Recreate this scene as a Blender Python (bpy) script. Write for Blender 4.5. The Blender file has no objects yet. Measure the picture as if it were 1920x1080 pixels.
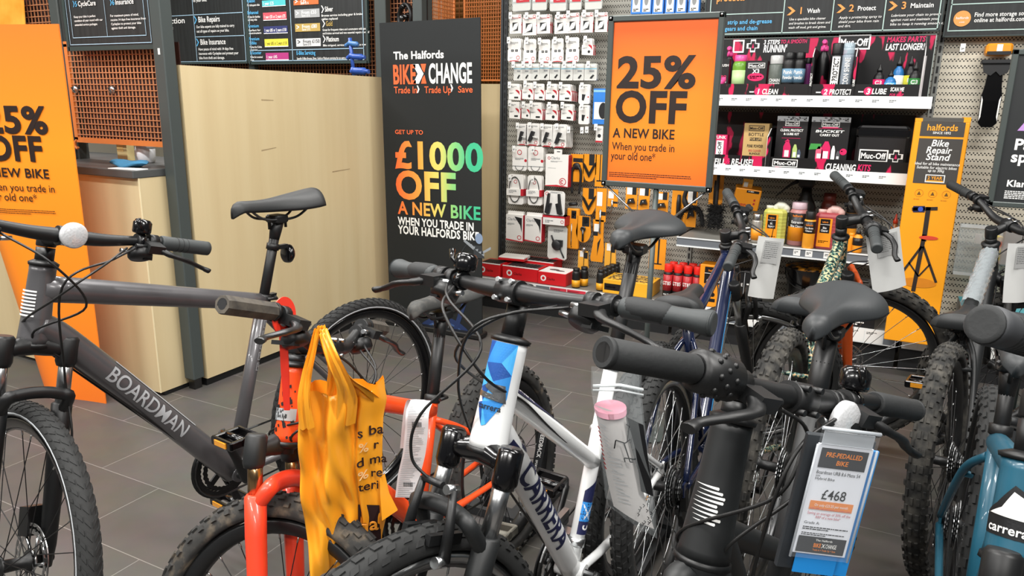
import bpy, math, random
from mathutils import Vector as V, Matrix as M4
R_=math.radians; PI=math.pi
random.seed(7)
SC=bpy.context.scene; COL=SC.collection
# ---------------------------------------------------------------- camera, light, exposure
cam_data=bpy.data.cameras.new('camera'); cam=bpy.data.objects.new('camera',cam_data); COL.objects.link(cam)
cam_data.sensor_width=36.0; cam_data.lens=26.0625; cam_data.clip_start=0.02
_r,_u,_f=V((0.890194, 0.455304, 0.015915)),V((-0.124306, 0.209136, 0.969954)),V((-0.438296, 0.865425, -0.242769))
cam.matrix_world=M4(((_r.x,_u.x,-_f.x,0),(_r.y,_u.y,-_f.y,0),(_r.z,_u.z,-_f.z,1.32),(0,0,0,1)))
SC.camera=cam
SC.view_settings.view_transform='Standard'; SC.view_settings.look='None'
SC.view_settings.gamma=1.0; SC.view_settings.use_curve_mapping=False
SC.view_settings.exposure=-0.18
w=bpy.data.worlds.new('shop_light'); SC.world=w; w.use_nodes=True
w.node_tree.nodes['Background'].inputs[0].default_value=(0.93,0.96,1.0,1); w.node_tree.nodes['Background'].inputs[1].default_value=0.13
CEIL=3.3
def area(x,y,sx,sy,p,rz=0):
    l=bpy.data.lights.new('ceiling_lamp','AREA'); l.shape='RECTANGLE'; l.size=sx; l.size_y=sy; l.energy=p; l.color=(1.0,0.975,0.94)
    o=bpy.data.objects.new('ceiling_lamp',l); COL.objects.link(o); o.location=(x,y,CEIL-0.06); o.rotation_euler=(0,0,rz); return o
for lx in (-4.2,-1.6,1.0):
    for ly,pw in ((-1.7,95),(0.5,110),(2.6,80)):
        area(lx,ly,1.7,0.22,pw)
area(-4.4,3.6,1.2,0.22,45)
# ---------------------------------------------------------------- materials
def lin(c):
    if isinstance(c,str):
        c=c.lstrip('#'); c=[int(c[i:i+2],16)/255 for i in (0,2,4)]
    return tuple((x/12.92 if x<=0.04045 else ((x+0.055)/1.055)**2.4) for x in c)+(1.0,)
_mats={}
def mat(name,c='#808080',rough=0.5,metal=0.0,var=0.06,scale=40.0,spec=0.5,bump=0.0,coat=0.0,alpha=1.0,trans=0.0,emit=0.0):
    """principled surface with a fine procedural variation of tone and roughness"""
    if name in _mats: return _mats[name]
    m=bpy.data.materials.new(name); m.use_nodes=True; nt=m.node_tree; N=nt.nodes; L=nt.links
    b=N['Principled BSDF']; col=lin(c)
    b.inputs['Roughness'].default_value=rough; b.inputs['Metallic'].default_value=metal
    b.inputs['Specular IOR Level'].default_value=spec; b.inputs['Coat Weight'].default_value=coat
    if alpha<1: b.inputs['Alpha'].default_value=alpha
    if trans>0: b.inputs['Transmission Weight'].default_value=trans
    tc=N.new('ShaderNodeTexCoord'); nz=N.new('ShaderNodeTexNoise'); nz.inputs['Scale'].default_value=scale; nz.inputs['Detail'].default_value=3
    L.new(tc.outputs['Object'],nz.inputs['Vector'])
    mx=N.new('ShaderNodeMix'); mx.data_type='RGBA'
    mx.inputs[6].default_value=tuple(min(1,x*(1-var)) for x in col[:3])+(1,); mx.inputs[7].default_value=tuple(min(1,x*(1+var)) for x in col[:3])+(1,)
    L.new(nz.outputs['Fac'],mx.inputs[0]); L.new(mx.outputs[2],b.inputs['Base Color'])
    if bump>0:
        bp=N.new('ShaderNodeBump'); bp.inputs['Strength'].default_value=bump; bp.inputs['Distance'].default_value=0.002
        L.new(nz.outputs['Fac'],bp.inputs['Height']); L.new(bp.outputs['Normal'],b.inputs['Normal'])
    m.diffuse_color=col; _mats[name]=m; return m
def ramp_mat(name,stops,vec,rough=0.6,noise=None,mixf=0.0,spec=0.5):
    """colour along one object axis: vec=(axis index, start, end); noise=(scale xyz, amount)"""
    m=bpy.data.materials.new(name); m.use_nodes=True; nt=m.node_tree; N=nt.nodes; L=nt.links; b=N['Principled BSDF']
    b.inputs['Roughness'].default_value=rough; b.inputs['Specular IOR Level'].default_value=spec
    tc=N.new('ShaderNodeTexCoord'); sp=N.new('ShaderNodeSeparateXYZ'); L.new(tc.outputs['Object'],sp.inputs[0])
    mr=N.new('ShaderNodeMapRange'); mr.inputs[1].default_value=vec[1]; mr.inputs[2].default_value=vec[2]; L.new(sp.outputs[vec[0]],mr.inputs[0])
    cr=N.new('ShaderNodeValToRGB'); e=cr.color_ramp.elements
    e[0].position=stops[0][0]; e[0].color=lin(stops[0][1]); e[1].position=stops[-1][0]; e[1].color=lin(stops[-1][1])
    for p,c in stops[1:-1]:
        q=e.new(p); q.color=lin(c)
    L.new(mr.outputs[0],cr.inputs[0]); L.new(cr.outputs[0],b.inputs['Base Color']); return m
def noise_mat(name,c0,c1,scl,rough=0.5,lo=0.35,hi=0.65,detail=4,bump=0.0,spec=0.5,c2=None):
    """two or three tones mixed by a stretched noise: wood grain, stained board, floor, print"""
    if name in _mats: return _mats[name]
    m=bpy.data.materials.new(name); m.use_nodes=True; nt=m.node_tree; N=nt.nodes; L=nt.links; b=N['Principled BSDF']
    b.inputs['Roughness'].default_value=rough; b.inputs['Specular IOR Level'].default_value=spec
    tc=N.new('ShaderNodeTexCoord'); mp=N.new('ShaderNodeMapping'); mp.inputs['Scale'].default_value=scl; L.new(tc.outputs['Object'],mp.inputs[0])
    nz=N.new('ShaderNodeTexNoise'); nz.inputs['Scale'].default_value=1; nz.inputs['Detail'].default_value=detail; L.new(mp.outputs[0],nz.inputs['Vector'])
    cr=N.new('ShaderNodeValToRGB'); e=cr.color_ramp.elements; e[0].position=lo; e[0].color=lin(c0); e[1].position=hi; e[1].color=lin(c1)
    if c2:
        q=e.new((lo+hi)/2); q.color=lin(c2)
    L.new(nz.outputs['Fac'],cr.inputs[0]); L.new(cr.outputs[0],b.inputs['Base Color'])
    if bump>0:
        bp=N.new('ShaderNodeBump'); bp.inputs['Strength'].default_value=bump; bp.inputs['Distance'].default_value=0.004
        L.new(nz.outputs['Fac'],bp.inputs['Height']); L.new(bp.outputs['Normal'],b.inputs['Normal'])
    _mats[name]=m; return m
# ---------------------------------------------------------------- mesh builder
class MB:
    def __init__(s): s.v=[]; s.f=[]; s.m=[]; s.sm=[]
    def add(s,vs,fs,mi=0,smooth=False):
        o=len(s.v); s.v+= [tuple(p) for p in vs]
        for f in fs: s.f.append(tuple(o+i for i in f)); s.m.append(mi); s.sm.append(smooth)
        return s
    def box(s,x0,x1,y0,y1,z0,z1,mi=0,bev=0.0):
        if bev<=0:
            vs=[(x,y,z) for x in(x0,x1) for y in(y0,y1) for z in(z0,z1)]
            return s.add(vs,[(0,1,3,2),(4,6,7,5),(0,4,5,1),(2,3,7,6),(0,2,6,4),(1,5,7,3)],mi)
        b=min(bev,(x1-x0)/2.2,(y1-y0)/2.2,(z1-z0)/2.2)
        rings=[]
        def ring(z,d): return [(x0+b+d,y0+d,z),(x1-b-d,y0+d,z),(x1-d,y0+b+d,z),(x1-d,y1-b-d,z),(x1-b-d,y1-d,z),(x0+b+d,y1-d,z),(x0+d,y1-b-d,z),(x0+d,y0+b+d,z)]
        vs=[]
        for z,d in((z0,b*.7),(z0+b,0),(z1-b,0),(z1,b*.7)): vs+=ring(z,d)
        fs=[tuple(range(7,-1,-1)),tuple(range(24,32))]
        for k in range(3):
            for i in range(8): fs.append((k*8+i,k*8+(i+1)%8,k*8+8+(i+1)%8,k*8+8+i))
        return s.add(vs,fs,mi)
    def obox(s,c,ax,ay,az,mi=0):
        """oriented box: centre and three half vectors"""
        c,ax,ay,az=V(c),V(ax),V(ay),V(az)
        vs=[c+i*ax+j*ay+k*az for i in(-1,1) for j in(-1,1) for k in(-1,1)]
        fs=[(0,1,3,2),(4,6,7,5),(0,4,5,1),(2,3,7,6),(0,2,6,4),(1,5,7,3)]
        if ax.cross(ay).dot(az)<0: fs=[t[::-1] for t in fs]
        return s.add(vs,fs,mi)
    def tube(s,path,rad,seg=12,mi=0,caps=True,flat=None,smooth=True,closed=False):
        """sweep a circle (or flat=(axis,factor) squashed) along path; rad number or list"""
        P=[V(p) for p in path]; n=len(P); rr=rad if isinstance(rad,(list,tuple)) else [rad]*n
        T=[]
        for i in range(n):
            a=P[i-1] if (i>0 or closed) else P[0]; b=P[(i+1)%n] if (i<n-1 or closed) else P[n-1]
            t=(b-a); T.append(t.normalized() if t.length>1e-9 else V((0,0,1)))
        up=V((0,0,1)) if abs(T[0].z)<0.9 else V((1,0,0))
        X=T[0].cross(up).normalized(); vs=[]
        for i in range(n):
            X=(X-T[i]*X.dot(T[i])).normalized(); Y=T[i].cross(X)
            for k in range(seg):
                a=2*PI*k/seg; d=X*math.cos(a)+Y*math.sin(a)
                if flat: fa=V(flat[0]); d=d-fa*d.dot(fa)*(1-flat[1])
                vs.append(P[i]+d*rr[i])
        fs=[]
        for i in range(n if closed else n-1):
            j=(i+1)%n
            for k in range(seg): fs.append((i*seg+k,i*seg+(k+1)%seg,j*seg+(k+1)%seg,j*seg+k))
        s.add(vs,fs,mi,smooth)
        if caps and not closed:
            o=len(s.v)-n*seg
            s.f.append(tuple(o+k for k in range(seg-1,-1,-1))); s.m.append(mi); s.sm.append(False)
            s.f.append(tuple(o+(n-1)*seg+k for k in range(seg))); s.m.append(mi); s.sm.append(False)
        return s
    def cyl(s,p0,p1,r0,r1=None,seg=16,mi=0,caps=True): return s.tube([p0,p1],[r0,r0 if r1 is None else r1],seg,mi,caps)
    def lathe(s,prof,c=(0,0,0),ax=(0,0,1),seg=24,mi=0,smooth=True,close=False,arc=2*PI):
        """revolve (radius,height) profile about axis ax through c"""
        c=V(c); ax=V(ax).normalized(); up=V((0,0,1)) if abs(ax.z)<0.9 else V((1,0,0))
        X=up.cross(ax).normalized(); Y=ax.cross(X); n=len(prof); vs=[]
        for r,h in prof:
            for k in range(seg):
                a=arc*k/seg; vs.append(c+ax*h+(X*math.cos(a)+Y*math.sin(a))*r)
        fs=[]
        for i in range(n if close else n-1):
            j=(i+1)%n
            for k in range(seg): fs.append((i*seg+k,i*seg+(k+1)%seg,j*seg+(k+1)%seg,j*seg+k))
        s.add(vs,fs,mi,smooth)
        if not close:
            o=len(s.v)-n*seg
            if prof[0][0]>1e-6: s.f.append(tuple(o+k for k in range(seg-1,-1,-1))); s.m.append(mi); s.sm.append(False)
            if prof[-1][0]>1e-6: s.f.append(tuple(o+(n-1)*seg+k for k in range(seg))); s.m.append(mi); s.sm.append(False)
        return s
    def prism(s,pts,y0,y1,mi=0,axis='y'):
        """extrude an outline given in x,z between two depths (front face at y0)"""
        n=len(pts); A=sum(pts[i][0]*pts[(i+1)%n][1]-pts[(i+1)%n][0]*pts[i][1] for i in range(n))
        if A<0: pts=pts[::-1]
        vs=[(x,y0,z) for x,z in pts]+[(x,y1,z) for x,z in pts]
        fs=[tuple(range(n)),tuple(range(2*n-1,n-1,-1))]+[(i,n+i,n+(i+1)%n,(i+1)%n) for i in range(n)]
        return s.add(vs,fs,mi)
    def grid(s,rows,mi=0,smooth=True,wrap=False):
        n=len(rows[0]); vs=[p for r_ in rows for p in r_]; fs=[]
        for i in range(len(rows)-1):
            for k in range(n if wrap else n-1): fs.append((i*n+k,i*n+(k+1)%n,(i+1)*n+(k+1)%n,(i+1)*n+k))
        return s.add(vs,fs,mi,smooth)
    def ball(s,c,r,seg=14,mi=0,sc=(1,1,1)):
        pr=[]; vs=[]; h=seg//2
        for i in range(h+1):
            a=PI*i/h
            for k in range(seg):
                b=2*PI*k/seg; vs.append((c[0]+r*sc[0]*math.sin(a)*math.cos(b),c[1]+r*sc[1]*math.sin(a)*math.sin(b),c[2]-r*sc[2]*math.cos(a)))
        fs=[(i*seg+k,i*seg+(k+1)%seg,(i+1)*seg+(k+1)%seg,(i+1)*seg+k) for i in range(h) for k in range(seg)]
        return s.add(vs,fs,mi,True)
    def map(s,fn,start=0):
        for i in range(start,len(s.v)): s.v[i]=tuple(fn(V(s.v[i])))
        return s
    def mesh(s,name,mats):
        me=bpy.data.meshes.new(name); me.from_pydata(s.v,[],s.f)
        for m in (mats if isinstance(mats,(list,tuple)) else [mats]): me.materials.append(m)
        me.polygons.foreach_set('material_index',s.m); me.polygons.foreach_set('use_smooth',s.sm); me.update(); return me
    def build(s,name,mats,parent=None,loc=None,rot=None):
        return obj(name,s.mesh(name,mats),parent,loc,rot)
def obj(name,me,parent=None,loc=None,rot=None,mw=None):
    o=bpy.data.objects.new(name,me); COL.objects.link(o)
    if parent is not None: o.parent=parent
    if mw is not None: o.matrix_local=mw
    if loc is not None: o.location=loc
    if rot is not None: o.rotation_euler=rot
    return o
def tag(o,label,cat,group=None):
    o['label']=label; o['category']=cat
    if group: o['group']=group
    return o
def thing(name,label,cat,loc=(0,0,0),rot=(0,0,0),group=None):
    o=obj(name,None,None,loc,rot); o.empty_display_size=0.05; return tag(o,label,cat,group)
def struct(o): o['kind']='structure'; return o
def copy_tree(root,label=None,group=None,loc=None):
    r=root.copy(); COL.objects.link(r)
    if label: r['label']=label
    if group: r['group']=group
    if loc is not None: r.location=loc
    for ch in list(root.children):
        c=ch.copy(); COL.objects.link(c); c.parent=r
        for g in ch.children:
            d=g.copy(); COL.objects.link(d); d.parent=c
    return r
def catmull(pts,n=8):
    P=[V(p) for p in pts]; P=[P[0]*2-P[1]]+P+[P[-1]*2-P[-2]]; out=[]
    for i in range(1,len(P)-2):
        p0,p1,p2,p3=P[i-1:i+3]
        for k in range(n):
            t=k/n; out.append(0.5*((2*p1)+(p2-p0)*t+(2*p0-5*p1+4*p2-p3)*t*t+(3*p1-p0-3*p2+p3)*t**3))
    out.append(P[-2]); return out
# lettering: flat glyph meshes, x right, z up, facing -y
_tc={}
def glyphs(txt,size,bold=0.0,shear=0.0,align='LEFT',sx=1.0,ls=0.95):
    key=(txt,bold,shear,align,ls)
    if key not in _tc:
        c=bpy.data.curves.new('t','FONT'); c.body=txt; c.size=1.0; c.offset=bold; c.shear=shear; c.align_x=align; c.space_line=ls; c.resolution_u=4 if len(txt)<14 else 2; c.fill_mode='FRONT'; c.space_character=1+bold*1.5
        o=bpy.data.objects.new('t',c); COL.objects.link(o); bpy.context.view_layer.update()
        me=bpy.data.meshes.new_from_object(o.evaluated_get(bpy.context.evaluated_depsgraph_get()))
        _tc[key]=([tuple(v.co) for v in me.vertices],[tuple(p.vertices) for p in me.polygons])
        bpy.data.objects.remove(o); bpy.data.curves.remove(c); bpy.data.meshes.remove(me)
    vs,fs=_tc[key]; return [(v[0]*size*sx,v[1]*size) for v in vs],fs
class TX(MB):
    """several lines of lettering and line art collected into one mesh in the x,z plane at depth y"""
    def __init__(s,y=0.0): super().__init__(); s.y=y
    def t(s,txt,x,z,size,mi=0,bold=0.0,shear=0.0,align='LEFT',sx=1.0,ls=0.95,width=None,rot=0.0,dy=0.0):
        vs,fs=glyphs(txt,size,bold,shear,align,sx,ls)
        if width and vs:
            x0=min(v[0] for v in vs); x1=max(v[0] for v in vs); k=width/max(1e-6,x1-x0)
            if align=='LEFT': vs=[((a-x0)*k,b) for a,b in vs]
            else: vs=[((a-(x0+x1)/2)*k,b) for a,b in vs]
        ca,sa=math.cos(rot),math.sin(rot)
        return s.add([(x+a*ca-b*sa,s.y+dy,z+a*sa+b*ca) for a,b in vs],fs,mi)
    def rect(s,x0,x1,z0,z1,mi=0,dy=0.0): return s.add([(x0,s.y+dy,z0),(x1,s.y+dy,z0),(x1,s.y+dy,z1),(x0,s.y+dy,z1)],[(0,1,2,3)],mi)
    def frame(s,x0,x1,z0,z1,w,mi=0,dy=0.0):
        s.rect(x0,x1,z0,z0+w,mi,dy); s.rect(x0,x1,z1-w,z1,mi,dy); s.rect(x0,x0+w,z0+w,z1-w,mi,dy); return s.rect(x1-w,x1,z0+w,z1-w,mi,dy)
    def poly(s,pts,mi=0,dy=0.0):
        A=sum(pts[i][0]*pts[(i+1)%len(pts)][1]-pts[(i+1)%len(pts)][0]*pts[i][1] for i in range(len(pts)))
        if A<0: pts=pts[::-1]
        return s.add([(x,s.y+dy,z) for x,z in pts],[tuple(range(len(pts)))],mi)
    def disc(s,x,z,r,mi=0,dy=0.0,seg=24,sz=1.0): return s.poly([(x+r*math.cos(2*PI*k/seg),z+r*sz*math.sin(2*PI*k/seg)) for k in range(seg)],mi,dy)
    def ring(s,x,z,r,w,mi=0,dy=0.0,seg=28):
        vs=[];fs=[]
        for k in range(seg):
            a=2*PI*k/seg
            for q in(r-w,r): vs.append((x+q*math.cos(a),s.y+dy,z+q*math.sin(a)))
        for k in range(seg):
            j=(k+1)%seg; fs.append((2*k,2*k+1,2*j+1,2*j))
        return s.add(vs,fs,mi)
    def greek(s,x,z,w,n,h,mi=0,gap=1.7,seed=1):
        """lines of print too small to read: rows of short word bars"""
        rg=random.Random(seed)
        for i in range(n):
            xx=x; end=x+w*(1 if i<n-1 else .6)
            while xx<end-h:
                l=min(end-xx,h*rg.uniform(1.2,4.0)); s.rect(xx,xx+l,z-i*h*gap-h,z-i*h*gap,mi); xx+=l+h*.55
        return s
def wrap_on(mb,p0,p1,nrm,rfun,off=0.0006,u0=0.0):
    """bend a flat TX (x along, z across) round the tube p0->p1, its middle facing nrm"""
    p0,p1=V(p0),V(p1); t=(p1-p0).normalized(); n=V(nrm); n=(n-t*n.dot(t)).normalized(); b=n.cross(t)
    L=(p1-p0).length
    def fn(q):
        u=u0+q.x; r=rfun(max(0,min(1,u/L)))+off-q.y; a=q.z/r
        return p0+t*u+n*(r*math.cos(a))+b*(r*math.sin(a))
    return mb.map(fn)
# ---------------------------------------------------------------- shared materials
BLK=mat('satin_black','#121314',0.45,var=0.1); GLS=mat('gloss_black','#08080a',0.2,var=0.1,coat=0.3); RUB=mat('black_rubber','#1d1e1e',0.78,var=0.15,scale=90,bump=0.15)
TYR=mat('tyre_rubber','#202121',0.8,var=0.18,scale=60,bump=0.15); TYG=noise_mat('dusty_tyre_rubber','#20201f','#514e48',(30,30,30),0.9,0.4,0.75)
TYM=noise_mat('muddy_tyre_rubber','#292928','#6a5f50',(22,22,22),0.9,0.45,0.72,c2='#353432')
GRP=mat('grey_grip_rubber','#343839',0.6,var=0.08,scale=120,bump=0.1); GRK=mat('dark_grip_rubber','#202223',0.72,var=0.12,scale=150,bump=0.2)
SIL=mat('brushed_aluminium','#c3c5c6',0.28,1.0,var=0.06); CHR=mat('polished_chrome','#dfe2e4',0.1,1.0,var=0.02); STL=mat('dark_steel','#5c5d5e',0.35,1.0,var=0.12)
GLD=mat('worn_bronze_stanchion','#a88a63',0.25,1.0,var=0.25,scale=25)
CAB=mat('black_cable_housing','#151515',0.45); WHT=mat('white_print','#f2f2ef',0.5,var=0.01); GRY=mat('grey_print','#a9adb0',0.5,var=0.02)
AMB=mat('amber_reflector','#f0a02a',0.15,var=0.15,scale=200,coat=0.6); REDR=mat('red_reflector','#a00f12',0.12,var=0.1,coat=0.8)
CLR=mat('clear_reflector','#e4e6e8',0.15,0.35,var=0.2,scale=250,bump=0.4)
SAD=mat('charcoal_saddle_vinyl','#2b2e30',0.5,var=0.06,scale=160,bump=0.08)
ORT=mat('orange_print','#f58a1f',0.5,var=0.02); KBL=mat('black_print','#17181a',0.5,var=0.02)
# ---------------------------------------------------------------- wheels (axis along y, hub at origin)
_wh={}
def wheel_meshes(key,R,tw,tread,rim_m,tyre_m,spoke_m,stripe=None,nsp=28,track=False):
    if key in _wh: return _wh[key]
    th=tw*1.02; rs=R-th                                   # bead radius
    prof=[]
    for k in range(17):
        a=R_(-118+236*k/16); prof.append((R-tw/2-0.004+(tw/2)*math.cos(a),(tw/2)*math.sin(a)))
    t=MB(); t.lathe([(r,h) for r,h in prof],ax=(0,1,0),seg=80,close=True)
    cr=R-tw/2-0.004; mr=tw/2
    def block(ang,lat,la,lw,hh,skew=0.0):
        """tread block at wheel angle ang, section angle lat"""
        vs=[]
        for dz in(-0.003,hh):
            for i,j in((-1,-1),(1,-1),(1,1),(-1,1)):
                A=ang+i*la/2+skew*j; B=lat+j*lw/2; k=0.86 if dz>0 else 1.0
                A=ang+(i*la/2+skew*j)*k; B=lat+j*lw/2*k
                r=cr+(mr+dz)*math.cos(B); y=(mr+dz)*math.sin(B); vs.append((r*math.cos(A),y,r*math.sin(A)))
        return t.add(vs,[(3,2,1,0),(4,5,6,7),(0,1,5,4),(1,2,6,5),(2,3,7,6),(3,0,4,7)])
    if tread=='knob':
        n=50
        for i in range(n):
            a=2*PI*i/n; h=PI/n
            block(a,R_(-14),0.062,R_(17),0.0042); block(a,R_(14),0.062,R_(17),0.0042)
            block(a+h,R_(-40),0.058,R_(16),0.0045); block(a+h,R_(40),0.058,R_(16),0.0045)
            block(a,R_(-66),0.05,R_(18),0.005); block(a,R_(66),0.05,R_(18),0.005)
    elif tread=='block':
        n=66
        for i in range(n):
            a=2*PI*i/n; h=PI/n
            block(a,0,0.05,R_(26),0.003,0.0); block(a+h,R_(-30),0.05,R_(22),0.003,0.012); block(a+h,R_(30),0.05,R_(22),0.003,-0.012)
            block(a,R_(-58),0.045,R_(20),0.0035,0.01); block(a,R_(58),0.045,R_(20),0.0035,-0.01)
    elif tread=='chevron':
        n=84
        for i in range(n):
            a=2*PI*i/n; h=PI/n
            for sg in(-1,1):
                block(a,sg*R_(17),0.036,R_(26),0.0018,sg*0.022); block(a+h,sg*R_(46),0.032,R_(24),0.0018,sg*0.02); block(a,sg*R_(70),0.03,R_(16),0.0016,sg*0.01)
    ty=t.mesh('tyre',tyre_m)
    rw=tw*0.30; m=MB()
    m.lathe([(rs+0.008,-rw),(rs+0.002,-rw-0.002),(rs-0.012,-rw),(rs-0.022,-rw*0.45),(rs-0.022,rw*0.45),(rs-0.012,rw),(rs+0.002,rw+0.002),(rs+0.008,rw),(rs-0.004,0)],ax=(0,1,0),seg=64,close=True)
    if stripe:
        mr_=tw/2; cr_=R-tw/2-0.004
        if track:
            for sg in(-1,1): m.lathe([(rs+.004,sg*(rw+.0006)),(rs+.004,sg*(rw+.0022)),(rs-.012,sg*(rw+.0016)),(rs-.012,sg*(rw-.0002))],ax=(0,1,0),seg=64,close=True,mi=1)
        else:
          for sg in(-1,1): m.lathe([(cr_+(mr_+dz)*math.cos(R_(b_)),sg*(mr_+dz)*math.sin(R_(b_))) for b_,dz in((96,.0008),(101,.0008),(108,.0008),(108,-.001),(96,-.001))],ax=(0,1,0),seg=64,close=True,mi=1)
    m.lathe([(0.010,-0.05),(0.010,-0.032),(0.022,-0.03),(0.024,-0.026),(0.014,-0.02),(0.013,0.02),(0.024,0.026),(0.022,0.03),(0.010,0.032),(0.010,0.05)],ax=(0,1,0),seg=16,mi=2)
    ri=m.mesh('rim_and_hub',[rim_m,stripe or rim_m,BLK])
    p=MB()
    for i in range(nsp):
        a=2*PI*i/nsp; sg=1 if i%2 else -1; b=a+(0.55 if (i//2)%2 else -0.55)
        p.tube([(0.023*math.cos(b),sg*0.027,0.023*math.sin(b)),((rs-0.02)*math.cos(a),sg*0.003,(rs-0.02)*math.sin(a))],0.0011,5,0,False)
        p.tube([((rs-0.034)*math.cos(a),sg*0.0045,(rs-0.034)*math.sin(a)),((rs-0.02)*math.cos(a),sg*0.003,(rs-0.02)*math.sin(a))],0.002,5,1,True)
    sp=p.mesh('spokes',[spoke_m,SIL])
    _wh[key]=(ri,ty,sp); return _wh[key]
_disc=[]
def disc_mesh():
    if _disc: return _disc[0]
    d=MB(); n=24
    for k in range(n):                                     # ventilated ring
        a0=2*PI*k/n; a1=a0+2*PI/n*0.62
        for a,b in((a0,a1),):
            vs=[]
            for A in(a,b):
                for r in(0.063,0.0685,0.0745,0.080): vs.append((r*math.cos(A),0,r*math.sin(A)))
            d.add([(x,-0.001,z) for x,y,z in vs]+[(x,0.001,z) for x,y,z in vs],[(0,1,5,4),(2,3,7,6),(12,13,9,8),(14,15,11,10)])
    for r0,r1 in((0.058,0.064),(0.0775,0.081)): d.lathe([(r0,-0.001),(r1,-0.001),(r1,0.001),(r0,0.001)],ax=(0,1,0),seg=40,close=True,smooth=False)
    for k in range(6):
        a=2*PI*k/6; d.tube([(0.018*math.cos(a),0,0.018*math.sin(a)),(0.06*math.cos(a+.5),0,0.06*math.sin(a+.5))],0.0035,6)
    d.lathe([(0.008,-0.002),(0.024,-0.002),(0.024,0.002),(0.008,0.002)],ax=(0,1,0),seg=24,close=True)
    _disc.append(d.mesh('brake_disc',SIL)); return _disc[0]
_cass=[]
def cassette_mesh():
    if _cass: return _cass[0]
    d=MB()
    for i,r in enumerate((0.058,0.052,0.046,0.040,0.035,0.030,0.026,0.022)):
        y=-0.030-i*0.0042; n=int(r*560); pts=[]
        for k in range(2*n):
            a=PI*k/n; q=r+(0.003 if k%2 else 0); pts.append((q*math.cos(a),q*math.sin(a)))
        d.prism(pts,y-0.0011,y+0.0011,i%2)
    d.lathe([(0.02,-0.03),(0.02,-0.066)],ax=(0,1,0),seg=16,mi=1)
    _cass.append(d.mesh('cassette',[SIL,STL])); return _cass[0]
def put_wheel(root,name,ms,mw,disc=None,cass=False):
    o=obj(name,ms[0],root,mw=mw); obj('tyre',ms[1],o); obj('spokes',ms[2],o)
    if disc is not None: obj('brake_disc',disc_mesh(),o,loc=(0,disc,0))
    if cass: obj('cassette',cassette_mesh(),o)
    return o
# ---------------------------------------------------------------- saddle, along +x = nose, origin at clamp
def saddle_mesh(Lh=0.27,wt=0.148,wn=0.046,chan=0.006,thick=0.05):
    m=MB(); rows=[]; n=22
    for i in range(n+1):
        u=i/n; x=-0.13+Lh*u
        hw=wn/2+(wt/2-wn/2)*(1/(1+math.exp((u-0.40)*13)))
        if u>0.9: hw*=math.sqrt(max(0.0,1-((u-0.9)/0.102)**2))*0.92+0.08
        if u<0.10: hw*=0.72+0.28*math.sqrt(max(0,1-((0.10-u)/0.10)**2))
        zt=0.066+0.015*(1-u)**2.2-0.003*math.sin(PI*u)-(0.018*((u-0.88)/0.12)**2 if u>0.88 else 0)
        row=[]
        for k in range(25):
            a=PI*(-0.5+k/24.0)
            s_=math.sin(a); y=hw*(abs(s_)**0.85)*(1 if s_>=0 else -1)
            dz=thick*(0.55+0.45*(1-u))*(1-math.cos(a))**1.0*0.62
            ch=chan*math.exp(-(y/0.011)**2)*math.sin(PI*min(1,max(0,(u-0.05)/0.9)))
            row.append((x,y,zt-dz-ch))
        under=[(x,hw*q*0.86,zt-thick*(0.55+0.45*(1-u))*0.62-0.004) for q in(0.9,0.4,-0.4,-0.9)]
        rows.append(row+under)
    m.grid(rows,0,True,wrap=True); k=len(rows[0]); o=len(m.v)-k*len(rows)
    for rr in(0,len(rows)-1):
        idx=[o+rr*k+i for i in range(k)]
        m.f.append(tuple(idx if rr else idx[::-1])); m.m.append(0); m.sm.append(True)
    return m
_sad={}
def put_saddle(root,P,g,st,m=None,rear_ref=False):
    tilt=st.get('saddle_tilt',0.0)
    key=(st.get('sad_l',0.27),st.get('sad_w',0.148),st.get('sad_t',0.072))
    if key not in _sad: _sad[key]=saddle_mesh(key[0],key[1],0.05,0.006,key[2])
    o=obj('saddle',_sad[key].mesh('saddle',m or SAD),root,loc=P['sp'],rot=(0,tilt,0))
    r=MB()
    for sg in(-1,1):
        r.tube(catmull([(0.10,sg*0.012,0.045),(0.06,sg*0.02,0.012),(0.0,sg*0.022,0.004),(-0.05,sg*0.024,0.008),(-0.09,sg*0.034,0.035)],6),0.0036,8)
    r.box(-0.02,0.022,-0.026,0.026,-0.006,0.016,1,0.004); r.cyl((0.028,0,-0.022),(0.028,0,0.014),0.004,mi=1); r.cyl((-0.026,0,-0.022),(-0.026,0,0.012),0.004,mi=1)
    r.build('saddle_rails',[STL,BLK],o)
    return o
# ---------------------------------------------------------------- the bicycle
def rotv(v,a,t):
    v=V(v); a=V(a); c,s=math.cos(t),math.sin(t); return v*c+a.cross(v)*s+a*(a.dot(v))*(1-c)
def bike_points(g):
    R,W=g['R'],g['W']; ga,sa=R_(g['ha']),R_(g['sa'])
    a=V((-math.cos(ga),0,math.sin(ga))); n=V((math.sin(ga),0,math.cos(ga)))
    FH=V((W,0,R)); ax0=FH-n*g['rake']; hb=ax0+a*g['fork']; ht=hb+a*g['HT']; stp=ht+a*g['sp']
    RH=V((0,0,R)); BB=V((g['bbx'],0,g['bbz'])); sd=V((-math.cos(sa),0,math.sin(sa)))
    sang=R_(g['stang']); bc=stp+(n*math.cos(sang)+a*math.sin(sang))*g['stem']
    return dict(a=a,n=n,FH=FH,ax0=ax0,hb=hb,ht=ht,st=stp,RH=RH,BB=BB,sd=sd,sc=BB+sd*g['ST'],sp=BB+sd*g['SH'],bc=bc)
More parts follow.
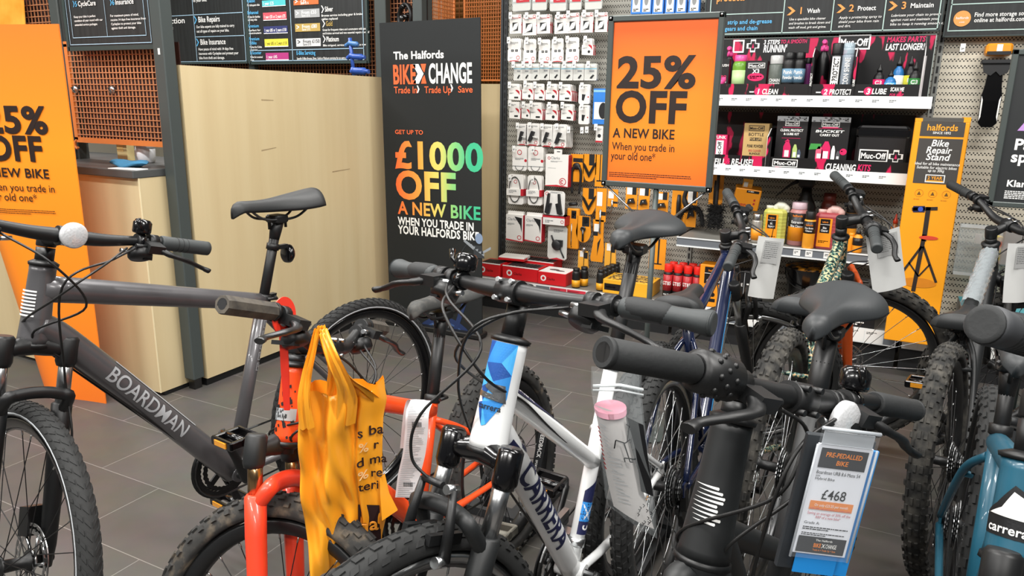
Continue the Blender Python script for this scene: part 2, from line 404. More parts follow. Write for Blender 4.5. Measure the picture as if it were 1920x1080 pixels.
def bicycle(label,g,st):
    """g: fitted geometry; st: style. x forward, y to the rider's left, z up"""
    P=bike_points(g); a,n=P['a'],P['n']; steer=g['st']
    root=thing('bicycle',label,'bicycle',(g['x'],g['y'],0),(g.get('lean',0),0,g['hd']),st.get('group'))
    q=lambda p: P['ax0']+rotv(V(p)-P['ax0'],a,steer)
    fm,fk=st['frame'],st.get('fork_m',BLK)
    hr=st.get('hr',0.025); RH,BB,hb,ht,sc,sd=P['RH'],P['BB'],P['hb'],P['ht'],P['sc'],P['sd']
    Lh=(ht-hb).length
    # frame
    f=MB(); hr2=st.get('hr2',hr)
    f.tube([hb,hb+a*0.012,hb+a*Lh*.5,ht-a*0.012,ht],[hr2*1.04,hr2,(hr+hr2)/2*.97,hr,hr*1.03],20)
    ttr=st.get('ttr',0.018); dtr=st.get('dtr',0.021)
    tt0=ht-a*Lh*st.get('tt_h',0.2); ttl=(sc-BB).length*st.get('tt_s',0.93); tt1=BB+sd*ttl
    bow=st.get('tt_bow',0.0); mid=(tt0+tt1)/2+V((0,0,bow))
    tt=catmull([tt0,mid,tt1],6); f.tube(tt,[ttr*(1+st.get('tt_tap',0.0)*(1-i/(len(tt)-1))) for i in range(len(tt))],16)
    dt0=hb+a*Lh*0.22; dt=catmull([dt0,(dt0*0.88+BB*0.12)+V((0.0,0,st.get('dt_bow',0.006))),(dt0+BB)/2+V((0,0,st.get('dt_bow',0.006)*.8)),BB],6)
    f.tube(dt,[dtr*1.06]+[dtr]*(len(dt)-1),18)
    f.tube([BB,sc],[st.get('str',0.0168)]*2,16)
    f.cyl(BB+V((0,-0.034,0)),BB+V((0,0.034,0)),0.021,seg=18)
    ss=BB+sd*ttl*st.get('ss',0.96)
    for sg in(-1,1):
        f.tube(catmull([ss+V((0,sg*0.012,-0.01)),ss+(RH-ss)*0.22+V((0,sg*0.042,0)),ss+(RH-ss)*0.6+V((0,sg*0.058,0)),RH+V((0.012,sg*0.066,0.018))],5),[0.0085]*16,10)
        f.tube(catmull([BB+V((-0.02,sg*0.02,0)),BB+(RH-BB)*0.3+V((0,sg*0.045,0)),RH+V((0.02,sg*0.066,0))],5),[0.0105]*6+[0.0085]*5,10)
        f.obox(RH+V((0.006,sg*0.066,0.004)),(0.022,0,0),(0,0.003,0),(0,0,0.018))
    f.cyl(ss+(RH-ss)*0.3+V((0,-0.05,0)),ss+(RH-ss)*0.3+V((0,0.05,0)),0.007)
    frame=f.build('frame',fm,root)
    MB().tube([ht,ht+a*0.006,ht+a*0.012],[hr*1.12,hr*1.16,0.02],18).build('headset_cup',st.get('headset_m',BLK),root); MB().tube([hb,hb-a*0.008,hb-a*0.014],[hr2*1.1,hr2*1.14,0.02],18).build('headset_cup',st.get('headset_m',BLK),root)
    # fork
    k=MB(); hy=0.064; cr=hb-a*0.02; lo=P['FH']
    if st.get('fork','sus')=='sus':
        lm=st.get('lower_m',fk); fs=-1.5 if st.get('fork_back') else 1.0
        for sg in(-1,1):
            s_=V((0,sg*hy,0)); c0=cr+n*0.018*fs+s_
            k.tube([c0+a*0.036,c0+a*0.03,c0-a*0.02,c0-a*0.03],[0.017,0.0215,0.0215,0.018],16,1)
            low=lo+s_; m_=c0+(low-c0)*st.get('stan',0.33)
            k.cyl(c0,m_,st.get('stan_r',0.0145),mi=2)
            k.tube([m_+a*0.004,m_,m_+(low-m_)*0.25,low+a*0.03,low-a*0.018],[0.0165,0.021,0.0205,0.0165,0.013],16,0)
        y=[-hy,-hy*.62,-0.024,0,0.024,hy*.62,hy]
        k.tube([cr+n*fs*(0.018-0.012*(1-abs(t)/hy))+a*(0.004+0.012*(1-abs(t)/hy))+V((0,t,0)) for t in y],[0.016,0.018,0.021,0.024,0.021,0.018,0.016],14,1)
        m_=cr+n*0.018*fs+(lo-cr-n*0.018*fs)*(st.get('stan',0.33)+0.05); at=(P['FH']+a*(g['R']+0.02))
        w_=hy*1.0
        arch=[m_+V((0,-w_,0))]+[at+n*0.012*fs+V((0,w_*math.sin(t),0))+a*(0.018*math.cos(t)-0.014) for t in(-1.25,-0.8,-0.35,0,0.35,0.8,1.25)]+[m_+V((0,w_,0))]
        k.tube(catmull(arch,4),st.get('arch_r',0.013),12,0,flat=((n.x,n.y,n.z),0.8))
        k.cyl(cr-a*0.005,ht+a*0.01,0.016,mi=1)
        k.map(q); fo=k.build('fork',[lm,fk,st.get('stan_m',SIL)],root)
    else:
        for sg in(-1,1):
            k.tube(catmull([cr+V((0,sg*0.012,0)),cr-a*0.02+V((0,sg*0.045,0)),cr+(lo-cr)*0.25+V((0,sg*0.06,0)),lo+V((0,sg*0.056,0))-a*0.01],6),[0.021]*6+[0.0185]*6+[0.013]*7,14)
        k.tube([cr-a*0.035,cr+a*0.012,cr+a*0.02],[0.026,hr2*1.06,hr2],18)
        k.map(q); fo=k.build('fork',[fk],root)
    # wheels
    Rm=M4.Rotation(steer,4,a); FHq=q(P['FH'])
    put_wheel(root,'front_wheel',st['wheel'],M4.Translation(FHq)@Rm,disc=0.034 if st.get('disc') else None)
    put_wheel(root,'rear_wheel',st.get('wheel_r',st['wheel']),M4.Translation(RH)@M4.Rotation(0.3,4,(0,1,0)),disc=0.034 if st.get('disc') else None,cass=True)
    if st.get('disc'):
        k=MB(); c=P['FH']+V((-0.07,0.05,0.055)); k.obox(c,(0.02,0,0.012),(0,0.02,0),(-0.012,0,0.03)); k.cyl(c+V((0,0.02,0)),c+V((0,0.03,0)),0.012,mi=1); k.map(q); k.build('brake_caliper',[BLK,STL],root); k=MB(); k.cyl(P['FH']+V((0,-0.078,0)),P['FH']+V((0,0.078,0)),0.008); k.map(q); k.build('axle',STL,root)
    if st.get('vbrake'):
        k=MB(); b0=P['FH']+a*(g['R']-0.045)+n*0.035
        for sg in(-1,1):
            k.tube([b0+V((0,sg*0.045,0)),b0+V((0,sg*0.042,0))+a*0.05,b0+V((0,sg*0.034,0))+a*0.105],[0.010,0.008,0.006],10,0)
            k.cyl(b0+V((0,sg*0.045,0)),b0+V((0,sg*0.045,0))+n*0.02,0.009,mi=1); k.obox(b0+V((0,sg*0.026,0))+a*0.028-n*0.01,n*0.035,(0,0.006,0),a*0.008,0)
        k.tube([b0+V((0,-0.034,0))+a*0.105,b0+V((0,0.01,0))+a*0.105],[0.006,0.006],10,0); k.cyl(b0+V((0,0.03,0))+a*0.105+n*0.012,b0+V((0,0.03,0))+a*0.105-n*0.012,0.0075,mi=1)
        k.map(q); k.build('rim_brake',[BLK,SIL],root)
    # seat post, clamp, saddle
    s=MB(); s.cyl(sc-sd*0.05,P['sp']-sd*0.012,st.get('spr',0.0138),seg=18); s.tube([P['sp']-sd*0.055,P['sp']-sd*0.03,P['sp']],[st.get('spr',0.0138),0.0165,0.019],16)
    post=s.build('seat_post',st.get('post_m',BLK),root)
    s=MB(); s.tube([sc-sd*0.018,sc-sd*0.016,sc+sd*0.002,sc+sd*0.004],[0.0185,0.0205,0.0205,0.0175],18); s.obox(sc-sd*0.007+V((-0.026,0,0)),(0.01,0,0),(0,0.009,0),sd*0.009); s.tube([sc-sd*0.007+V((-0.03,0.012,0)),sc-sd*0.007+V((-0.02,0.032,0)),sc-sd*0.007+V((0.012,0.034,0.004))],0.0045,8)
    s.build('seat_clamp',BLK,root)
    put_saddle(root,P,g,st,st.get('saddle_m'))
    if st.get('rear_ref'):
        z=P['sp']-sd*st['rear_ref']; s=MB(); s.tube([z-sd*0.009,z+sd*0.009],0.0175,16); s.obox(z+V((-0.03,0,-0.004)),(0.016,0,0),(0,0.007,0),(0,0,0.006))
        o=s.build('reflector_bracket',BLK,root); s=MB(); c=z+V((-0.044,0,-0.026)); s.lathe([(0.001,0.006),(0.02,0.006),(0.026,0.002),(0.027,-0.008),(0.024,-0.010)],c=c,ax=(1,0,0.15),seg=22); s.build('reflector_shell',GLS,o); s=MB(); s.lathe([(0.024,-0.009),(0.022,-0.013),(0.001,-0.014)],c=c,ax=(1,0,0.15),seg=22); s.build('red_rear_reflector',REDR,o)
    # crankset, pedals, chain
    ca=st.get('crank',0.6); c=MB(); y=-0.046
    for r,yy,mi in((st.get('ring',0.085),y,1),(st.get('ring',0.085)*0.78,y+0.008,1)):
        nt=int(r*430); pts=[]
        for i in range(2*nt):
            t=PI*i/nt; rr=r+(0.003 if i%2 else 0); pts.append((rr*math.cos(t),rr*math.sin(t)))
        nn=len(pts); vs=[(BB.x+x,yy+d,BB.z+z) for d in(-0.0015,0.0015) for kx in(1,0.82) for x,z in [(p[0]*kx,p[1]*kx) for p in pts]]
        fs=[]
        for i in range(nn):
            j=(i+1)%nn; fs+= [(i,j,nn+j,nn+i),(2*nn+j,2*nn+i,3*nn+i,3*nn+j),(j,i,2*nn+i,2*nn+j),(nn+i,nn+j,3*nn+j,3*nn+i)]
        c.add(vs,fs,mi)
    for i in range(5):
        t=2*PI*i/5+ca; c.obox(BB+V((0.032*math.cos(t),y+0.002,0.032*math.sin(t))),(0.034*math.cos(t),0,0.034*math.sin(t)),(0,0.003,0),(-0.008*math.sin(t),0,0.008*math.cos(t)),0)
    if st.get('guard',True): c.lathe([(st.get('ring',0.085)*0.80,y-0.006),(st.get('ring',0.085)+0.010,y-0.006),(st.get('ring',0.085)+0.010,y-0.0085),(st.get('ring',0.085)*0.80,y-0.0085)],c=(BB.x,0,BB.z),ax=(0,1,0),seg=40,close=True,mi=0)
    d=V((math.cos(ca),0,math.sin(ca)))
    for sg,dd in((-1,d),(1,-d)):
        b=BB+V((0,sg*0.062,0)); c.tube([b-dd*0.012,b,b+dd*0.08+V((0,sg*0.006,0)),b+dd*0.165+V((0,sg*0.012,0)),b+dd*0.178+V((0,sg*0.012,0))],[0.012,0.016,0.0115,0.0125,0.009],12,0,flat=((0,1,0),0.6))
    c.cyl(BB+V((0,-0.07,0)),BB+V((0,0.07,0)),0.011,mi=1)
    crank=c.build('crankset',[st.get('crank_m',BLK),st.get('ring_m',STL)],root)
    for sg,dd in((-1,d),(1,-d)):
        e=BB+V((0,sg*0.074,0))+dd*0.168; p=MB(); x0,x1=-0.042,0.042; ya,yb=sorted((sg*0.012,sg*0.098))
        p.box(x0,x0+0.010,ya,yb,-0.012,0.012,0,0.003); p.box(x1-0.010,x1,ya,yb,-0.012,0.012,0,0.003); p.box(x0,x1,ya,ya+0.010,-0.011,0.011,0,0.003); p.box(x0,x1,yb-0.010,yb,-0.011,0.011,0,0.003)
        p.cyl((0,0,0),(0,yb if sg>0 else ya,0),0.011); p.box(-0.008,0.008,ya+.012,yb-.012,-0.009,0.009,0,0.003)
        pe=p.build('pedal',st.get('pedal_m',GLS),root,loc=e)
        for sx in(-1,1): MB().box(sx*0.042-(0.0 if sx>0 else 0.003),sx*0.042+(0.003 if sx>0 else 0.0),(ya+yb)/2-0.024,(ya+yb)/2+0.024,-0.007,0.007).build('amber_pedal_reflector',AMB,pe)
    ch=MB(); r1,r2=st.get('ring',0.085)+0.002,0.040; path=[]
    for t in range(-90,100,15): path.append((BB.x+r1*math.cos(R_(t)),y,BB.z+r1*math.sin(R_(t))))
    for t in range(90,230,20): path.append((RH.x+r2*math.cos(R_(t)),y,RH.z+r2*math.sin(R_(t))))
    path+= [(RH.x+0.01,y,RH.z-0.07),(RH.x+0.035,y,RH.z-0.115),(RH.x+0.06,y,RH.z-0.11)]
    ch.tube(path,0.0035,6,closed=True,smooth=False); ch.build('chain',STL,root)
    de=MB(); de.obox(RH+V((0.01,-0.062,-0.03)),(0.014,0,0),(0,0.008,0),(0,0,0.03)); de.obox(RH+V((0.03,-0.052,-0.085)),(0.012,0,0.02),(0,0.007,0),(-0.022,0,0.03)); de.cyl(RH+V((0.012,-0.052,-0.062)),RH+V((0.012,-0.04,-0.062)),0.02,mi=1); de.cyl(RH+V((0.045,-0.052,-0.112)),RH+V((0.045,-0.04,-0.112)),0.02,mi=1)
    de.build('rear_derailleur',[BLK,STL],root)
    # stem and handlebar
    s=MB(); stt=P['st']; s.tube([ht+a*0.008,stt-a*0.018],[0.0185,0.0185],18); e0=stt-a*0.016; e1=stt+a*0.022
    s.tube([e0,e0+a*0.003,e1-a*0.003,e1],[0.018,0.0195,0.0195,0.017],18); bc=P['bc']; dv=(bc-stt).normalized()
    s.tube([stt,stt+dv*max(0.006,g['stem']-0.02),bc],[0.0175,0.0155,0.017],16); s.cyl(bc+V((0,-0.021,0)),bc+V((0,0.021,0)),0.0205,seg=18)
    for sy in(-1,1):
        for sz in(-1,1): s.cyl(bc+n*0.006+a*sz*0.015+V((0,sy*0.014,0)),bc+n*0.024+a*sz*0.015+V((0,sy*0.014,0)),0.0042,seg=8,mi=1)
    s.map(q); stem=s.build('stem',[st.get('stem_m',BLK),st.get('bolt_m',SIL)],root)
    hw=g['bar']/2; rs,bk=g['rise'],g['back']
    def bp(t):                                             # handlebar centre line by lateral distance
        u=min(1,max(0,(abs(t)-0.05)/(hw*0.42))); u=u*u*(3-2*u); v=max(0,(abs(t)-0.05)/(hw-0.05))
        return bc+a*rs*u-n*bk*v+V((0,t,0))
    ts=[-hw+2*hw*i/36 for i in range(37)]
    b=MB(); b.tube([bp(t) for t in ts],[0.0152 if abs(t)<0.04 else (0.0152-0.0042*min(1,(abs(t)-0.04)/0.09)) for t in ts],14); b.map(q)
    bar=b.build('handlebar',st.get('bar_m',BLK),root)
    gs=st.get('grip','round'); gl_=st.get('grip_l',0.125)
    for sg in(-1,1):
        if sg in st.get('skip_grip',()): continue
        G=MB(); e=bp(sg*hw); i_=bp(sg*(hw-gl_)); d_=(e-i_).normalized()
        def pt(u): return i_+(e-i_)*u
        if gs=='ergo':
            us=[0,.03,.1,.25,.45,.62,.75,.88,.97,1,1.015]; rr=[.015,.0185,.0195,.0195,.0185,.0175,.018,.0205,.0225,.0215,.018]
            G.tube([pt(u)-n*(0.006*max(0,(u-.5)*2)) for u in us],rr,20,0,flat=((a.x,a.y,a.z),0.86)); 
            G.tube([pt(u)+a*0.0012 for u in(.02,.12,.3,.5,.6)],[.0165,.0202,.0206,.0198,.015],20,1,flat=((a.x,a.y,a.z),0.84))
            G.tube([pt(u) for u in(1.0,1.012,1.02)],[.0185,.0165,.003],20,0)
        elif gs=='twist':
            G.tube([pt(u) for u in(0,.02,.94,.95,.955,.99,1.0)],[.0150,.0168,.0163,.0150,.0168,.0168,.0158],20,0)
        elif gs=='big':
            G.tube([pt(u) for u in(0,.05,.4,.8,.93,.99,1.01)],[.016,.0195,.0205,.0215,.0225,.0215,.019],22,0,flat=((a.x,a.y,a.z),0.9)); G.tube([pt(u) for u in(1.008,1.02,1.024)],[.0195,.0185,.014],22,1)
            for kx in range(11): G.tube([pt(.15+.06*kx),pt(.18+.06*kx)],[.0215,.0215],22,1,flat=((a.x,a.y,a.z),0.9),smooth=False)
        elif gs=='hex':
            G.tube([pt(u) for u in(0,.02,.96,1.0)],[.016,.0172,.0172,.0162],8,0,smooth=False); G.tube([pt(.999),pt(1.001)],[.009,.009],12,1)
        else:
            G.tube([pt(u) for u in(0,.03,.3,.6,.9,.98,1.005)],[.0155,.0172,.0165,.0168,.0172,.017,.013],18,0)
            for kx in range(3): G.tube([pt(.3+.1*kx),pt(.312+.1*kx)],[.0171,.0171],18,1)
        if st.get('lockring') is not None: G.tube([pt(.0),pt(.05)],[.0178,.0178],18,2)
        G.map(q); G.build('grip',[st.get('grip_m',GRP),st.get('grip_m2',GRK),st.get('lockring') or BLK],bar)
    fw=n; up=a
    for sg in(-1,1):
        t0=hw-gl_-st.get('lev_in',0.018); c0=bp(sg*t0); L=MB()
        L.tube([c0+V((0,-sg*0.011,0)),c0+V((0,sg*0.011,0))],[0.0168,0.0168],16,0); 
        bd=c0+fw*0.028-up*0.012; L.obox(bd+V((0,-sg*0.008,0)),fw*0.016-up*0.005,V((0,0.018,0)),up*0.009+fw*0.003,0)
        pts=catmull([bd+V((0,sg*0.0,0)),bd+fw*0.020-up*0.012+V((0,sg*0.022,0)),bd+fw*0.024-up*0.020+V((0,sg*0.058,0)),bd+fw*0.014-up*0.032+V((0,sg*0.100,0)),bd+fw*0.018-up*0.040+V((0,sg*0.124,0))],5)
        L.tube(pts,[0.0105]*6+[0.0088]*6+[0.0078]*6+[0.0092]*(len(pts)-18),10,1,flat=((up.x,up.y,up.z),0.62))
        L.cyl(bd+V((0,-sg*0.024,0)),bd+V((0,-sg*0.05,0)),0.005,mi=2); L.map(q); L.build('brake_lever',[BLK,st.get('lever_m',BLK),st.get('adj_m',BLK)],bar)
        S=MB(); c1=bp(sg*(t0-0.03)); S.tube([c1+V((0,-0.008,0)),c1+V((0,0.008,0))],[0.0165,0.0165],16); S.lathe([(0.001,-0.010),(0.022,-0.010),(0.026,-0.004),(0.026,0.010),(0.020,0.016),(0.001,0.018)],c=c1+fw*0.012-up*0.030,ax=up*0.9-fw*0.4,seg=18); S.obox(c1+fw*0.0-up*0.036+V((0,sg*0.014,0)),fw*0.024,V((0,0.009,0)),up*0.004); S.cyl(c1+fw*0.012-up*0.028+V((0,-sg*0.022,0)),c1+fw*0.014-up*0.024+V((0,-sg*0.046,0)),0.0045,mi=1); S.map(q)
        if st.get('shifter')=='twist' and sg==-1:
            S=MB(); e=bp(sg*(hw-gl_)); i_=bp(sg*(hw-gl_-0.066))
            T_=[e+(i_-e)*u for u in(0,.06,.5,.92,1.0)]; S.tube(T_,[.0175,.0245,.0262,.0258,.018],24)
            for i in range(9):
                for j in range(3):
                    an=2*PI*i/9+j*0.35; cc=e+(i_-e)*(.25+.2*j); dd=fw*math.cos(an)+up*math.sin(an); S.ball(tuple(cc+dd*0.0252),0.0038,8)
            S.map(q)
        S.build('gear_shifter',[BLK,SIL],bar)
    if st.get('bell') is not None:
        B=MB(); tb=st['bell']; c1=bp(tb); B.tube([c1+V((0,-0.006,0)),c1+V((0,0.006,0))],[0.0172,0.0172],14); B.lathe([(0.001,0.006),(0.018,0.010),(0.020,0.014),(0.020,0.034),(0.015,0.040),(0.001,0.042)],c=c1+up*0.008,ax=up,seg=22); B.tube([c1+up*0.02+fw*0.012,c1+up*0.034+fw*0.02+V((0,-0.016,0)),c1+up*0.05+fw*0.018+V((0,-0.022,0))],[0.004,0.004,0.006],8); B.map(q); B.build('bell',[GLS],bar)
    # cables: from each lever and shifter round to the frame or the fork
    cb=st.get('cables',[(-1,0.0,'top'),(1,0.0,'fork'),(-1,0.02,'down'),(1,0.02,'down')])
    ck=st.get('cable_reach',1.0)
    for i,(sg,dt_,dest) in enumerate(cb):
        t0=hw-gl_-st.get('lev_in',0.018)-0.05-dt_; p0=q(bp(sg*t0)+fw*0.028-up*0.014)
        p1=q(bp(sg*(t0-0.07))+fw*(0.075+0.012*i)*ck-up*(0.035+0.01*i)); p2=q(bp(sg*0.02)+fw*(0.075-0.01*i)*ck-up*(0.10+0.02*i)-V((0,sg*0.05,0)))
        if dest=='top': pe=[tt0+(tt1-tt0)*0.10+V((0,-sg*0.022,0.0)),tt0+(tt1-tt0)*0.4+V((0,-sg*0.016,-0.008)),tt0+(tt1-tt0)*0.9+V((0,-sg*0.012,-0.012))]
        elif dest=='fork': pe=[q(hb+n*0.05-a*0.06+V((0,0.05,0))),q(P['FH']+a*0.25+n*0.03+V((0,0.072,0))),q(P['FH']+a*0.06-n*0.03+V((0,0.07,0)))]
        elif dest=='vbrake': pe=[q(P['FH']+a*(g['R']+0.16)+n*0.075+V((0,-0.03,0))),q(P['FH']+a*(g['R']+0.09)+n*0.06+V((0,-0.045,0))),q(P['FH']+a*(g['R']+0.06)+n*0.035+V((0,-0.02,0)))]
        else: pe=[dt0+V((0.02,-sg*0.032,-0.01)),dt0+(BB-dt0)*0.16+V((0.018,-sg*0.026,-0.018)),dt0+(BB-dt0)*0.7+V((0.012,-sg*0.012,-0.018))]
        C_=MB(); C_.tube(catmull([p0,p1,p2]+pe,9),0.0025,8); C_.build('control_cable',st.get('cable_m',CAB),root)
    if st.get('front_ref'):
        B=MB(); c1=bp(st['front_ref'][0]); d1=fw*1.0-up*0.05; c2=c1+fw*0.03+up*st['front_ref'][1]
        B.tube([c1+V((0,-0.006,0)),c1+V((0,0.006,0))],[0.0175,0.0175],14,1); B.tube([c1+fw*0.012,c2-fw*0.012],[0.006,0.006],8,1)
        kr=st.get('ref_r',0.022)/0.022; B.lathe([(0.001,0.004),(0.019*kr,0.004),(0.022*kr,0.0),(0.022*kr,-0.008),(0.012,-0.014),(0.001,-0.014)],c=c2,ax=d1,seg=26)
        B.map(lambda v:v)
        B.map(q); B.build('clear_front_reflector',[CLR,BLK],root)
    return root,P,q,dict(tt0=tt0,tt1=tt1,dt0=dt0,dt=dt,tt=tt,frame=frame,bar=bar,bp=bp,fork=fo)
def decal(parent,tx,mats,p0,p1,nrm,r,name='lettering',u0=0.0,off=0.0012):
    refine(tx); wrap_on(tx,p0,p1,nrm,(lambda u:r) if not callable(r) else r,off,u0); return tx.build(name,mats,parent)
NVY=mat('navy_print','#1c2148',0.5,var=0.02); BLU=mat('blue_print','#2f86d0',0.5,var=0.02); CYN=mat('light_blue_print','#4aaef0',0.5,var=0.02); DBL=mat('deep_blue_print','#1c4f9c',0.5,var=0.02)
RED=mat('red_plastic','#ef3c2a',0.4,var=0.03)

def refine(tx,mx=0.007):
    """split long glyph triangles so that they can bend"""
    F=list(zip(tx.f,tx.m,tx.sm)); tx.f=[];tx.m=[];tx.sm=[]; mid={}
    st_=[]
    for f,m_,s_ in F:
        for k in range(1,len(f)-1): st_.append((f[0],f[k],f[k+1],m_,s_))
    while st_:
        a,b,c,m_,s_=st_.pop(); L=[(V(tx.v[p])-V(tx.v[q])).length for p,q in((a,b),(b,c),(c,a))]; i=L.index(max(L))
        if L[i]<=mx or len(tx.v)>60000: tx.f.append((a,b,c)); tx.m.append(m_); tx.sm.append(s_); continue
        p,q,r_=((a,b,c),(b,c,a),(c,a,b))[i]; k=(min(p,q),max(p,q))
        if k not in mid: mid[k]=len(tx.v); tx.v.append(tuple((V(tx.v[p])+V(tx.v[q]))/2))
        n=mid[k]; st_+= [(p,n,r_,m_,s_),(n,q,r_,m_,s_)]
    return tx
def decal_path(parent,tx,mats,path,nrm,r,name='lettering',u0=0.0,off=0.0012):
    """lettering bent round a curved tube: x runs along the path, z round the tube, its middle facing nrm"""
    P=[V(p) for p in path]; cum=[0.0]
    for a_,b_ in zip(P,P[1:]): cum.append(cum[-1]+(b_-a_).length)
    def fn(q):
        u=min(max(u0+q.x,0),cum[-1]-1e-5); i=max(k for k in range(len(P)-1) if cum[k]<=u); t=(P[i+1]-P[i]).normalized(); c=P[i]+t*(u-cum[i])
        n=V(nrm); n=(n-t*n.dot(t)).normalized(); b=n.cross(t); rr=r+off-q.y; a_=q.z/rr; return c+n*(rr*math.cos(a_))+b*(rr*math.sin(a_))
    refine(tx); tx.map(fn); return tx.build(name,mats,parent)
# ---------------------------------------------------------------- the room
YF,YB=4.14,4.52                                            # front edge of the shelving, face of its pegboard
fm=bpy.data.materials.new('slate_vinyl_floor'); fm.use_nodes=True; nt=fm.node_tree; N=nt.nodes; L=nt.links; b=N['Principled BSDF']
tc=N.new('ShaderNodeTexCoord'); br=N.new('ShaderNodeTexBrick'); br.offset=0.5; br.inputs['Scale'].default_value=1.0; br.inputs['Mortar Size'].default_value=0.0015; br.inputs['Brick Width'].default_value=0.61; br.inputs['Row Height'].default_value=0.305
br.inputs['Color1'].default_value=lin('#48433e'); br.inputs['Color2'].default_value=lin('#4d4843'); br.inputs['Mortar'].default_value=lin('#77716a')
L.new(tc.outputs['Object'],br.inputs['Vector']); nz=N.new('ShaderNodeTexNoise'); nz.inputs['Scale'].default_value=5; nz.inputs['Detail'].default_value=8; nz.inputs['Roughness'].default_value=0.7; L.new(tc.outputs['Object'],nz.inputs['Vector'])
mx=N.new('ShaderNodeMix'); mx.data_type='RGBA'; mx.blend_type='OVERLAY'; mx.inputs[0].default_value=0.45; L.new(br.outputs['Color'],mx.inputs[6]); L.new(nz.outputs['Color'],mx.inputs[7])
hs=N.new('ShaderNodeHueSaturation'); hs.inputs['Saturation'].default_value=0.6; L.new(mx.outputs[2],hs.inputs['Color']); L.new(hs.outputs[0],b.inputs['Base Color'])
mr=N.new('ShaderNodeMapRange'); mr.inputs[3].default_value=0.42; mr.inputs[4].default_value=0.62; L.new(nz.outputs['Fac'],mr.inputs[0]); L.new(mr.outputs[0],b.inputs['Roughness'])
struct(MB().box(-9,5,-4,7.5,-0.12,0.0).build('floor',fm))
WALL=mat('warm_white_wall_paint','#d9d3c2',0.8,var=0.03,scale=6)
struct(MB().box(-9,5,7.0,7.15,0,CEIL).build('wall_back',WALL)); struct(MB().box(-9.1,-9,-4,7.1,0,CEIL).build('wall_left',WALL))
struct(MB().box(-9,5,-4,7.1,CEIL,CEIL+0.1).build('ceiling',mat('grey_ceiling_tile','#8d8c88',0.9,var=0.03)))
# ---------------------------------------------------------------- workshop counter, panel, posts
WOOD=noise_mat('birch_laminate','#c6b188','#d5c49d',(10,10,0.5),0.5,0.2,0.8,6,c2='#cebb92')
WEDGE=mat('birch_edge','#e6d6ae',0.5); PST=mat('charcoal_post_paint','#414847',0.5,var=0.03,scale=12); TOP=mat('dark_laminate_top','#4b4d4d',0.4,var=0.08,scale=30)
WX=-2.753
t=thing('counter_screen','tall birch laminate screen with scuff marks, behind the grey bicycle saddle','partition',(WX-0.02,3.4,0))
m=MB(); m.box(-0.02,0.02,-1.12,1.12,0.035,1.452); m.build('panel',WOOD,t)
m=MB()
SCUF=mat('grey_scuff','#a08b69',0.7,var=0.3,scale=80)
for y0,z0,ln,rt in((2.73,1.31,.08,0),(2.71,1.07,.10,.12),(3.22,.93,.15,.05),(3.9,.82,.05,0),(3.92,.95,.06,0)): m.add([(0.0205,y0-3.4,z0),(0.0205,y0+ln-3.4,z0+rt*ln),(0.0205,y0+ln-3.4,z0+rt*ln+.003),(0.0205,y0-3.4,z0+.006)],[(0,1,2,3)])
m.build('scuff_marks',SCUF,t); m=MB(); m.box(-0.02,0.012,-1.12,1.12,0,0.035); m.build('plinth',BLK,t)
t=thing('end_screen','narrow birch screen between the black banner and the accessory wall','partition',(-2.565,4.60,0))
MB().box(-0.165,0.165,-0.012,0.012,0.03,1.44).build('panel',WOOD,t); MB().box(-0.165,0.165,-0.004,0.012,0,0.03).build('plinth',BLK,t)
t=thing('screen_post','dark grey square post at the left end of the birch screen','post',(-2.785,2.235,0))
MB().box(-0.032,0.032,-0.03,0.03,0.05,2.7,0,0.004).build('upright',PST,t); MB().box(-0.02,0.02,-0.02,0.02,0,0.05).build('foot',STL,t); MB().box(0.0,0.012,-0.0318,-0.0295,1.49,1.515).build('white_tag',WHT,t)
t=thing('screen_post','dark grey post rising behind the top of the black banner','post',(WX-0.02,4.16,0)); MB().box(-0.035,0.035,-0.062,0.062,1.45,2.7,0,0.004).build('upright',PST,t); MB().box(0.0355,0.037,-0.006,0.006,1.45,2.7).build('slot_channel',BLK,t)
t=thing('counter_post','dark grey post standing on the counter beside the orange totem','post',(-3.60,2.33,1.0185)); MB().box(-0.032,0.032,-0.03,0.03,0.0,1.7,0,0.004).build('upright',PST,t); MB().box(0.033,0.05,-0.02,0.03,0.0,1.7).build('side_channel',mat('dark_channel','#2c302f',0.6),t)
c=thing('service_counter','birch fronted service counter with a dark top','counter',(-3.4,2.35,0))
MB().box(-1.0,0.575,-0.27,0.28,0.02,0.985).build('carcass',WOOD,c); MB().box(-1.0,0.575,-0.25,0.28,0,0.02).build('plinth',BLK,c)
MB().box(-1.02,0.578,-0.295,0.30,0.985,1.018,0,0.003).build('worktop',TOP,c); MB().box(0.573,0.5765,-0.2715,-0.266,0.02,0.985).build('edge_strip',WEDGE,c)
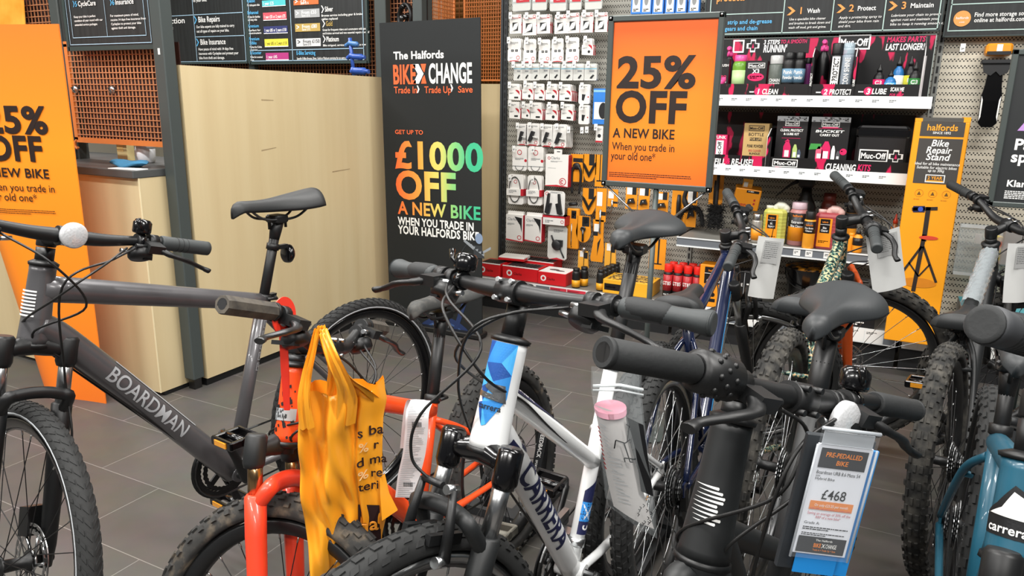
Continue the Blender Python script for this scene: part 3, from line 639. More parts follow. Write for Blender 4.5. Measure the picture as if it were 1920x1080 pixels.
# wire mesh screens
MSH=mat('orange_powder_coat','#d07a3c',0.45,var=0.06); MSP=mat('faded_orange_powder_coat','#b97c55',0.5,var=0.08); DRK=mat('dark_interior_maroon','#2a1210',0.8,var=0.2)  # maroon tone paints in the darkness of the workshop depth
def mesh_screen(name,label,org,ux,w_,h_,px,pz,wire,m_,frame=0.006,back=None,hooks=False):
    t=thing('wire_mesh_screen',label,'mesh screen',org,(0,0,math.atan2(ux[1],ux[0])))
    a=MB(); n=max(1,round(w_/px))
    for i in range(1,n): a.box(w_*i/n-wire,w_*i/n+wire,-wire,wire,0,h_)
    n=max(1,round(h_/pz))
    for i in range(1,n): a.box(0,w_,-wire*2.6,-wire*0.8,h_*i/n-wire,h_*i/n+wire)
    a.build('wire_grid',m_,t)
    f=MB(); f.box(-frame,frame,-.006,.006,0,h_); f.box(w_-frame,w_+frame,-.006,.006,0,h_); f.box(-frame,w_+frame,-.006,.006,-frame,frame); f.box(-frame,w_+frame,-.006,.006,h_-frame,h_+frame); f.build('edge_frame',MSH,t)
    if back: MB().box(0,w_,0.05,0.055,0,h_).build('backing_sheet',back,t)  # added sheet, toned like the interior seen through the wires
    return t
ms=mesh_screen('m','orange wire mesh hatch above the service counter, below the number board',(-3.535,2.30,1.112),(1,0),0.70,0.44,0.0245,0.0265,0.0021,MSP,0.012,DRK)
B_=MB(); B_.tube(catmull([(0.0,-0.004,0.0),(-0.012,-0.006,-0.012),(-0.014,-0.006,-0.03),(-0.004,-0.006,-0.042),(0.006,-0.006,-0.036)],5),0.006,8); B_.build('hook',MSH,ms)
for x in(0.045,0.31):
    B_=MB(); B_.lathe([(0.001,-0.016),(0.016,-0.014),(0.018,-0.006),(0.018,0)],c=(x,-0.004,0.235),ax=(0,1,0),seg=18); B_.obox((x,-0.022,0.235),(0.011,0,-0.008),(0,0.003,0),(0.001,0,0.0015),1); B_.build('fixing_washer',[SIL,STL],ms)
mesh_screen('m','orange wire mesh on the back wall behind the workshop price boards',(-5.9,4.66,1.30),(1,0),2.85,1.3,0.03,0.03,0.0022,MSP,0.006,DRK)
mesh_screen('m','bright orange wire mesh above the birch end screen, right of the black banner',(-2.735,4.62,1.465),(1,0),0.335,1.2,0.019,0.024,0.002,MSH,0.006)
mesh_screen('m','bright orange wire mesh running back behind the top of the black banner',(WX-0.02,4.225,1.455),(0,1),0.32,1.2,0.019,0.024,0.002,MSH,0.005)
mesh_screen('m','second orange wire mesh deeper inside the workshop, behind the black banner',(-3.95,6.2,1.2),(1,0),1.6,1.9,0.045,0.045,0.003,MSH,0.01,mat('dim_ochre_backing','#9c6a2c',0.8,var=0.35,scale=5))
mesh_screen('m','dull orange wire mesh behind the orange totem at the left edge',(-4.9,2.62,1.1),(1,0),1.3,1.2,0.03,0.03,0.0022,MSP,0.006,DRK)
o=MB().box(-0.24,0.24,-0.004,0.004,0,0.2).build('orange_sheet',noise_mat('orange_poster_print','#f39b27','#f7c04a',(6,6,6),0.6),None,(-4.55,2.585,1.68),(0,0.12,0)); tag(o,'orange and white poster behind the mesh in the top left corner','poster')
# things on the counter
o=MB(); o.lathe([(0.030,0),(0.036,0.004),(0.040,0.03),(0.041,0.085),(0.0385,0.085),(0.037,0.03),(0.02,0.006)],seg=26); o.lathe([(0.0412,0.066),(0.0418,0.088)],seg=26)
mg=o.build('mug',mat('grey_white_stoneware','#cfd4da',0.3,var=0.05),None,(-3.13,2.36,1.018)); tag(mg,'white mug on the counter behind a blue cloth','mug')
h=MB(); h.tube(catmull([(-0.038,0,0.072),(-0.062,0,0.07),(-0.07,0,0.045),(-0.058,0,0.02),(-0.038,0,0.016)],5),0.006,10); h.build('handle',mat('white_stoneware','#e4e8ea',0.3),mg)
rows=[]
for i in range(13):
    u=i/12; row=[]
    for k in range(16):
        an=2*PI*k/16; rr=1+0.16*math.sin(3*an+u*7)+0.08*math.sin(5*an+i); x=-0.10+0.2*u; prof=math.sin(PI*min(1,max(0.02,u)))**0.45
        row.append((x,0.05*prof*math.cos(an)*rr,max(0.0005,0.016+0.016*prof*math.sin(an)*rr+0.006*math.sin(u*9))))
    rows.append(row)
cl=MB().grid(rows,0,True,wrap=True).build('cleaning_cloth',mat('blue_microfibre','#3f7fa6',0.9,var=0.12,scale=90,bump=0.3),None,(-2.98,2.16,1.018),(0,0,0.1)); tag(cl,'crumpled blue cloth lying on the counter top','cloth')
nb=MB(); nb.box(-0.036,0.036,-0.02,0.02,0,0.105); nb=nb.build('carton',mat('kraft_card','#cdbb86',0.7,var=0.06),None,(-3.33,2.4,1.018)); tag(nb,'small tan carton with a yellow note on the counter','carton'); MB().box(-0.034,0.012,-0.0215,-0.0205,0.042,0.104).build('sticky_note',mat('yellow_note','#e9c983',0.7),nb)
ob=MB(); ob.box(-0.03,0.03,-0.03,0.03,0,0.11); tag(ob.build('red_tin',mat('dark_red_tin','#6d1b1e',0.4,var=0.2),None,(-2.87,2.42,1.018)),'dark red tin at the right end of the counter','tin')
tag(MB().box(-0.09,0.07,-0.03,0.03,0,0.003).build('paper_sheet',WHT,None,(-2.9,2.10,1.018),(0,0,0.12)),'white sheet of paper on the counter in front of the tin','paper')
# ---------------------------------------------------------------- price boards
BRD=noise_mat('blackened_timber_board','#1a1c1d','#282b2c',(60,60,3.0),0.55,0.3,0.7,5); BFR=mat('dark_board_frame','#33403f',0.45,var=0.05); LBL=mat('pale_blue_line','#a9c9de',0.5,var=0.02); CY2=mat('sky_blue_print','#5db4e6',0.5)
def part(mb,name,mats,root): 
    o=root.location; mb.map(lambda p:p-o); return mb.build(name,mats,root)
def board(label,x0,x1,z0,z1,y,cat='sign board',fr=0.018):
    t=thing('information_board',label,cat,((x0+x1)/2,y,z0)); w_=(x1-x0)/2; h_=z1-z0
    MB().box(-w_,w_,0,0.016,0,h_).build('panel',BRD,t)
    f=MB(); f.box(-w_,w_,-0.004,0.018,-fr*.6,fr*.4); f.box(-w_,w_,-0.004,0.018,h_-fr*.4,h_+fr*.6); f.box(-w_-fr*.6,-w_+fr*.4,-0.004,0.018,-fr*.6,h_+fr*.6); f.box(w_-fr*.4,w_+fr*.6,-0.004,0.018,-fr*.6,h_+fr*.6); f.build('frame',BFR,t); return t
def px(x,y,Y_): return None
y5=2.235
t=board('dark workshop board with columns numbered 5 and 6 above the mesh hatch',-3.41345,-2.81358,1.52593,2.25,y5)
T=TX(y5-0.003)
x0,z0=(-3.374499, 1.57172); x1,_=(-2.882138, 1.564976); xm,_=(-3.134455, 1.56856)
a0,c0=(-3.39966, 1.542317); a1,_=(-2.853751, 1.532186)
T.rect(a0,a1,c0-.002,c0+.001,1); T.rect(a0,a0+.0025,c0,2.2,1); T.rect(a1-.0025,a1,c0,2.2,1); T.rect(x0,x1,z0-.002,z0+.001,1); T.rect(x0,x0+.0025,z0,2.2,1); T.rect(x1-.0025,x1,z0,2.2,1); T.rect(xm-.001,xm+.001,z0,2.2,1)
for (tx,tz,cp,wd),s_,n5 in(((-3.3104, 1.7031, 0.0199, 0.1204),'CycleCare','5'),((-3.0584, 1.6996, 0.0192, 0.116),'Insurance','6')):
    T.t(s_,tx,tz,.030,0,.012,width=wd); T.t(n5,tx-.022,tz,.030,2,.01); T.poly([(tx-.036,tz+.024),(tx-.032,tz+.024),(tx-.024,tz+.011),(tx-.032,tz-.002),(tx-.036,tz-.002),(tx-.029,tz+.011)],2)
tx,tz,cp,wd=(-3.35, 1.6552, 0.009, 0.1547); T.t('Keep your bike in perfect\ncondition all year round with our\nextended service packages.',tx,tz,.0135,0,.01,width=.195,ls=1.25)
tx,tz,cp,wd=(-3.1019, 1.6513, 0.0108, 0.1853); T.t('For maximum peace of mind,\nreceive 14 days free insurance from\nCycleplan to protect your bike\nagainst theft and damage.',tx,tz,.0135,0,.01,width=.225,ls=1.25)
part(T,'lettering',[WHT,LBL,CY2],t)
# the long pair of boards on the back wall
yb=4.55
t=board('dark workshop board reading Bike Repairs and Bike Insurance above the birch screen',-5.56,-4.70059,1.60,2.35,yb)
T=TX(yb-0.004); xl=-5.55; xr=-4.71786; xv=-5.27597
for z in(1.60906,): T.rect(xl,xr,z-.003,z+.002,1)
zr=1.9761; T.rect(xl,xr,zr-.003,zr+.002,1); zs=1.8031; T.rect(xv,xr,zs-.003,zs+.002,1); T.rect(xv-.0025,xv+.0025,1.61,2.35,1); T.rect(xr-.005,xr,1.61,2.35,1)
for (tx,tz,cp,wd),hd,body in(((-5.2232, 1.9162, 0.0371, 0.243),'Bike Repairs','Our bike experts are fully trained to carry\nout all types of repairs on your bike.'),((-5.2197, 1.741, 0.0376, 0.2865),'Bike Insurance','Have peace of mind with 14 days free\ninsurance with Cycleplan and protect your\nbike from theft and damage.')):
    T.t(hd,tx,tz,.062,0,.014,width=wd); T.poly([(tx-.05,tz+.05),(tx-.04,tz+.05),(tx-.018,tz+.02),(tx-.04,tz-.01),(tx-.05,tz-.01),(tx-.03,tz+.02)],2); T.t(body,tx-.03,tz-.045,.030,0,.012,width=.43 if 'Repairs' in hd else .45,ls=1.15)
tx,tz=(-5.495303, 1.916161); T.t('protection',tx-.25,tz,.062,0,.014,width=.36); T.t('on every event',tx-.22,tz-.045,.03,0,.012); tx,tz=(-5.265652, 2.074302); T.t('to your bike.',tx,tz,.030,0,.012)
part(T,'lettering',[WHT,LBL,CY2],t)
t=board('dark workshop price board with coloured service boxes, Silver, Gold and Platinum',-4.67762,-3.51441,1.592,2.35,yb)
T=TX(yb-0.004); xl=-4.66045; xr=-3.54322; xv=-4.22878; zb=1.60444; zs=1.68649
T.frame(xl,xr,zb,2.34,.005,1); T.rect(xl,xr,zs-.003,zs+.002,1); T.rect(xv-.0025,xv+.0025,zb,2.34,1)
for i,(s_,sub,(tx,tz,cp,wd),(bx,bz,bw,bh),bt) in enumerate((('Classic','For infrequent rides',(-4.6681, 2.0453, 0.0195, 0.0845),(-4.3918, 2.0068, 0.2395, 0.046),'1 year £25'),('Enhanced','Perfect for families\nand long rides',(-4.6708, 1.9586, 0.0197, 0.1129),(-4.3887, 1.906, 0.2403, 0.058),'1 year £55 or 2 years £75'),('Premium','Perfect for\ncommuters',(-4.6688, 1.8592, 0.0199, 0.1077),(-4.3886, 1.8083, 0.2468, 0.0547),'1 year £85 or 2 years £150'),('Premium\nE-Bike','Perfect for E-bike\ncommuters',(-4.6723, 1.7631, 0.0201, 0.1082),(-4.3882, 1.7098, 0.2423, 0.0591),'1 year £85 or 2 years £150'),('E-Scooter','Perfect for occasional\nriders',(-4.6707, 1.658, 0.0202, 0.12),(-4.3881, 1.6105, 0.2378, 0.0556),'1 year £45'))):
    T.t(s_,tx,tz,.034,2,.014,width=wd,ls=.9); T.t(sub,tx,tz-.028-(0.03 if '\n' in s_ else 0),.022,0,.012,width=.13); T.rect(bx-bw/2,bx+bw/2,bz,bz+bh,3+i); T.rect(bx-bw/2,bx+bw/2,bz,bz+bh*.1,0,-.0004); T.t(bt,bx-bw*.45,bz+bh*.28,.032,0 if i!=3 else 8,.012,width=bw*.9*(.5 if i in(0,4) else 1),dy=-.0006)
for i,(s_,sub,(bx,bz,bw,bh),bt,(tx,tz,cp,wd)) in enumerate((('Bronze','A perfect tune up',(-4.0702, 2.0053, 0.2435, 0.0337),'£35',(-3.9089, 2.0838, 0.0294, 0.1)),('Silver','Bronze service including gear & brake\ncables replaced',(-4.0649, 1.9145, 0.2441, 0.0603),'From £55',(-3.8914, 1.9497, 0.026, 0.0754)),('Gold','Great for frequent riders and commuters with gears\nand brakes serviced and two essential repairs covered',(-4.0664, 1.8156, 0.2453, 0.0571),'From £80',(-3.8871, 1.8485, 0.0262, 0.0606)),('Platinum','Bike stripped, serviced and set up like new',(-4.0656, 1.708, 0.2411, 0.0576),'From £150',(-3.8883, 1.7391, 0.0265, 0.1162)))):
    T.rect(bx-bw/2,bx+bw/2,bz,bz+bh,9+i); T.t('>',bx-bw*.45,bz+bh*.25,.055,0 if i<3 else 8,.01,dy=-.0006); T.t(bt,bx-bw*.22,bz+bh*.42,.036,0 if i<3 else 8,.012,dy=-.0006); T.t('Save £15',bx-bw*.22,bz+bh*.12,.022,0 if i<3 else 8,.01,dy=-.0006)
    T.t(s_,tx,tz,.05,0 if i!=2 else 11,.014,width=wd); T.poly([(tx-.036,tz+.044),(tx-.026,tz+.044),(tx-.008,tz+.018),(tx-.026,tz-.008),(tx-.036,tz-.008),(tx-.018,tz+.018)],0); T.t(sub,tx-.035,tz-.034,.022,0,.012,ls=1.1,width=(.17,.38,.43,.40)[i])
tx,tz,cp,wd=(-4.1873, 1.6477, 0.0234, 0.185); T.t('E-Bike Servicing',tx,tz,.042,2,.014,width=wd); T.t('Specific E-Bike Bronze, Silver, Gold or Platinum servicing for an extra £25.',tx,tz-.035,.024,0,.012,width=.50)
part(T,'lettering',[WHT,LBL,CY2,mat('turquoise_print','#4fb9bd',0.5),mat('coral_print','#cf5561',0.5),mat('indigo_print','#343a6c',0.5),mat('yellow_print','#efe34a',0.5),mat('magenta_print','#b23b7e',0.5),KBL,mat('bronze_print','#c96b3a',0.5),mat('silver_print','#a2a4a5',0.5),mat('gold_print','#b69a55',0.5),mat('platinum_print','#d2d3d3',0.5)],t)
o=thing('board_post','slim grey post below the gap between the two workshop price boards','post',(-4.70,4.60,1.2)); MB().box(-0.03,0.03,-0.02,0.02,0,0.40).build('upright',PST,o)
o=thing('board_post','grey post at the right end of the workshop price boards','post',(-3.41,4.60,1.2)); MB().box(-0.05,0.05,-0.03,0.03,0,1.3,0,0.004).build('upright',PST,o)
# blue repair-stand arm on the screen top, pale poster, hanging black part
t=thing('tool_holder','blue plastic tool holder with three arms on top of the birch screen','tool holder',(-2.89081,3.62,1.40))
BLP=mat('blue_tool_plastic','#2b4fa0',0.4,var=0.1); BLP2=mat('steel_blue_tool_plastic','#3f6fa6',0.4,var=0.1)
m=MB(); m.cyl((-0.01,0,0.05),(-0.03,0,0.27),0.011); 
for z,l0,l1,r_,mi in((0.235,-0.07,0.03,0.016,1),(0.165,-0.06,0.075,0.017,0),(0.085,-0.03,0.10,0.021,0)): m.tube(catmull([(l0,0,z-.012),(l0*.5,0,z+.004),(0,0,z),(l1*.7,0,z-.002),(l1,0,z-.004)],5),[.004]+[r_*.7]*4+[r_]*(16-5)+[r_*.6]*5,12,mi)
m.build('arms',[BLP,BLP2],t)
o=MB().box(-0.13,0.13,-0.004,0.004,0,0.62).build('wall_chart',noise_mat('pale_yellow_print','#d8d9b6','#eceed2',(3,3,30),0.7),None,(-3.52,5.2,1.42)); tag(o,'pale yellow printed chart hanging beside the workshop post','chart')
t=thing('hanging_pulley_set','black chainrings and hub parts hanging above the black banner','bike parts',(-3.03559,4.35,1.72)); m=MB()
m.lathe([(0.085,-0.02),(0.095,-0.01),(0.095,0.01),(0.085,0.02),(0.075,0.01),(0.075,-0.01)],c=(0,0,0.14),ax=(0.5,1,0),seg=30,close=True); m.build('ring',BLK,t); m=MB()
rg=random.Random(5)
for i in range(16): an=rg.uniform(0,6.28); rr=rg.uniform(0,.075); m.ball((rr*math.cos(an),rg.uniform(-.03,.03),.14+rr*math.sin(an)),rg.uniform(.010,.022),8,i%3==0)
m.build('hub_parts',[GLS,STL],t); m=MB(); m.cyl((0,0,0.23),(0,0.02,0.9),0.004); m.build('cord',BLK,t)
# ---------------------------------------------------------------- tall black exchange banner
YBN=3.55
bn=thing('banner_stand','tall black bike exchange banner with gradient thousand pound offer, between screen and shelving','banner',(-2.30523,YBN,0),(0,-0.014,0))
BX=bn.location.x
MB().box(-0.322,0.322,-0.004,0.004,0.03,1.742).build('panel',mat('black_banner_fabric','#0f1416',0.7,var=0.06,scale=8),bn)
m=MB(); m.box(-0.33,0.33,-0.05,0.05,0,0.03,0,0.006); m.build('base',BLK,bn)
def loc(xz): return (xz[0]-BX,xz[1])
T=TX(-0.0052)
def bt(s_,r_,mi,bold,**k):
    tx,tz,cp,wd=r_; T.t(s_,tx-BX+0.014*tz,tz-0.014*(tx-BX),cp/0.727,mi,bold,width=wd,**k)
bt('The Halfords',(-2.5591, 1.5424, 0.0412, 0.3293),0,.028); bt('BIKE',(-2.5627, 1.4117, 0.1036, 0.1513),1,.03); bt('CHANGE',(-2.3271, 1.4167, 0.1038, 0.2735),0,.03)
xa,za=loc((-2.411426, 1.413592)); xb,zb=loc((-2.322314, 1.517647)); w3=(xb-xa)
zm=(za+zb)/2; h3=zb-za
T.poly([(xa,zb),(xa+w3*.44,zb),(xa+w3*.80,zm),(xa+w3*.36,zm)],0); T.poly([(xa+w3*.36,zm),(xa+w3*.80,zm),(xa+w3*.44,za),(xa,za)],0); T.poly([(xb-w3*.40,zb),(xb,zb),(xa+w3*.86,zm+h3*.06),(xa+w3*.70,zm+h3*.22)],1); T.poly([(xa+w3*.70,zm-h3*.22),(xa+w3*.86,zm-h3*.06),(xb,za),(xb-w3*.40,za)],1)
for s_,r_ in(('Trade In',(-2.5605, 1.3594, 0.0378, 0.1552)),('Trade Up',(-2.3558, 1.3626, 0.037, 0.1724)),('Save',(-2.1397, 1.3673, 0.0347, 0.0896))): bt(s_,r_,1,.012)
for r_ in((-2.3875, 1.3638, 0.0342, 0.0176),(-2.17, 1.3685, 0.0334, 0.0168)):
    tx,tz=r_[0]-BX,r_[1]; T.poly([(tx,tz+.04),(tx+.008,tz+.04),(tx+.018,tz+.02),(tx+.008,tz),(tx,tz),(tx+.008,tz+.02)],0)
bt('GET UP TO',(-2.5592, 1.1352, 0.0239, 0.1894),1,.014)
bt('WHEN YOU TRADE IN',(-2.5541, 0.6155, 0.0459, 0.5134),0,.03); bt('YOUR HALFORDS BIKE',(-2.5536, 0.5616, 0.0494, 0.5473),0,.03)
T.build('lettering',[WHT,mat('coral_orange_print','#f4693a',0.5,var=0.01)],bn)
T=TX(-0.0052); bt('£1000',(-2.5643, 0.9477, 0.1516, 0.5823),0,.032); bt('OFF',(-2.5614, 0.772, 0.1607, 0.4068),0,.034); bt('A NEW BIKE',(-2.5525, 0.6788, 0.0753, 0.5556),0,.024)
T.build('offer_lettering',[ramp_mat('orange_to_green_gradient',[(0,'#f2602f'),(0.35,'#f5a344'),(0.55,'#f6d469'),(0.78,'#8fd07c'),(1,'#3fb98a')],(0,-0.26,0.25),0.5)],bn)
# printed bicycle at the foot of the banner
T=TX(-0.0052); cx,cz=loc((-2.234722, -0.140346))
T.ring(cx,cz,.235,.03,0); T.ring(cx,cz,.205,.012,1); T.ring(cx+.0,cz-.02,.075,.012,2); T.ring(cx,cz-.02,.045,.01,2); T.disc(cx,cz-.02,.016,2)
for i in range(22):
    an=2*PI*i/22; dx,dz=math.cos(an),math.sin(an); T.poly([(cx+.04*dx-.0012*dz,cz+.04*dz+.0012*dx),(cx+.2*dx-.0012*dz,cz+.2*dz+.0012*dx),(cx+.2*dx+.0012*dz,cz+.2*dz-.0012*dx),(cx+.04*dx+.0012*dz,cz+.04*dz-.0012*dx)],3,-.0002)
fx,fz=loc((-2.098875, 0.094683)); T.poly([(fx-.016,fz+.10),(fx+.016,fz+.10),(cx+.018,cz-.03),(cx-.012,cz-.03)],0,-.0006); T.poly([(fx-.02,fz+.32),(fx+.02,fz+.32),(fx+.02,fz+.10),(fx-.016,fz+.10)],0,-.0006)
hx,hz=loc((-2.01284, 0.557591)); T.disc(hx+.015,hz+.02,.024,4,-.0006,sz=1.25); T.poly([(hx-.08,hz+.01),(hx+.03,hz-.055),(hx+.09,hz-.02),(hx+.09,hz-.035),(hx+.02,hz-.075),(hx-.085,hz-.004)],3,-.0006); T.poly([(hx-.02,hz-.02),(hx+.03,hz-.02),(hx+.05,hz-.09),(hx-.02,hz-.09)],5,-.0008)
for k in range(5): T.poly([(hx-.05+.02*k,hz-.02-.012*k),(hx-.03+.02*k,hz-.014-.012*k),(hx-.034+.02*k,hz-.03-.012*k)],3,-.001)
for k in range(12):
    an=PI*.5+k*.16; an2=an+.16; T.poly([(hx-.0+.12*math.cos(an),hz-.16+.17*math.sin(an)),(hx+.12*math.cos(an2),hz-.16+.17*math.sin(an2)),(hx+.116*math.cos(an2),hz-.16+.166*math.sin(an2)),(hx+.116*math.cos(an),hz-.16+.166*math.sin(an))],5,-.0004)
T.build('printed_bicycle',[mat('deep_navy_print','#22335c',0.5),mat('slate_blue_print','#3c5686',0.5),GRY,mat('mid_grey_print','#8d949b',0.5),mat('smoky_blue_print','#7f93b0',0.5),mat('charcoal_print','#30353a',0.5)],bn)
# ---------------------------------------------------------------- orange offer signs
OSG=ramp_mat('orange_poster_gradient',[(0,'#f4702a'),(0.35,'#f7902a'),(0.6,'#f58d2a'),(1,'#f26a2a')],(2,0.0,0.56),0.35); SFR=mat('charcoal_sign_frame','#4b5250',0.4,0.2,var=0.04); INK=mat('dark_brown_ink','#241612',0.5,var=0.02)
ys=2.85
sg=thing('offer_sign','framed orange sign reading 25% OFF A NEW BIKE on a thin floor pole','sign',(-0.81926,ys,0))
sx0,sx1=-1.04292,-0.60366; sz0,sz1=1.00076,1.64743
fw_=0.022; m=MB(); m.box(sx0,sx1,ys-.012,ys+.012,sz0,sz0+fw_,0,.003); m.box(sx0,sx1,ys-.012,ys+.012,sz1-fw_,sz1,0,.003); m.box(sx0,sx0+fw_,ys-.012,ys+.012,sz0,sz1,0,.003); m.box(sx1-fw_,sx1,ys-.012,ys+.012,sz0,sz1,0,.003)
part(m,'frame',SFR,sg); m=MB()
for x in(sx0+.010,sx1-.010):
    for z in(sz0+.01,sz1-.01): m.ball((x,ys-.013,z),.005,8)
part(m,'corner_studs',SIL,sg)
m=MB(); m.box(sx0+fw_*.8,sx1-fw_*.8,ys-.004,ys+.004,0.0,sz1-sz0-fw_*1.6); 
pp=MB().box(sx0+fw_*.8-sg.location.x,sx1-fw_*.8-sg.location.x,-.004,.004,0,sz1-sz0-fw_*1.6).build('poster',OSG,sg,loc=(0,0,sz0+fw_*.8))
T=TX(ys-.0052)
def st_(s_,r_,bold,**k): T.t(s_,r_[0],r_[1],r_[2]/.727,0,bold,width=r_[3],**k)
st_('25%',(-0.999, 1.3852, 0.1153, 0.3058),.034); st_('OFF',(-0.9987, 1.2554, 0.1177, 0.2787),.034); st_('A NEW BIKE',(-1.0055, 1.1933, 0.0372, 0.2469),.018); st_('When you trade in',(-1.0064, 1.1454, 0.0312, 0.251),.003); st_('your old one*',(-1.0089, 1.1075, 0.0314, 0.1807),.003)
tx,tz=(-1.013069, 1.056611); T.greek(tx,tz,.33,3,.0028,0,2.6,9)
part(T,'lettering',[INK],sg)
m=MB(); zc=sz0; xc=sg.location.x-0.0; m.cyl((xc,ys+.005,.01),(xc,ys+.005,sz0),.011,mi=0); m.cyl((xc,ys+.012,sz0-.02),(xc,ys+.012,sz0+.3),.008,mi=0)
part(m,'pole',SFR,sg); m=MB()
for sgn,xe in((-1,sx0+.01),(1,sx1-.015)): m.cyl((xe,ys+.006,sz0+.006),(xc+sgn*.045,ys+.006,sz0-.135),.0042)
part(m,'brace_rods',SIL,sg); m=MB(); m.lathe([(0.001,0),(.17,0),(.175,.004),(.17,.008),(.02,.012),(.001,.012)],c=(xc,ys,0),seg=36); part(m,'base_plate',SFR,sg)
# the curved totem at the left edge
th=thing('offer_totem','curved orange floor totem reading OFF A NEW BIKE at the left edge','totem',(-2.971,1.911,0),(0,0,R_(16)))
NF=24; rows=[]; ZT=1.589
for i in range(19):
    z=ZT*i/18; wl=0.375+0.2*z; row=[]
    for k in range(NF+1):
        u=k/NF; row.append((-wl*(1-u),0.10*(u*(1-u))*0.5-0.10*max(0,.35-u)**2*(-6),z))
    rows.append(row)
m=MB(); m.grid(rows); rows2=[[(x,y+.006,z) for x,y,z in r_] for r_ in rows]; m.grid([r_[::-1] for r_ in rows2]); edge=[r_[-1] for r_ in rows]; m.grid([edge,[(x,y+.006,z) for x,y,z in edge]]); m.grid([rows2[-1],rows[-1]])
m.build('sheet',ramp_mat('orange_totem_gradient',[(0,'#f57a22'),(0.3,'#f98a20'),(0.7,'#fb9426'),(1,'#f57a2c')],(2,0,ZT),0.35),th)
T=TX(0)
def tt(s_,xr_,z_,cap,bold,wd): T.t(s_,xr_-wd,z_,cap/.727,0,bold,width=wd)
tt('25%',-.112,1.168,.108,.034,.305); tt('OFF',-.155,1.055,.102,.034,.27); tt('A NEW BIKE',-.138,.984,.039,.018,.34); tt('When you trade in',-.120,.926,.033,.003,.345); tt('your old one*',-.215,.884,.033,.003,.258); T.greek(-.44,.848,.31,3,.0028,0,2.8,5)
T.map(lambda p: V((p.x,0.10*((1+p.x/0.55)*(-p.x/0.55))*0.5-.004+0.6*max(0,.35-(1+p.x/(.375+.2*p.z)))**2,p.z)))
T.build('lettering',[INK],th)
# pay-later sign at the right edge
yk=3.75
sg=thing('payment_sign','dark framed sign about spreading payments at the right edge','sign',(0.63,yk,0))
x0,zb=(0.372751, 0.922279); x1=x0+.46; z1=zb+.64
m=MB(); m.box(x0,x1,yk-.012,yk+.012,zb,zb+.022,0,.003); m.box(x0,x1,yk-.012,yk+.012,z1-.022,z1,0,.003); m.box(x0,x0+.024,yk-.012,yk+.012,zb,z1,0,.003); m.box(x1-.024,x1,yk-.012,yk+.012,zb,z1,0,.003); part(m,'frame',SFR,sg)
m=MB(); m.box(x0+.02,x1-.02,yk-.004,yk+.004,zb+.018,z1-.018); part(m,'poster',mat('charcoal_poster','#2b2d2e',0.4,var=0.04),sg)
T=TX(yk-.0052); tx,tz,cp,wd=(0.4344, 1.1636, 0.0369, 0.0737); T.t('Pay in 3',tx,tz,.062,0,.03); tx,tz=(0.430818, 1.112793); T.t('spread it',tx,tz,.062,0,.03); tx,tz=(0.431089, 1.010334); T.t('Klarna',tx,tz,.038,0,.03); tx,tz=(0.429986, 0.992272); T.greek(tx,tz,.36,5,.004,0,1.8,4)
tx,tz=(0.43588, 1.239859); T.poly([(tx,tz),(tx+.05,tz+.085),(tx+.3,tz+.085),(tx+.3,tz)],1)
part(T,'lettering',[WHT,mat('lilac_print','#b98ed0',0.5)],sg)
m=MB(); m.cyl(((x0+x1)/2,yk,.01),((x0+x1)/2,yk,zb),.011); part(m,'pole',SFR,sg); m=MB(); m.lathe([(0.001,0),(.15,0),(.155,.004),(.15,.008),(.001,.012)],c=((x0+x1)/2,yk,0),seg=30); part(m,'base_plate',SFR,sg)
# ---------------------------------------------------------------- accessory wall: shelving bays
def peg(name,colour):
    pm=bpy.data.materials.new(name); pm.use_nodes=True; nt=pm.node_tree; N=nt.nodes; L=nt.links; b=N['Principled BSDF']; b.inputs['Roughness'].default_value=0.5
    tc=N.new('ShaderNodeTexCoord'); sp=N.new('ShaderNodeSeparateXYZ'); L.new(tc.outputs['Object'],sp.inputs[0])
    def mth(op,a,b_=None):
        n=N.new('ShaderNodeMath'); n.operation=op
        for i,v in enumerate((a,b_)):
            if v is None: continue
            if isinstance(v,(int,float)): n.inputs[i].default_value=v
            else: L.new(v,n.inputs[i])
        return n.outputs[0]
    PX=0.0165
    def cell(off):
        fx=mth('SUBTRACT',mth('FRACT',mth('DIVIDE',mth('ADD',sp.outputs[0],off),PX)),0.5); fz=mth('SUBTRACT',mth('FRACT',mth('DIVIDE',mth('ADD',sp.outputs[2],off),PX*2)),0.5)
        return mth('ADD',mth('MULTIPLY',fx,fx),mth('MULTIPLY',mth('MULTIPLY',fz,fz),4.0))
    hole=mth('MAXIMUM',mth('LESS_THAN',cell(0.0),0.052),mth('LESS_THAN',cell(PX/2),0.052))
    mx=N.new('ShaderNodeMix'); mx.data_type='RGBA'; mx.inputs[6].default_value=lin(colour); mx.inputs[7].default_value=lin('#3a3833'); L.new(hole,mx.inputs[0]); L.new(mx.outputs[2],b.inputs['Base Color'])
    return pm
PEG_GREY=peg('grey_pegboard_steel','#a9a79d'); PEG_LIT=peg('lit_cream_pegboard_steel','#d8d1bf')  # second board is lighter: the right bay's stronger light put into its colour
UPR=mat('grey_slotted_upright','#8f918c',0.45,0.2,var=0.05); SHF=mat('grey_shelf_steel','#807f7a',0.45,0.1,var=0.06); BKC=mat('charcoal_upright','#33373a',0.5,var=0.05)
STR=mat('white_shelf_edge','#eef2f2',0.35,var=0.015); SLT=mat('slate_price_strip','#6f747a',0.4,var=0.05); KICK=mat('black_kick_plate','#17181a',0.6)
def upright(root,x,dark=False):
    m=MB(); m.box(x-0.013,x+0.013,YB-.014,YB+.03,0,2.35,0); 
    for k in range(46): m.box(x-.005,x+.005,YB-.0155,YB-.0138,.05+k*.05,.084+k*.05,1)
    return part(m,'slotted_upright',[BKC if dark else UPR,KBL],root)
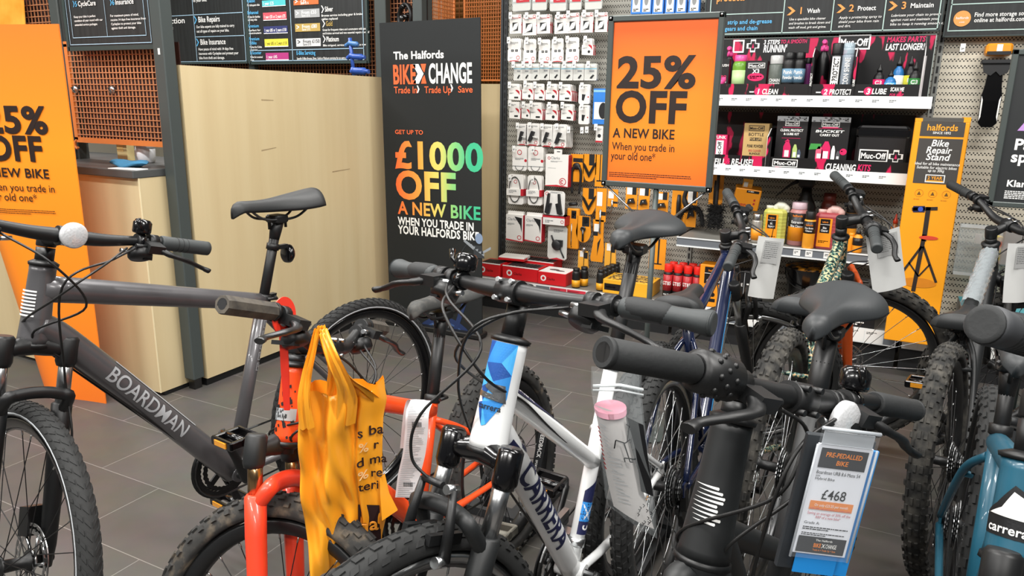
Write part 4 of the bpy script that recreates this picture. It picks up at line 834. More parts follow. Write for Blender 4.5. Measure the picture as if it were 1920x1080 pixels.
def strip(shelf,x0,x1,z0,z1,y,m_,tickets,parent_loc):
    m=MB(); m.box(x0,x1,y-.004,y+.004,z0,z1); m.map(lambda p:p-parent_loc); m.build('price_strip',m_,shelf)
    T=TX(y-.005)
    for (a,b_,mi) in tickets: 
        T.rect(a,b_,z0+.006,z1-.006,mi); 
        if mi!=1: T.greek(a+.006,z1-.016,(b_-a)*.6,2,.004,2,1.7,int(a*999)%97)
    if tickets: T.map(lambda p:p-parent_loc); T.build('price_tickets',[WHT,SLT,mat('ticket_ink','#5d6266',0.6),mat('red_ticket','#d8384a',0.5)],shelf)
def bay(label,x0,x1,shelves,dark_left=False):
    t=thing('shelving_bay',label,'shelving',((x0+x1)/2,YB,0))
    m=MB(); m.box(x0+.0135,x1-.0135,YB,YB+.02,0.10,2.35); part(m,'pegboard',PEG_LIT if x0>0 else PEG_GREY,t)
    upright(t,x0,dark_left)
    for z,zt,yf,kind in shelves:
        m=MB(); m.box(x0+.012,x1-.012,yf,YB,z-.022,z,0); m.box(x0+.012,x0+.02,yf,YB,z-.05,z,0); m.box(x1-.02,x1-.012,yf,YB,z-.05,z,0)
        s_=part(m,'shelf',SHF,t); pl=t.location
        if kind=='white': strip(s_,x0+.012,x1-.012,z-.052,z+.004,yf-.004,STR,[],pl); T=TX(yf-.009); [T.greek(x0+.1+k*.075,z-.014,.03,2,.0035,0,2.0,k) for k in range(13)]; T.map(lambda p:p-pl); T.build('price_print',[mat('ticket_ink','#5d6266',0.6)],s_)
        elif kind=='slate': strip(s_,x0+.012,x1-.012,z-.044,z+.001,yf-.004,SLT,[(x0+.02+k,x0+.055+k,0) for k in(.62,.68,.77,.98,1.04)],pl); m=MB(); m.box(x0+.012,x1-.012,yf-.012,yf-.002,z-.002,z+.004); m.box(x0+.012,x1-.012,yf-.012,yf-.002,z-.05,z-.042); m.map(lambda p:p-pl); m.build('strip_rails',STR,s_)
        else:
            tk=[]; xx=x0+.02; rg=random.Random(int(x0*100))
            while xx<x1-.06:
                w_=rg.uniform(.04,.13); tk.append((xx,min(xx+w_,x1-.02),rg.choice((1,0,1,0,0,3) if x0<-1.5 else (0,1,0)))); xx+=w_+.004
            strip(s_,x0+.014,x1-.014,z-.075,z+.003,yf-.004,STR,tk,pl); m=MB(); m.box(x0+.01,x1-.01,yf+.03,yf+.045,0,z-.06); m.map(lambda p:p-pl); m.build('kick_plate',KICK,s_)
    return t
bay('left shelving bay of pegboard hung with small white and red accessory packs',-2.36,-1.06,[(0.205,0,YF,'base')],True)
bay('middle shelving bay with three shelves of bike cleaning products',-1.06,0.135,[(1.374,0,YF,'white'),(1.008,0,YF,'white'),(0.593,0,YF,'slate'),(0.205,0,YF,'base')])
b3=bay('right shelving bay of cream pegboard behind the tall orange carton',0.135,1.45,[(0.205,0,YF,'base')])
e_=MB().box(-0.008,0.008,-.02,.03,0,2.35).build('side_board',BKC,None,(-2.384,YB,0)); tag(e_,'dark end panel between the birch screen and the accessory wall','panel')
# ---------------------------------------------------------------- hanging packs
CRD=mat('white_card','#eceae5',0.5,var=0.015); CRG=mat('light_grey_card','#cfd0cb',0.45,var=0.03); PRD=mat('packaging_red','#c02533',0.45,var=0.04); PKB=mat('black_accessory','#1f2022',0.5,var=0.1); PGR=mat('grey_print_ink','#8c8f90',0.5,var=0.05); PBL=mat('bright_blue_print','#2f7fd6',0.5); CLB=mat('clear_blister','#d5dad8',0.15,alpha=0.55); PCY=mat('pale_cyan_strip','#8fc4d8',0.4)
PM=[CRD,PRD,PKB,PGR,CRG,PCY,CLB,PBL]
ORD=['','first','second','third','fourth','fifth','sixth','seventh','eighth','ninth']
RN={1:('pack_red','red and clear blister pack','top row'),2:('brake_pad_pack','white pack with black leaf-shaped pads','second row'),3:('cable_end_pack','white waisted card with two small squares','third row'),4:('small_parts_box','clear grey hang box','fourth row'),5:('gear_cable_pack','white pack with a red corner','fifth row'),6:('gear_cable_pack','white pack with a red corner','sixth row'),7:('brake_block_card','white card with a black brake block','seventh row'),8:('inner_cable_pack','white cable pack with a red side','eighth row'),9:('outer_cable_pack','white card with a coiled black cable','ninth row')}
NM={'redcard':'blister_pack','pad':'brake_pad_pack','noodle':'ferrule_card','clear':'hang_box','corner':'cable_pack','tall':'tall_pack','block':'brake_block_card','small':'small_pack','cable':'cable_pack','ring':'cable_card'}
def outline(w,h,kind):
    if kind=='noodle': return [(-w*.36,h),(w*.36,h),(w*.48,h*.95),(w*.5,h*.62),(w*.44,h*.55),(w*.5,h*.48),(w*.5,h*.05),(w*.42,0),(-w*.42,0),(-w*.5,h*.05),(-w*.5,h*.48),(-w*.44,h*.55),(-w*.5,h*.62),(-w*.48,h*.95)]
    if kind=='corner': return [(-w*.42,h*.98),(-w*.36,h),(w*.30,h),(w*.38,h*.95),(w*.40,h*.64),(w*.5,h*.5),(w*.47,h*.0),(-w*.5,h*.05),(-w*.5,h*.62),(-w*.42,h*.64)]
    if kind=='pad': return [(-w*.46,h),(w*.46,h),(w*.46,h*.84),(w*.5,h*.82),(w*.5,h*.5),(w*.46,h*.45),(w*.5,h*.4),(w*.5,0),(-w*.5,0),(-w*.5,h*.82),(-w*.46,h*.84)]
    r=min(w,h)*.1; return [(-w/2+r,h),(w/2-r,h),(w/2,h-r),(w/2,r),(w/2-r,0),(-w/2+r,0),(-w/2,r),(-w/2,h-r)]
def draw_pack(kind,w,h,dep,seed):
    m=MB(); mi={'clear':4,'redcard':6}.get(kind,0); m.prism(outline(w,h,kind),0,dep,mi)
    if kind in('corner','pad') : m.prism([(w*.38,h*.02),(w*.505,h*.02),(w*.505,h*.6),(w*.38,h*.62)],0.0012,dep*1.001+.0006,1)
    T=TX(-.0008)
    if kind=='redcard': T.rect(-w*.28,w*.42,h*.30,h*.98,1); T.rect(-w*.46,-w*.30,h*.34,h*.98,0); T.greek(-w*.1,h*.62,w*.34,5,h*.03,0,1.8,seed); T.rect(-w*.47,w*.47,h*.02,h*.26,4)
    elif kind=='pad':
        T.rect(-w*.27,w*.22,h*.14,h*.58,2); T.poly([(-w*.27,h*.14),(-w*.25,h*.30),(-w*.10,h*.50),(w*.22,h*.58),(w*.20,h*.44),(w*.08,h*.24)],0,-.0004); T.ring(w*.33,h*.90,w*.10,w*.03,1); T.greek(-w*.4,h*.78,w*.6,2,h*.02,3,1.8,seed); T.greek(-w*.4,h*.10,w*.7,1,h*.02,3,1.8,seed+1); T.rect(-w*.46,w*.46,h*.80,h*.825,1)
    elif kind=='noodle':
        for x in(-w*.24,w*.06): T.rect(x,x+w*.2,h*.42,h*.52,2); T.rect(x+w*.05,x+w*.15,h*.445,h*.495,3,-.0004)
        T.ring(w*.28,h*.16,w*.13,w*.035,1); T.greek(-w*.32,h*.84,w*.6,3,h*.02,3,1.8,seed); T.poly([(-w*.42,0),(w*.42,0),(w*.3,h*.03),(0,h*.045),(-w*.3,h*.03)],1); T.greek(-w*.36,h*.18,w*.25,2,h*.018,3,1.8,seed)
    elif kind=='clear': T.rect(-w*.5,w*.5,h*.66,h*.72,5); T.rect(-w*.3,w*.35,h*.8,h*.94,0); T.poly([(-w*.05,h*.12),(w*.1,h*.10),(w*.32,h*.3),(w*.2,h*.36),(-w*.02,h*.2)],2); T.rect(-w*.1,w*.3,h*.5,h*.6,3); T.frame(-w*.49,w*.49,h*.01,h*.64,w*.04,0)
    elif kind=='corner': T.poly([(w*.02,h*.62),(w*.18,h*.64),(w*.36,h*.55),(w*.40,h*.30),(w*.30,h*.42)],1); T.rect(-w*.05+.0,w*.28,h*.12,h*.22,2) if seed%2 else T.disc(w*.12,h*.22,w*.11,2); T.greek(-w*.4,h*.85,w*.55,2,h*.03,3,1.7,seed); T.greek(-w*.42,h*.46,w*.35,2,h*.025,3,1.7,seed)
    elif kind=='tall': T.poly([(-w*.2,h*.2),(-w*.02,h*.16),(w*.12,h*.48),(-w*.2,h*.5)],2); T.greek(-w*.3,h*.9,w*.6,2,h*.02,3,1.8,seed); T.disc(w*.36,h*.36,w*.06,1)
    elif kind=='block':
        m.prism([(-w*.28,h*.18),(-w*.05,h*.2),(w*.2,h*.62),(-w*.02,h*.66)],-.022,-.001,2); m.cyl((0,-.014,h*.42),(w*.44,-.01,h*.34),w*.05,mi=4); T.ring(w*.26,h*.14,w*.12,w*.035,1); T.greek(-w*.36,h*.9,w*.7,3,h*.02,3,1.8,seed); T.poly([(-w*.45,0),(w*.45,0),(w*.2,h*.05),(-w*.2,h*.05)],1)
    elif kind=='small': T.disc(0,h*.4,w*.25,2); T.rect(-w*.5,w*.5,0,h*.1,1); T.greek(-w*.3,h*.85,w*.6,3,h*.03,3,1.8,seed)
    elif kind=='cable': T.ring(0,h*.75,w*.16,w*.04,1); T.greek(-w*.3,h*.52,w*.6,3,h*.018,3,1.8,seed); T.rect(-w*.5,w*.5,h*.17,h*.2,3); m.tube([(w*.28*math.cos(R_(a_)),-.003,h*.2+w*.28*math.sin(R_(a_))) for a_ in range(180,361,15)],.0016,6,2); T.disc(w*.42,h*.42,w*.09,1)
    elif kind=='ring':
        m.tube([(-w*.05+w*.36*math.cos(R_(a_)),-.005,h*.5+h*.42*math.sin(R_(a_))) for a_ in range(0,360,15)],.0028,8,2,closed=True); m.box(-w*.55,w*.42,-.012,-.002,h*.30,h*.52,0); m.box(w*.36,w*.52,-.0125,.004,h*.30,h*.52,1)
        for q_ in(-.0126,): T.y=q_; T.greek(-w*.4,h*.48,w*.5,3,h*.02,3,1.8,seed); T.y=-.0008
        T.ring(-w*.02,h*.76,w*.11,w*.03,1)
    m.add(T.v,T.f,0); k=len(T.f); m.m[-k:]=T.m; return m
PACKS=[(1, 'redcard', 1, -2.1734, 1.8692, 0.1286, 0.17),
(1, 'redcard', 0, -2.0516, 1.8677, 0.1005, 0.165),
(1, 'redcard', 1, -1.9274, 1.86, 0.1122, 0.1661),
(1, 'redcard', 0, -1.8146, 1.8618, 0.0789, 0.1584),
(1, 'redcard', 0, -1.6995, 1.8605, 0.1107, 0.1537),
(2, 'pad', 0, -2.2125, 1.7384, 0.0821, 0.1135),
(2, 'pad', 0, -2.1162, 1.7266, 0.0953, 0.1219),
(2, 'pad', 1, -2.0201, 1.7337, 0.09, 0.1115),
(2, 'pad', 0, -1.9061, 1.7308, 0.081, 0.1103),
(2, 'pad', 0, -1.8242, 1.7318, 0.0832, 0.1155),
(2, 'pad', 0, -1.7384, 1.7327, 0.0818, 0.1145),
(2, 'pad', 0, -1.6455, 1.7334, 0.077, 0.1105),
(3, 'noodle', 1, -2.219, 1.5722, 0.0942, 0.1378),
(3, 'noodle', 0, -2.1125, 1.5649, 0.0887, 0.1397),
(3, 'noodle', 0, -2.01, 1.564, 0.0797, 0.1353),
(3, 'noodle', 0, -1.9221, 1.5663, 0.0819, 0.1372),
(3, 'noodle', 0, -1.8235, 1.5654, 0.0874, 0.142),
(3, 'corner', 1, -1.7254, 1.6014, 0.0754, 0.0977),
(4, 'clear', 0, -2.1936, 1.4554, 0.0566, 0.1037),
(4, 'clear', 0, -2.1354, 1.4555, 0.0598, 0.1032),
(4, 'clear', 0, -2.0723, 1.4556, 0.0664, 0.1026),
(4, 'clear', 0, -2.0064, 1.4589, 0.0656, 0.1019),
(4, 'clear', 0, -1.9358, 1.459, 0.0683, 0.0981),
(4, 'clear', 0, -1.8555, 1.4559, 0.0779, 0.1005),
(4, 'clear', 0, -1.7781, 1.4561, 0.0698, 0.0997),
(4, 'clear', 0, -1.7002, 1.4562, 0.079, 0.099),
(5, 'corner', 1, -2.2103, 1.3338, 0.0877, 0.1019),
(5, 'corner', 1, -2.1178, 1.3383, 0.0824, 0.1042),
(5, 'corner', 0, -2.0359, 1.3361, 0.0738, 0.1002),
(5, 'corner', 1, -1.9518, 1.3372, 0.0871, 0.0994),
(5, 'corner', 3, -1.8581, 1.332, 0.0856, 0.1018),
(5, 'tall', 0, -1.7361, 1.3179, 0.0732, 0.1164),
(6, 'corner', 1, -2.2081, 1.2175, 0.0805, 0.1064),
(6, 'corner', 0, -2.1281, 1.2194, 0.0642, 0.0957),
(6, 'corner', 2, -2.0551, 1.2146, 0.0894, 0.1082),
(6, 'corner', 1, -1.9479, 1.2139, 0.0876, 0.1007),
(6, 'corner', 1, -1.8431, 1.2165, 0.0859, 0.0996),
(6, 'tall', 0, -1.7327, 1.1969, 0.0701, 0.1146),
(7, 'block', 0, -2.1534, 1.0545, 0.0688, 0.1343),
(7, 'block', 2, -2.0795, 1.054, 0.0942, 0.14),
(7, 'block', 0, -1.9784, 1.0514, 0.0777, 0.1388),
(7, 'block', 4, -1.8921, 1.0482, 0.0946, 0.1442),
(7, 'small', 0, -1.6282, 1.0911, 0.0449, 0.0989),
(8, 'cable', 0, -2.1676, 0.89, 0.1043, 0.157),
(8, 'cable', 2, -2.0529, 0.8929, 0.1096, 0.1554),
(9, 'ring', 2, -2.1909, 0.6689, 0.1136, 0.1954),
(9, 'ring', 1, -2.0514, 0.6725, 0.1031, 0.1929)]
cnt={}
HK=mat('zinc_hook','#b4b6b6',0.35,0.9); HTM=None
def peg_hook(x,z,y,label):
    t=thing('peg_hook',label,'display hook',(x,YB,z)); m=MB(); m.tube([(0,-.001,0),(0,y-YB-.03,0),(0,y-YB-.045,.006)],.0022,6); m.cyl((0.0,-.001,.02),(0.0,y-YB-.03,.02),.0016,seg=6); m.build('rod',HK,t)
    m=MB(); m.box(-.011,.011,y-YB-.036,y-YB-.034,-.012,.026,0); T=TX(y-YB-.0366); T.greek(-.007,.008,.014,3,.0025,1,1.8,3); n0=len(m.f); m.add(T.v,T.f); m.m[n0:]=T.m; m.build('price_ticket',[WHT,PGR],t)
for row,kind,stk,x,z,w_,h_ in PACKS:
    cnt[row]=cnt.get(row,0)+1; k=cnt[row]; y=4.36; nm,ds,rn=RN[row]
    if kind=='tall': ds='tall white pack with a black holder'
    if kind=='corner' and row==3: ds='small white pack with a red corner'
    if kind=='small': ds='tiny white and red pack'
    dep={'clear':.03,'pad':.012,'tall':.02,'corner':.010,'cable':.016}.get(kind,.005)
    lab='%s, %s from left in the %s of packs'%(ds,ORD[k],rn); g='packs in the %s of the accessory wall'%rn
    me=draw_pack(kind,w_,h_,dep,row*10+k).mesh(NM[kind],PM)
    rt=random.Random(row*31+k); tilt=rt.uniform(-.03,.03)
    o=obj(NM[kind],me,None,(x,y,z),(0,tilt,0)); tag(o,lab,'packet',g)
    for j in range(stk):
        o2=o.copy(); COL.objects.link(o2); o2.location=(x+.001*j,y+.024*(j+1),z-.002*j); o2['label']='%s, %s behind the %s front pack, %s'%(ds,('directly','two','three','four','five')[j],ORD[k],rn)
    peg_hook(x-(.25*w_ if k%2 else .05*w_),z+h_*.86,y,'steel hook with white ticket holding the %s pack of the %s'%(ORD[k],rn))
for i,(x,z) in enumerate(((-1.817265, 1.15564),(-1.72836, 1.155144),(-1.696912, 1.159326))): peg_hook(x,z,4.36,('empty steel hook right of the brake block cards','empty steel hook in the seventh row with a ticket in the middle','empty steel hook nearest the orange framed sign')[i])
peg_hook(0.22636,1.60664,4.40,'steel hook with a white ticket on the cream pegboard')
def flat_pack(name,label,cat,r_,y,dep,fn,mats,group=None):
    x,z,w,h=r_; m=MB(); T=TX(-.0008); fn(m,T,w,h,dep); n0=len(m.f); m.add(T.v,T.f); m.m[n0:]=T.m
    o=obj(name,m.mesh(name,mats),None,(x,y,z)); return tag(o,label,cat,group)
def _bb(m,T,w,h,d): m.box(-w/2,w/2,0,d,0,h*.86,0); m.box(w/2-.002,w/2+.001,-.0004,d+.001,0,h*.86,1); m.box(-w*.15,w*.2,0,.003,h*.86,h,0); T.ring(w*.26,h*.14,w*.15,w*.03,1); T.t('c',w*.16,h*.09,w*.3,1,.02); T.ring(-w*.36,h*.76,w*.06,w*.02,1); T.t('Clarks',-w*.28,h*.735,w*.15,3,.01); T.greek(-w*.28,h*.69,w*.5,2,h*.012,3,1.8,2); T.poly([(-w*.5,0),(w*.5,0),(w*.5,h*.01),(0,h*.05),(-w*.5,h*.02)],1); T.greek(-w*.4,h*.5,w*.6,1,h*.008,3); T.rect(-w*.02,w*.12,h*.93,h*.95,2)
flat_pack('disc_rotor_box','large white and red hanging box beside the orange plier packs','box',(-1.8935, 0.8057, 0.1577, 0.2332),4.34,.05,_bb,PM)
def _ar(m,T,w,h,d):
    m.prism(outline(w,h,'x'),0,.004,0)
    for sg in(-1,1): m.prism([(sg*w*.20,h*.9),(sg*w*.28,h*.9),(sg*w*.34,h*.5),(sg*w*.42,h*.12),(sg*w*.2,h*.1),(sg*w*.1,h*.5),(sg*w*.16,h*.52),(sg*w*.24,h*.3)],-.02,-.001,2)
    T.ring(-w*.36,h*.88,w*.08,w*.025,1); T.greek(-w*.2,h*.96,w*.6,2,h*.02,3)
flat_pack('brake_arm_card','white card with a pair of black brake arms','packet',(-1.9133, 0.6139, 0.1457, 0.1611),4.36,.004,_ar,PM)
def _sl(m,T,w,h,d): m.box(-w/2,w/2,0,d,0,h*.9,0); m.box(w/2-.002,w/2+.001,-.0004,d+.001,0,h*.9,1); m.box(-w*.46,w*.46,d*.3,d*.7,h*.88,h,0); T.poly([(-w*.02,h*.84),(w*.42,h*.80),(w*.42,h*.30),(w*.32,h*.55)],2); T.ring(w*.28,h*.12,w*.12,w*.035,1); T.t('Clarks',-w*.42,h*.70,w*.2,3,.01); T.greek(-w*.42,h*.6,w*.4,3,h*.015,3); T.poly([(-w*.5,h*.05),(-w*.2,h*.03),(w*.3,0.0),(w*.5,0),(w*.5,-h*.04),(0,-h*.02),(-w*.5,0)],1)
for i,r_ in enumerate(((-2.1861, 0.4297, 0.1265, 0.1922),(-2.0493, 0.436, 0.1233, 0.1863))): flat_pack('brake_lever_box','white sleeve box with a black curve, %s of two under the coiled cable cards'%('left','right')[i],'box',r_,4.34,.05,_sl,PM,'white sleeve boxes under the coiled cables')
def _rl(m,T,w,h,d): m.box(-w/2,w/2,0,.1,0,h,0); m.box(-w*.52,w*.52,-.001,.1,h*.8,h,1); m.box(w*.47,w*.505,-.001,.1,0,h,1); T.ring(w*.36,h*.4,w*.07,w*.02,1); T.greek(-w*.4,h*.5,w*.4,2,h*.1,3)
flat_pack('small_box','small white box with a red lid below the brake arm card','box',(-1.8985, 0.5602, 0.1566, 0.0585),4.33,.1,_rl,PM)
def _lk(m,T,w,h,d): m.prism(outline(w,h,'x'),0,.005,4); m.ball((0,-.012,h*.45),w*.24,12,2,(1.1,.5,1.1)); m.tube([(-w*.3,-.006,h*.72),(-w*.15,-.006,h*.5)],.006,8,2); m.tube([(w*.15,-.006,h*.35),(w*.38,-.006,h*.08)],.005,8,2); m.box(w*.05,w*.3,-.02,-.001,h*.42,h*.6,2); T.greek(-w*.2,h*.9,w*.5,3,h*.02,3); T.poly([(-w*.4,0),(w*.4,0),(0,h*.06)],1)
flat_pack('light_blister','white blister card with a round black lamp below the red-lidded box','packet',(-1.8841, 0.3292, 0.1355, 0.2208),4.36,.005,_lk,PM)
def _bw(m,T,w,h,d): m.box(-w/2,w/2,0,d,0,h,7); T.rect(-w*.42,w*.5,h*.14,h*.62,0); T.disc(w*.18,h*.38,w*.28,2,-.0004,sz=1.8); T.rect(-w*.5,w*.5,h*.9,h*.96,5)
flat_pack('saddle_cover_box','blue and white box half hidden by the orange framed sign','box',(-1.6276, 1.1998, 0.0959, 0.2101),4.36,.06,_bw,PM)
def _bl(m,T,w,h,d): m.box(-w/2,w/2,0,d,0,h,7); T.rect(-w*.36,w*.40,h*.06,h*.96,0); T.disc(0,h*.42,w*.2,3,-.0004,sz=2.2); T.greek(-w*.25,h*.16,w*.5,2,h*.03,3); 
for i in range(6): flat_pack('blue_pack','slim blue and white box above the framed sign, %s from left'%ORD[i+1],'box',[(-1.437, 1.8272, 0.0606, 0.1731),(-1.3768, 1.8251, 0.0598, 0.1721),(-1.3081, 1.8226, 0.0652, 0.1709),(-1.2387, 1.8201, 0.0551, 0.1697),(-1.1749, 1.8207, 0.0604, 0.1658),(-1.1016, 1.8209, 0.0625, 0.1617)][i],4.36,.03,_bl,PM,'slim blue boxes above the framed sign')
# orange tool packs
OPK=mat('packaging_orange','#f29a1f',0.45,var=0.03); OPL=mat('light_packaging_orange','#f5b03c',0.45,var=0.03); OM=[OPK,PKB,WHT,SIL,OPL,PRD,STL]
def _hdr(m,T,w,h,x=.1): T.rect(-w*.30,w*.42,h*.80,h*.90,1,-.0003); T.greek(-w*.2,h*.87,w*.5,2,h*.018,4,1.6,5)
def tool(label,r_,kind,y=4.40):
    x,z,w,h=r_; m=MB(); T=TX(-.0008)
    if kind=='round': m.prism([(w*.5*math.cos(R_(a_)),h*.42+h*.42*math.sin(R_(a_))) for a_ in range(180,361,15)]+[(w*.42,h*.75),(w*.42,h),(-w*.42,h),(-w*.42,h*.75)],0,.006,0); T.rect(-w*.1,w*.38,h*.62,h*.98,1); T.greek(w*.0,h*.92,w*.3,6,h*.02,2,1.8,3); m.tube([(0,-.008,h*.5),(0,-.008,h*.06)],.007,8,6); m.lathe([(.006,-.004),(.017,-.004),(.017,.004),(.006,.004)],c=(0,-.008,h*.52),ax=(0,1,0),seg=16,close=True,mi=6)
    elif kind=='vee': m.prism([(-w*.5,h),(w*.5,h),(w*.5,h*.3),(w*.25,h*.04),(0,0),(-w*.25,h*.04),(-w*.5,h*.3)],0,.006,0); m.prism([(-w*.5,h*.72),(-w*.3,h*.62),(0,h*.34),(w*.3,h*.62),(w*.5,h*.75),(w*.46,h*.62),(0,h*.16),(-w*.46,h*.58)],-.010,-.001,6); T.rect(-w*.05,w*.35,h*.6,h,1,-.0003); T.greek(0,h*.95,w*.28,6,h*.022,2,1.8,3)
    elif kind=='pliers':
        m.box(-w/2,w/2,0,.006,h*.3,h,0)
        for sg in(-1,1): m.tube(catmull([(sg*w*.05,-.008,h*.72),(sg*w*.3,-.008,h*.6),(sg*w*.34,-.008,h*.35),(sg*w*.26,-.008,0)],5),[.010]*6+[.009]*5+[.008]*5,8,1)
        m.ball((0,-.008,h*.7),w*.3,10,1,(1,.4,.8)); _hdr(m,T,w,h)
    elif kind=='tallorange': m.box(-w/2,w/2,0,.03,0,h*.82,0,.006); m.tube([(-w*.3,-.002,h*.9),(w*.3,0,h*.92)],.012,10,1); T.rect(-w*.12,w*.28,h*.62,h*.78,1); T.greek(-w*.05,h*.74,w*.3,3,h*.02,2); m.tube([(-w*.05,-.004,h*.52),(-w*.05,-.004,h*.08)],.0035,6,3); T.poly([(-w*.1,h*.06),(w*.02,h*.06),(-w*.04,h*.02)],1)
    elif kind=='wedge': m.prism([(-w*.4,h),(w*.4,h),(w*.4,h*.6),(w*.5,h*.3),(w*.42,0),(-w*.42,0),(-w*.5,.08*h),(-w*.3,h*.55)],0,.008,0); T.poly([(w*.0,h*.45),(w*.24,h*.58),(-.0,h*.14)],1); T.rect(-w*.3,w*.1,h*.72,h*.9,2); T.rect(-w*.36,w*.0,h*.62,h*.72,1)
    elif kind=='keys': m.prism([(-w*.5,h*.8),(w*.3,h*.8),(w*.4,h*.1),(w*.2,0),(-w*.5,0)],0,.01,4); m.ball((0,-.004,h*.88),w*.2,10,3); m.box(w*.0,w*.3,-.002,0,h*.5,h*.75,1); T.rect(-w*.35,-w*.05,h*.55,h*.8,2,-.001); m.box(-w*.02,w*.02,-.004,.008,0,h*.7,1)
    elif kind=='span': m.box(-w/2,w/2,0,.005,h*.28,h,0); T.rect(-w*.42,w*.1,h*.62,h*.92,2); T.rect(-w*.1,w*.5,h*.42,h*.5,1,-.0003); m.tube([(0,-.006,h*.55),(0,-.006,h*.06)],.006,8,3); m.ball((0,-.006,h*.5),w*.16,8,3,(1,.5,1)); m.ball((0,-.006,h*.05),w*.13,8,3,(1,.5,1))
    elif kind=='clip': m.box(-w/2,w/2,0,.005,0,h,0); T.rect(-w*.4,w*.05,h*.62,h*.92,2); T.rect(w*.05,w*.4,h*.62,h,1,-.0003); m.prism([(-w*.3,h*.2),(0,h*.3),(w*.35,h*.28),(w*.2,h*.48),(-w*.2,h*.44)],-.02,-.001,1); m.ball((0,-.014,h*.36),w*.12,8,3)
    elif kind=='ruler': m.box(-w/2,w/2,0,.006,0,h,0); T.rect(w*.02,w*.12,h*.18,h,6); T.rect(-w*.3,w*.3,h*.16,h*.2,1)
    elif kind=='brushcard':
        m.box(-w/2,w/2,0,.005,0,h,0); m.tube([(0,-.012,h*.02),(0,-.012,h*.6),(0,-.012,h*.82)],[.011,.013,.009],10,1)
    n0=len(m.f); m.add(T.v,T.f); m.m[n0:]=T.m; nm={'pliers':'pliers_pack','vee':'cutter_pack','round':'spanner_pack','keys':'hex_key_pack','brushcard':'brush_pack'}.get(kind,'tool_pack')
    return tag(obj(nm,m.mesh(nm,OM),None,(x,y,z)),label,'tool','orange tool packs on the pegboard')
for lab,r_,k in (('orange pack of black handled pliers beside the large white and red box',(-1.782, 0.7635, 0.0907, 0.2475),'pliers'),('orange pack with grey cutters in a vee, right of the pliers',(-1.6973, 0.843, 0.0891, 0.1718),'vee'),('narrow orange pack half behind the left edge of the framed sign',(-1.6309, 0.8172, 0.0563, 0.1973),'ruler'),
  ('orange cutter pack below the grey cutters',(-1.6916, 0.634, 0.09, 0.1686),'vee'),('orange spanner pack below the bottom left corner of the framed sign',(-1.61, 0.5149, 0.0675, 0.2929),'span'),('orange spanner pack behind the left brace of the framed sign',(-1.5357, 0.6568, 0.0663, 0.1494),'span'),('orange pack with a small black clip left of the sign pole',(-1.4147, 0.6931, 0.0749, 0.1439),'clip'),('orange pack with wound keys just left of the sign pole',(-1.335, 0.6928, 0.0703, 0.1428),'clip'),('orange pack with a white ticket right of the sign pole',(-1.2226, 0.6886, 0.0787, 0.1222),'clip'),
  ('tall orange pump pack with a red and black top',(-1.7987, 0.4024, 0.0851, 0.3217),'tallorange'),('orange round-bottomed spanner pack right of the tall pump pack',(-1.7221, 0.4519, 0.1023, 0.1722),'round'),('orange wedge-shaped pack with a black blade',(-1.6227, 0.337, 0.0899, 0.2713),'wedge'),('two small orange key wallets on a ring below the spanner pack',(-1.7104, 0.2738, 0.081, 0.1541),'keys'),('orange key wallet left of the tall saddle post',(-1.528, 0.3161, 0.085, 0.185),'keys'),('long orange ruler pack right of the sign pole, low on the wall',(-1.2299, 0.3335, 0.1035, 0.1894),'ruler'),
  ('orange brush pack right of the framed sign with a black handle',(-0.905, 0.7582, 0.0795, 0.1727),'brushcard'),('wide orange brush pack below the framed sign',(-1.117, 0.6199, 0.09, 0.2231),'brushcard'),('wide orange card behind the arched black brush',(-1.0416, 0.6141, 0.0635, 0.2319),'clip')): tool(lab,r_,k)
# loose black brushes
BRI=mat('black_bristle','#0c0c0d',0.9,var=0.3,scale=200)
def bristle(label,name,x,z,y,w,h,n,seed,handle):
    t=thing(name,label,'brush',(x,y,z)); rg=random.Random(seed); m=MB()
    for i in range(n):
        a_=Vr=(rg.uniform(-w/2,w/2),rg.uniform(-.02,.02),rg.uniform(0,h)); d=V((rg.uniform(-1,1)*.03,rg.uniform(-.025,.01),rg.uniform(-.03,.012))); m.tube([a_,V(a_)+d],[.0022,.0008],4,0,False)
    m.box(-w*.4,w*.4,-.012,.012,h*.1,h*.95,0,.008); m.build('bristles',BRI,t)
    m=MB(); m.tube(catmull(handle,5),.009,10); m.build('handle',PKB,t); return t
x,z=(-0.879435, 0.639244); bristle('black square bristle brush hanging below the orange brush pack','scrubbing_brush',x,z,4.31,.085,.135,520,3,[(0,0,.12),(0,0,.2),(.0,0,.30)])
x,z=(-1.010471, 0.640367); t=thing('wheel_brush','black arched brush with a long handle below the framed sign','brush',(x-.012,4.33,z)); m=MB(); rg=random.Random(8)
arc=[(-.075+.0,0,-.0),(-.06,0,.06),(-.02,0,.095),(.02,0,.10),(.055,0,.07),(.07,0,.0)]; m.tube(catmull(arc,6),.012,8)
for p in catmull(arc,40): 
    for _ in range(3): d=V((rg.uniform(-1,1),rg.uniform(-1,.3),rg.uniform(-1,1))).normalized()*.024; m.tube([p,p+d],[.002,.0008],4,0,False)
m.build('bristles',BRI,t); m=MB(); m.tube(catmull([(-.02,-.01,.09),(-.045,-.012,.15),(-.03,-.012,.22)],5),[.016]*5+[.012]*6,10); m.build('handle',PKB,t)
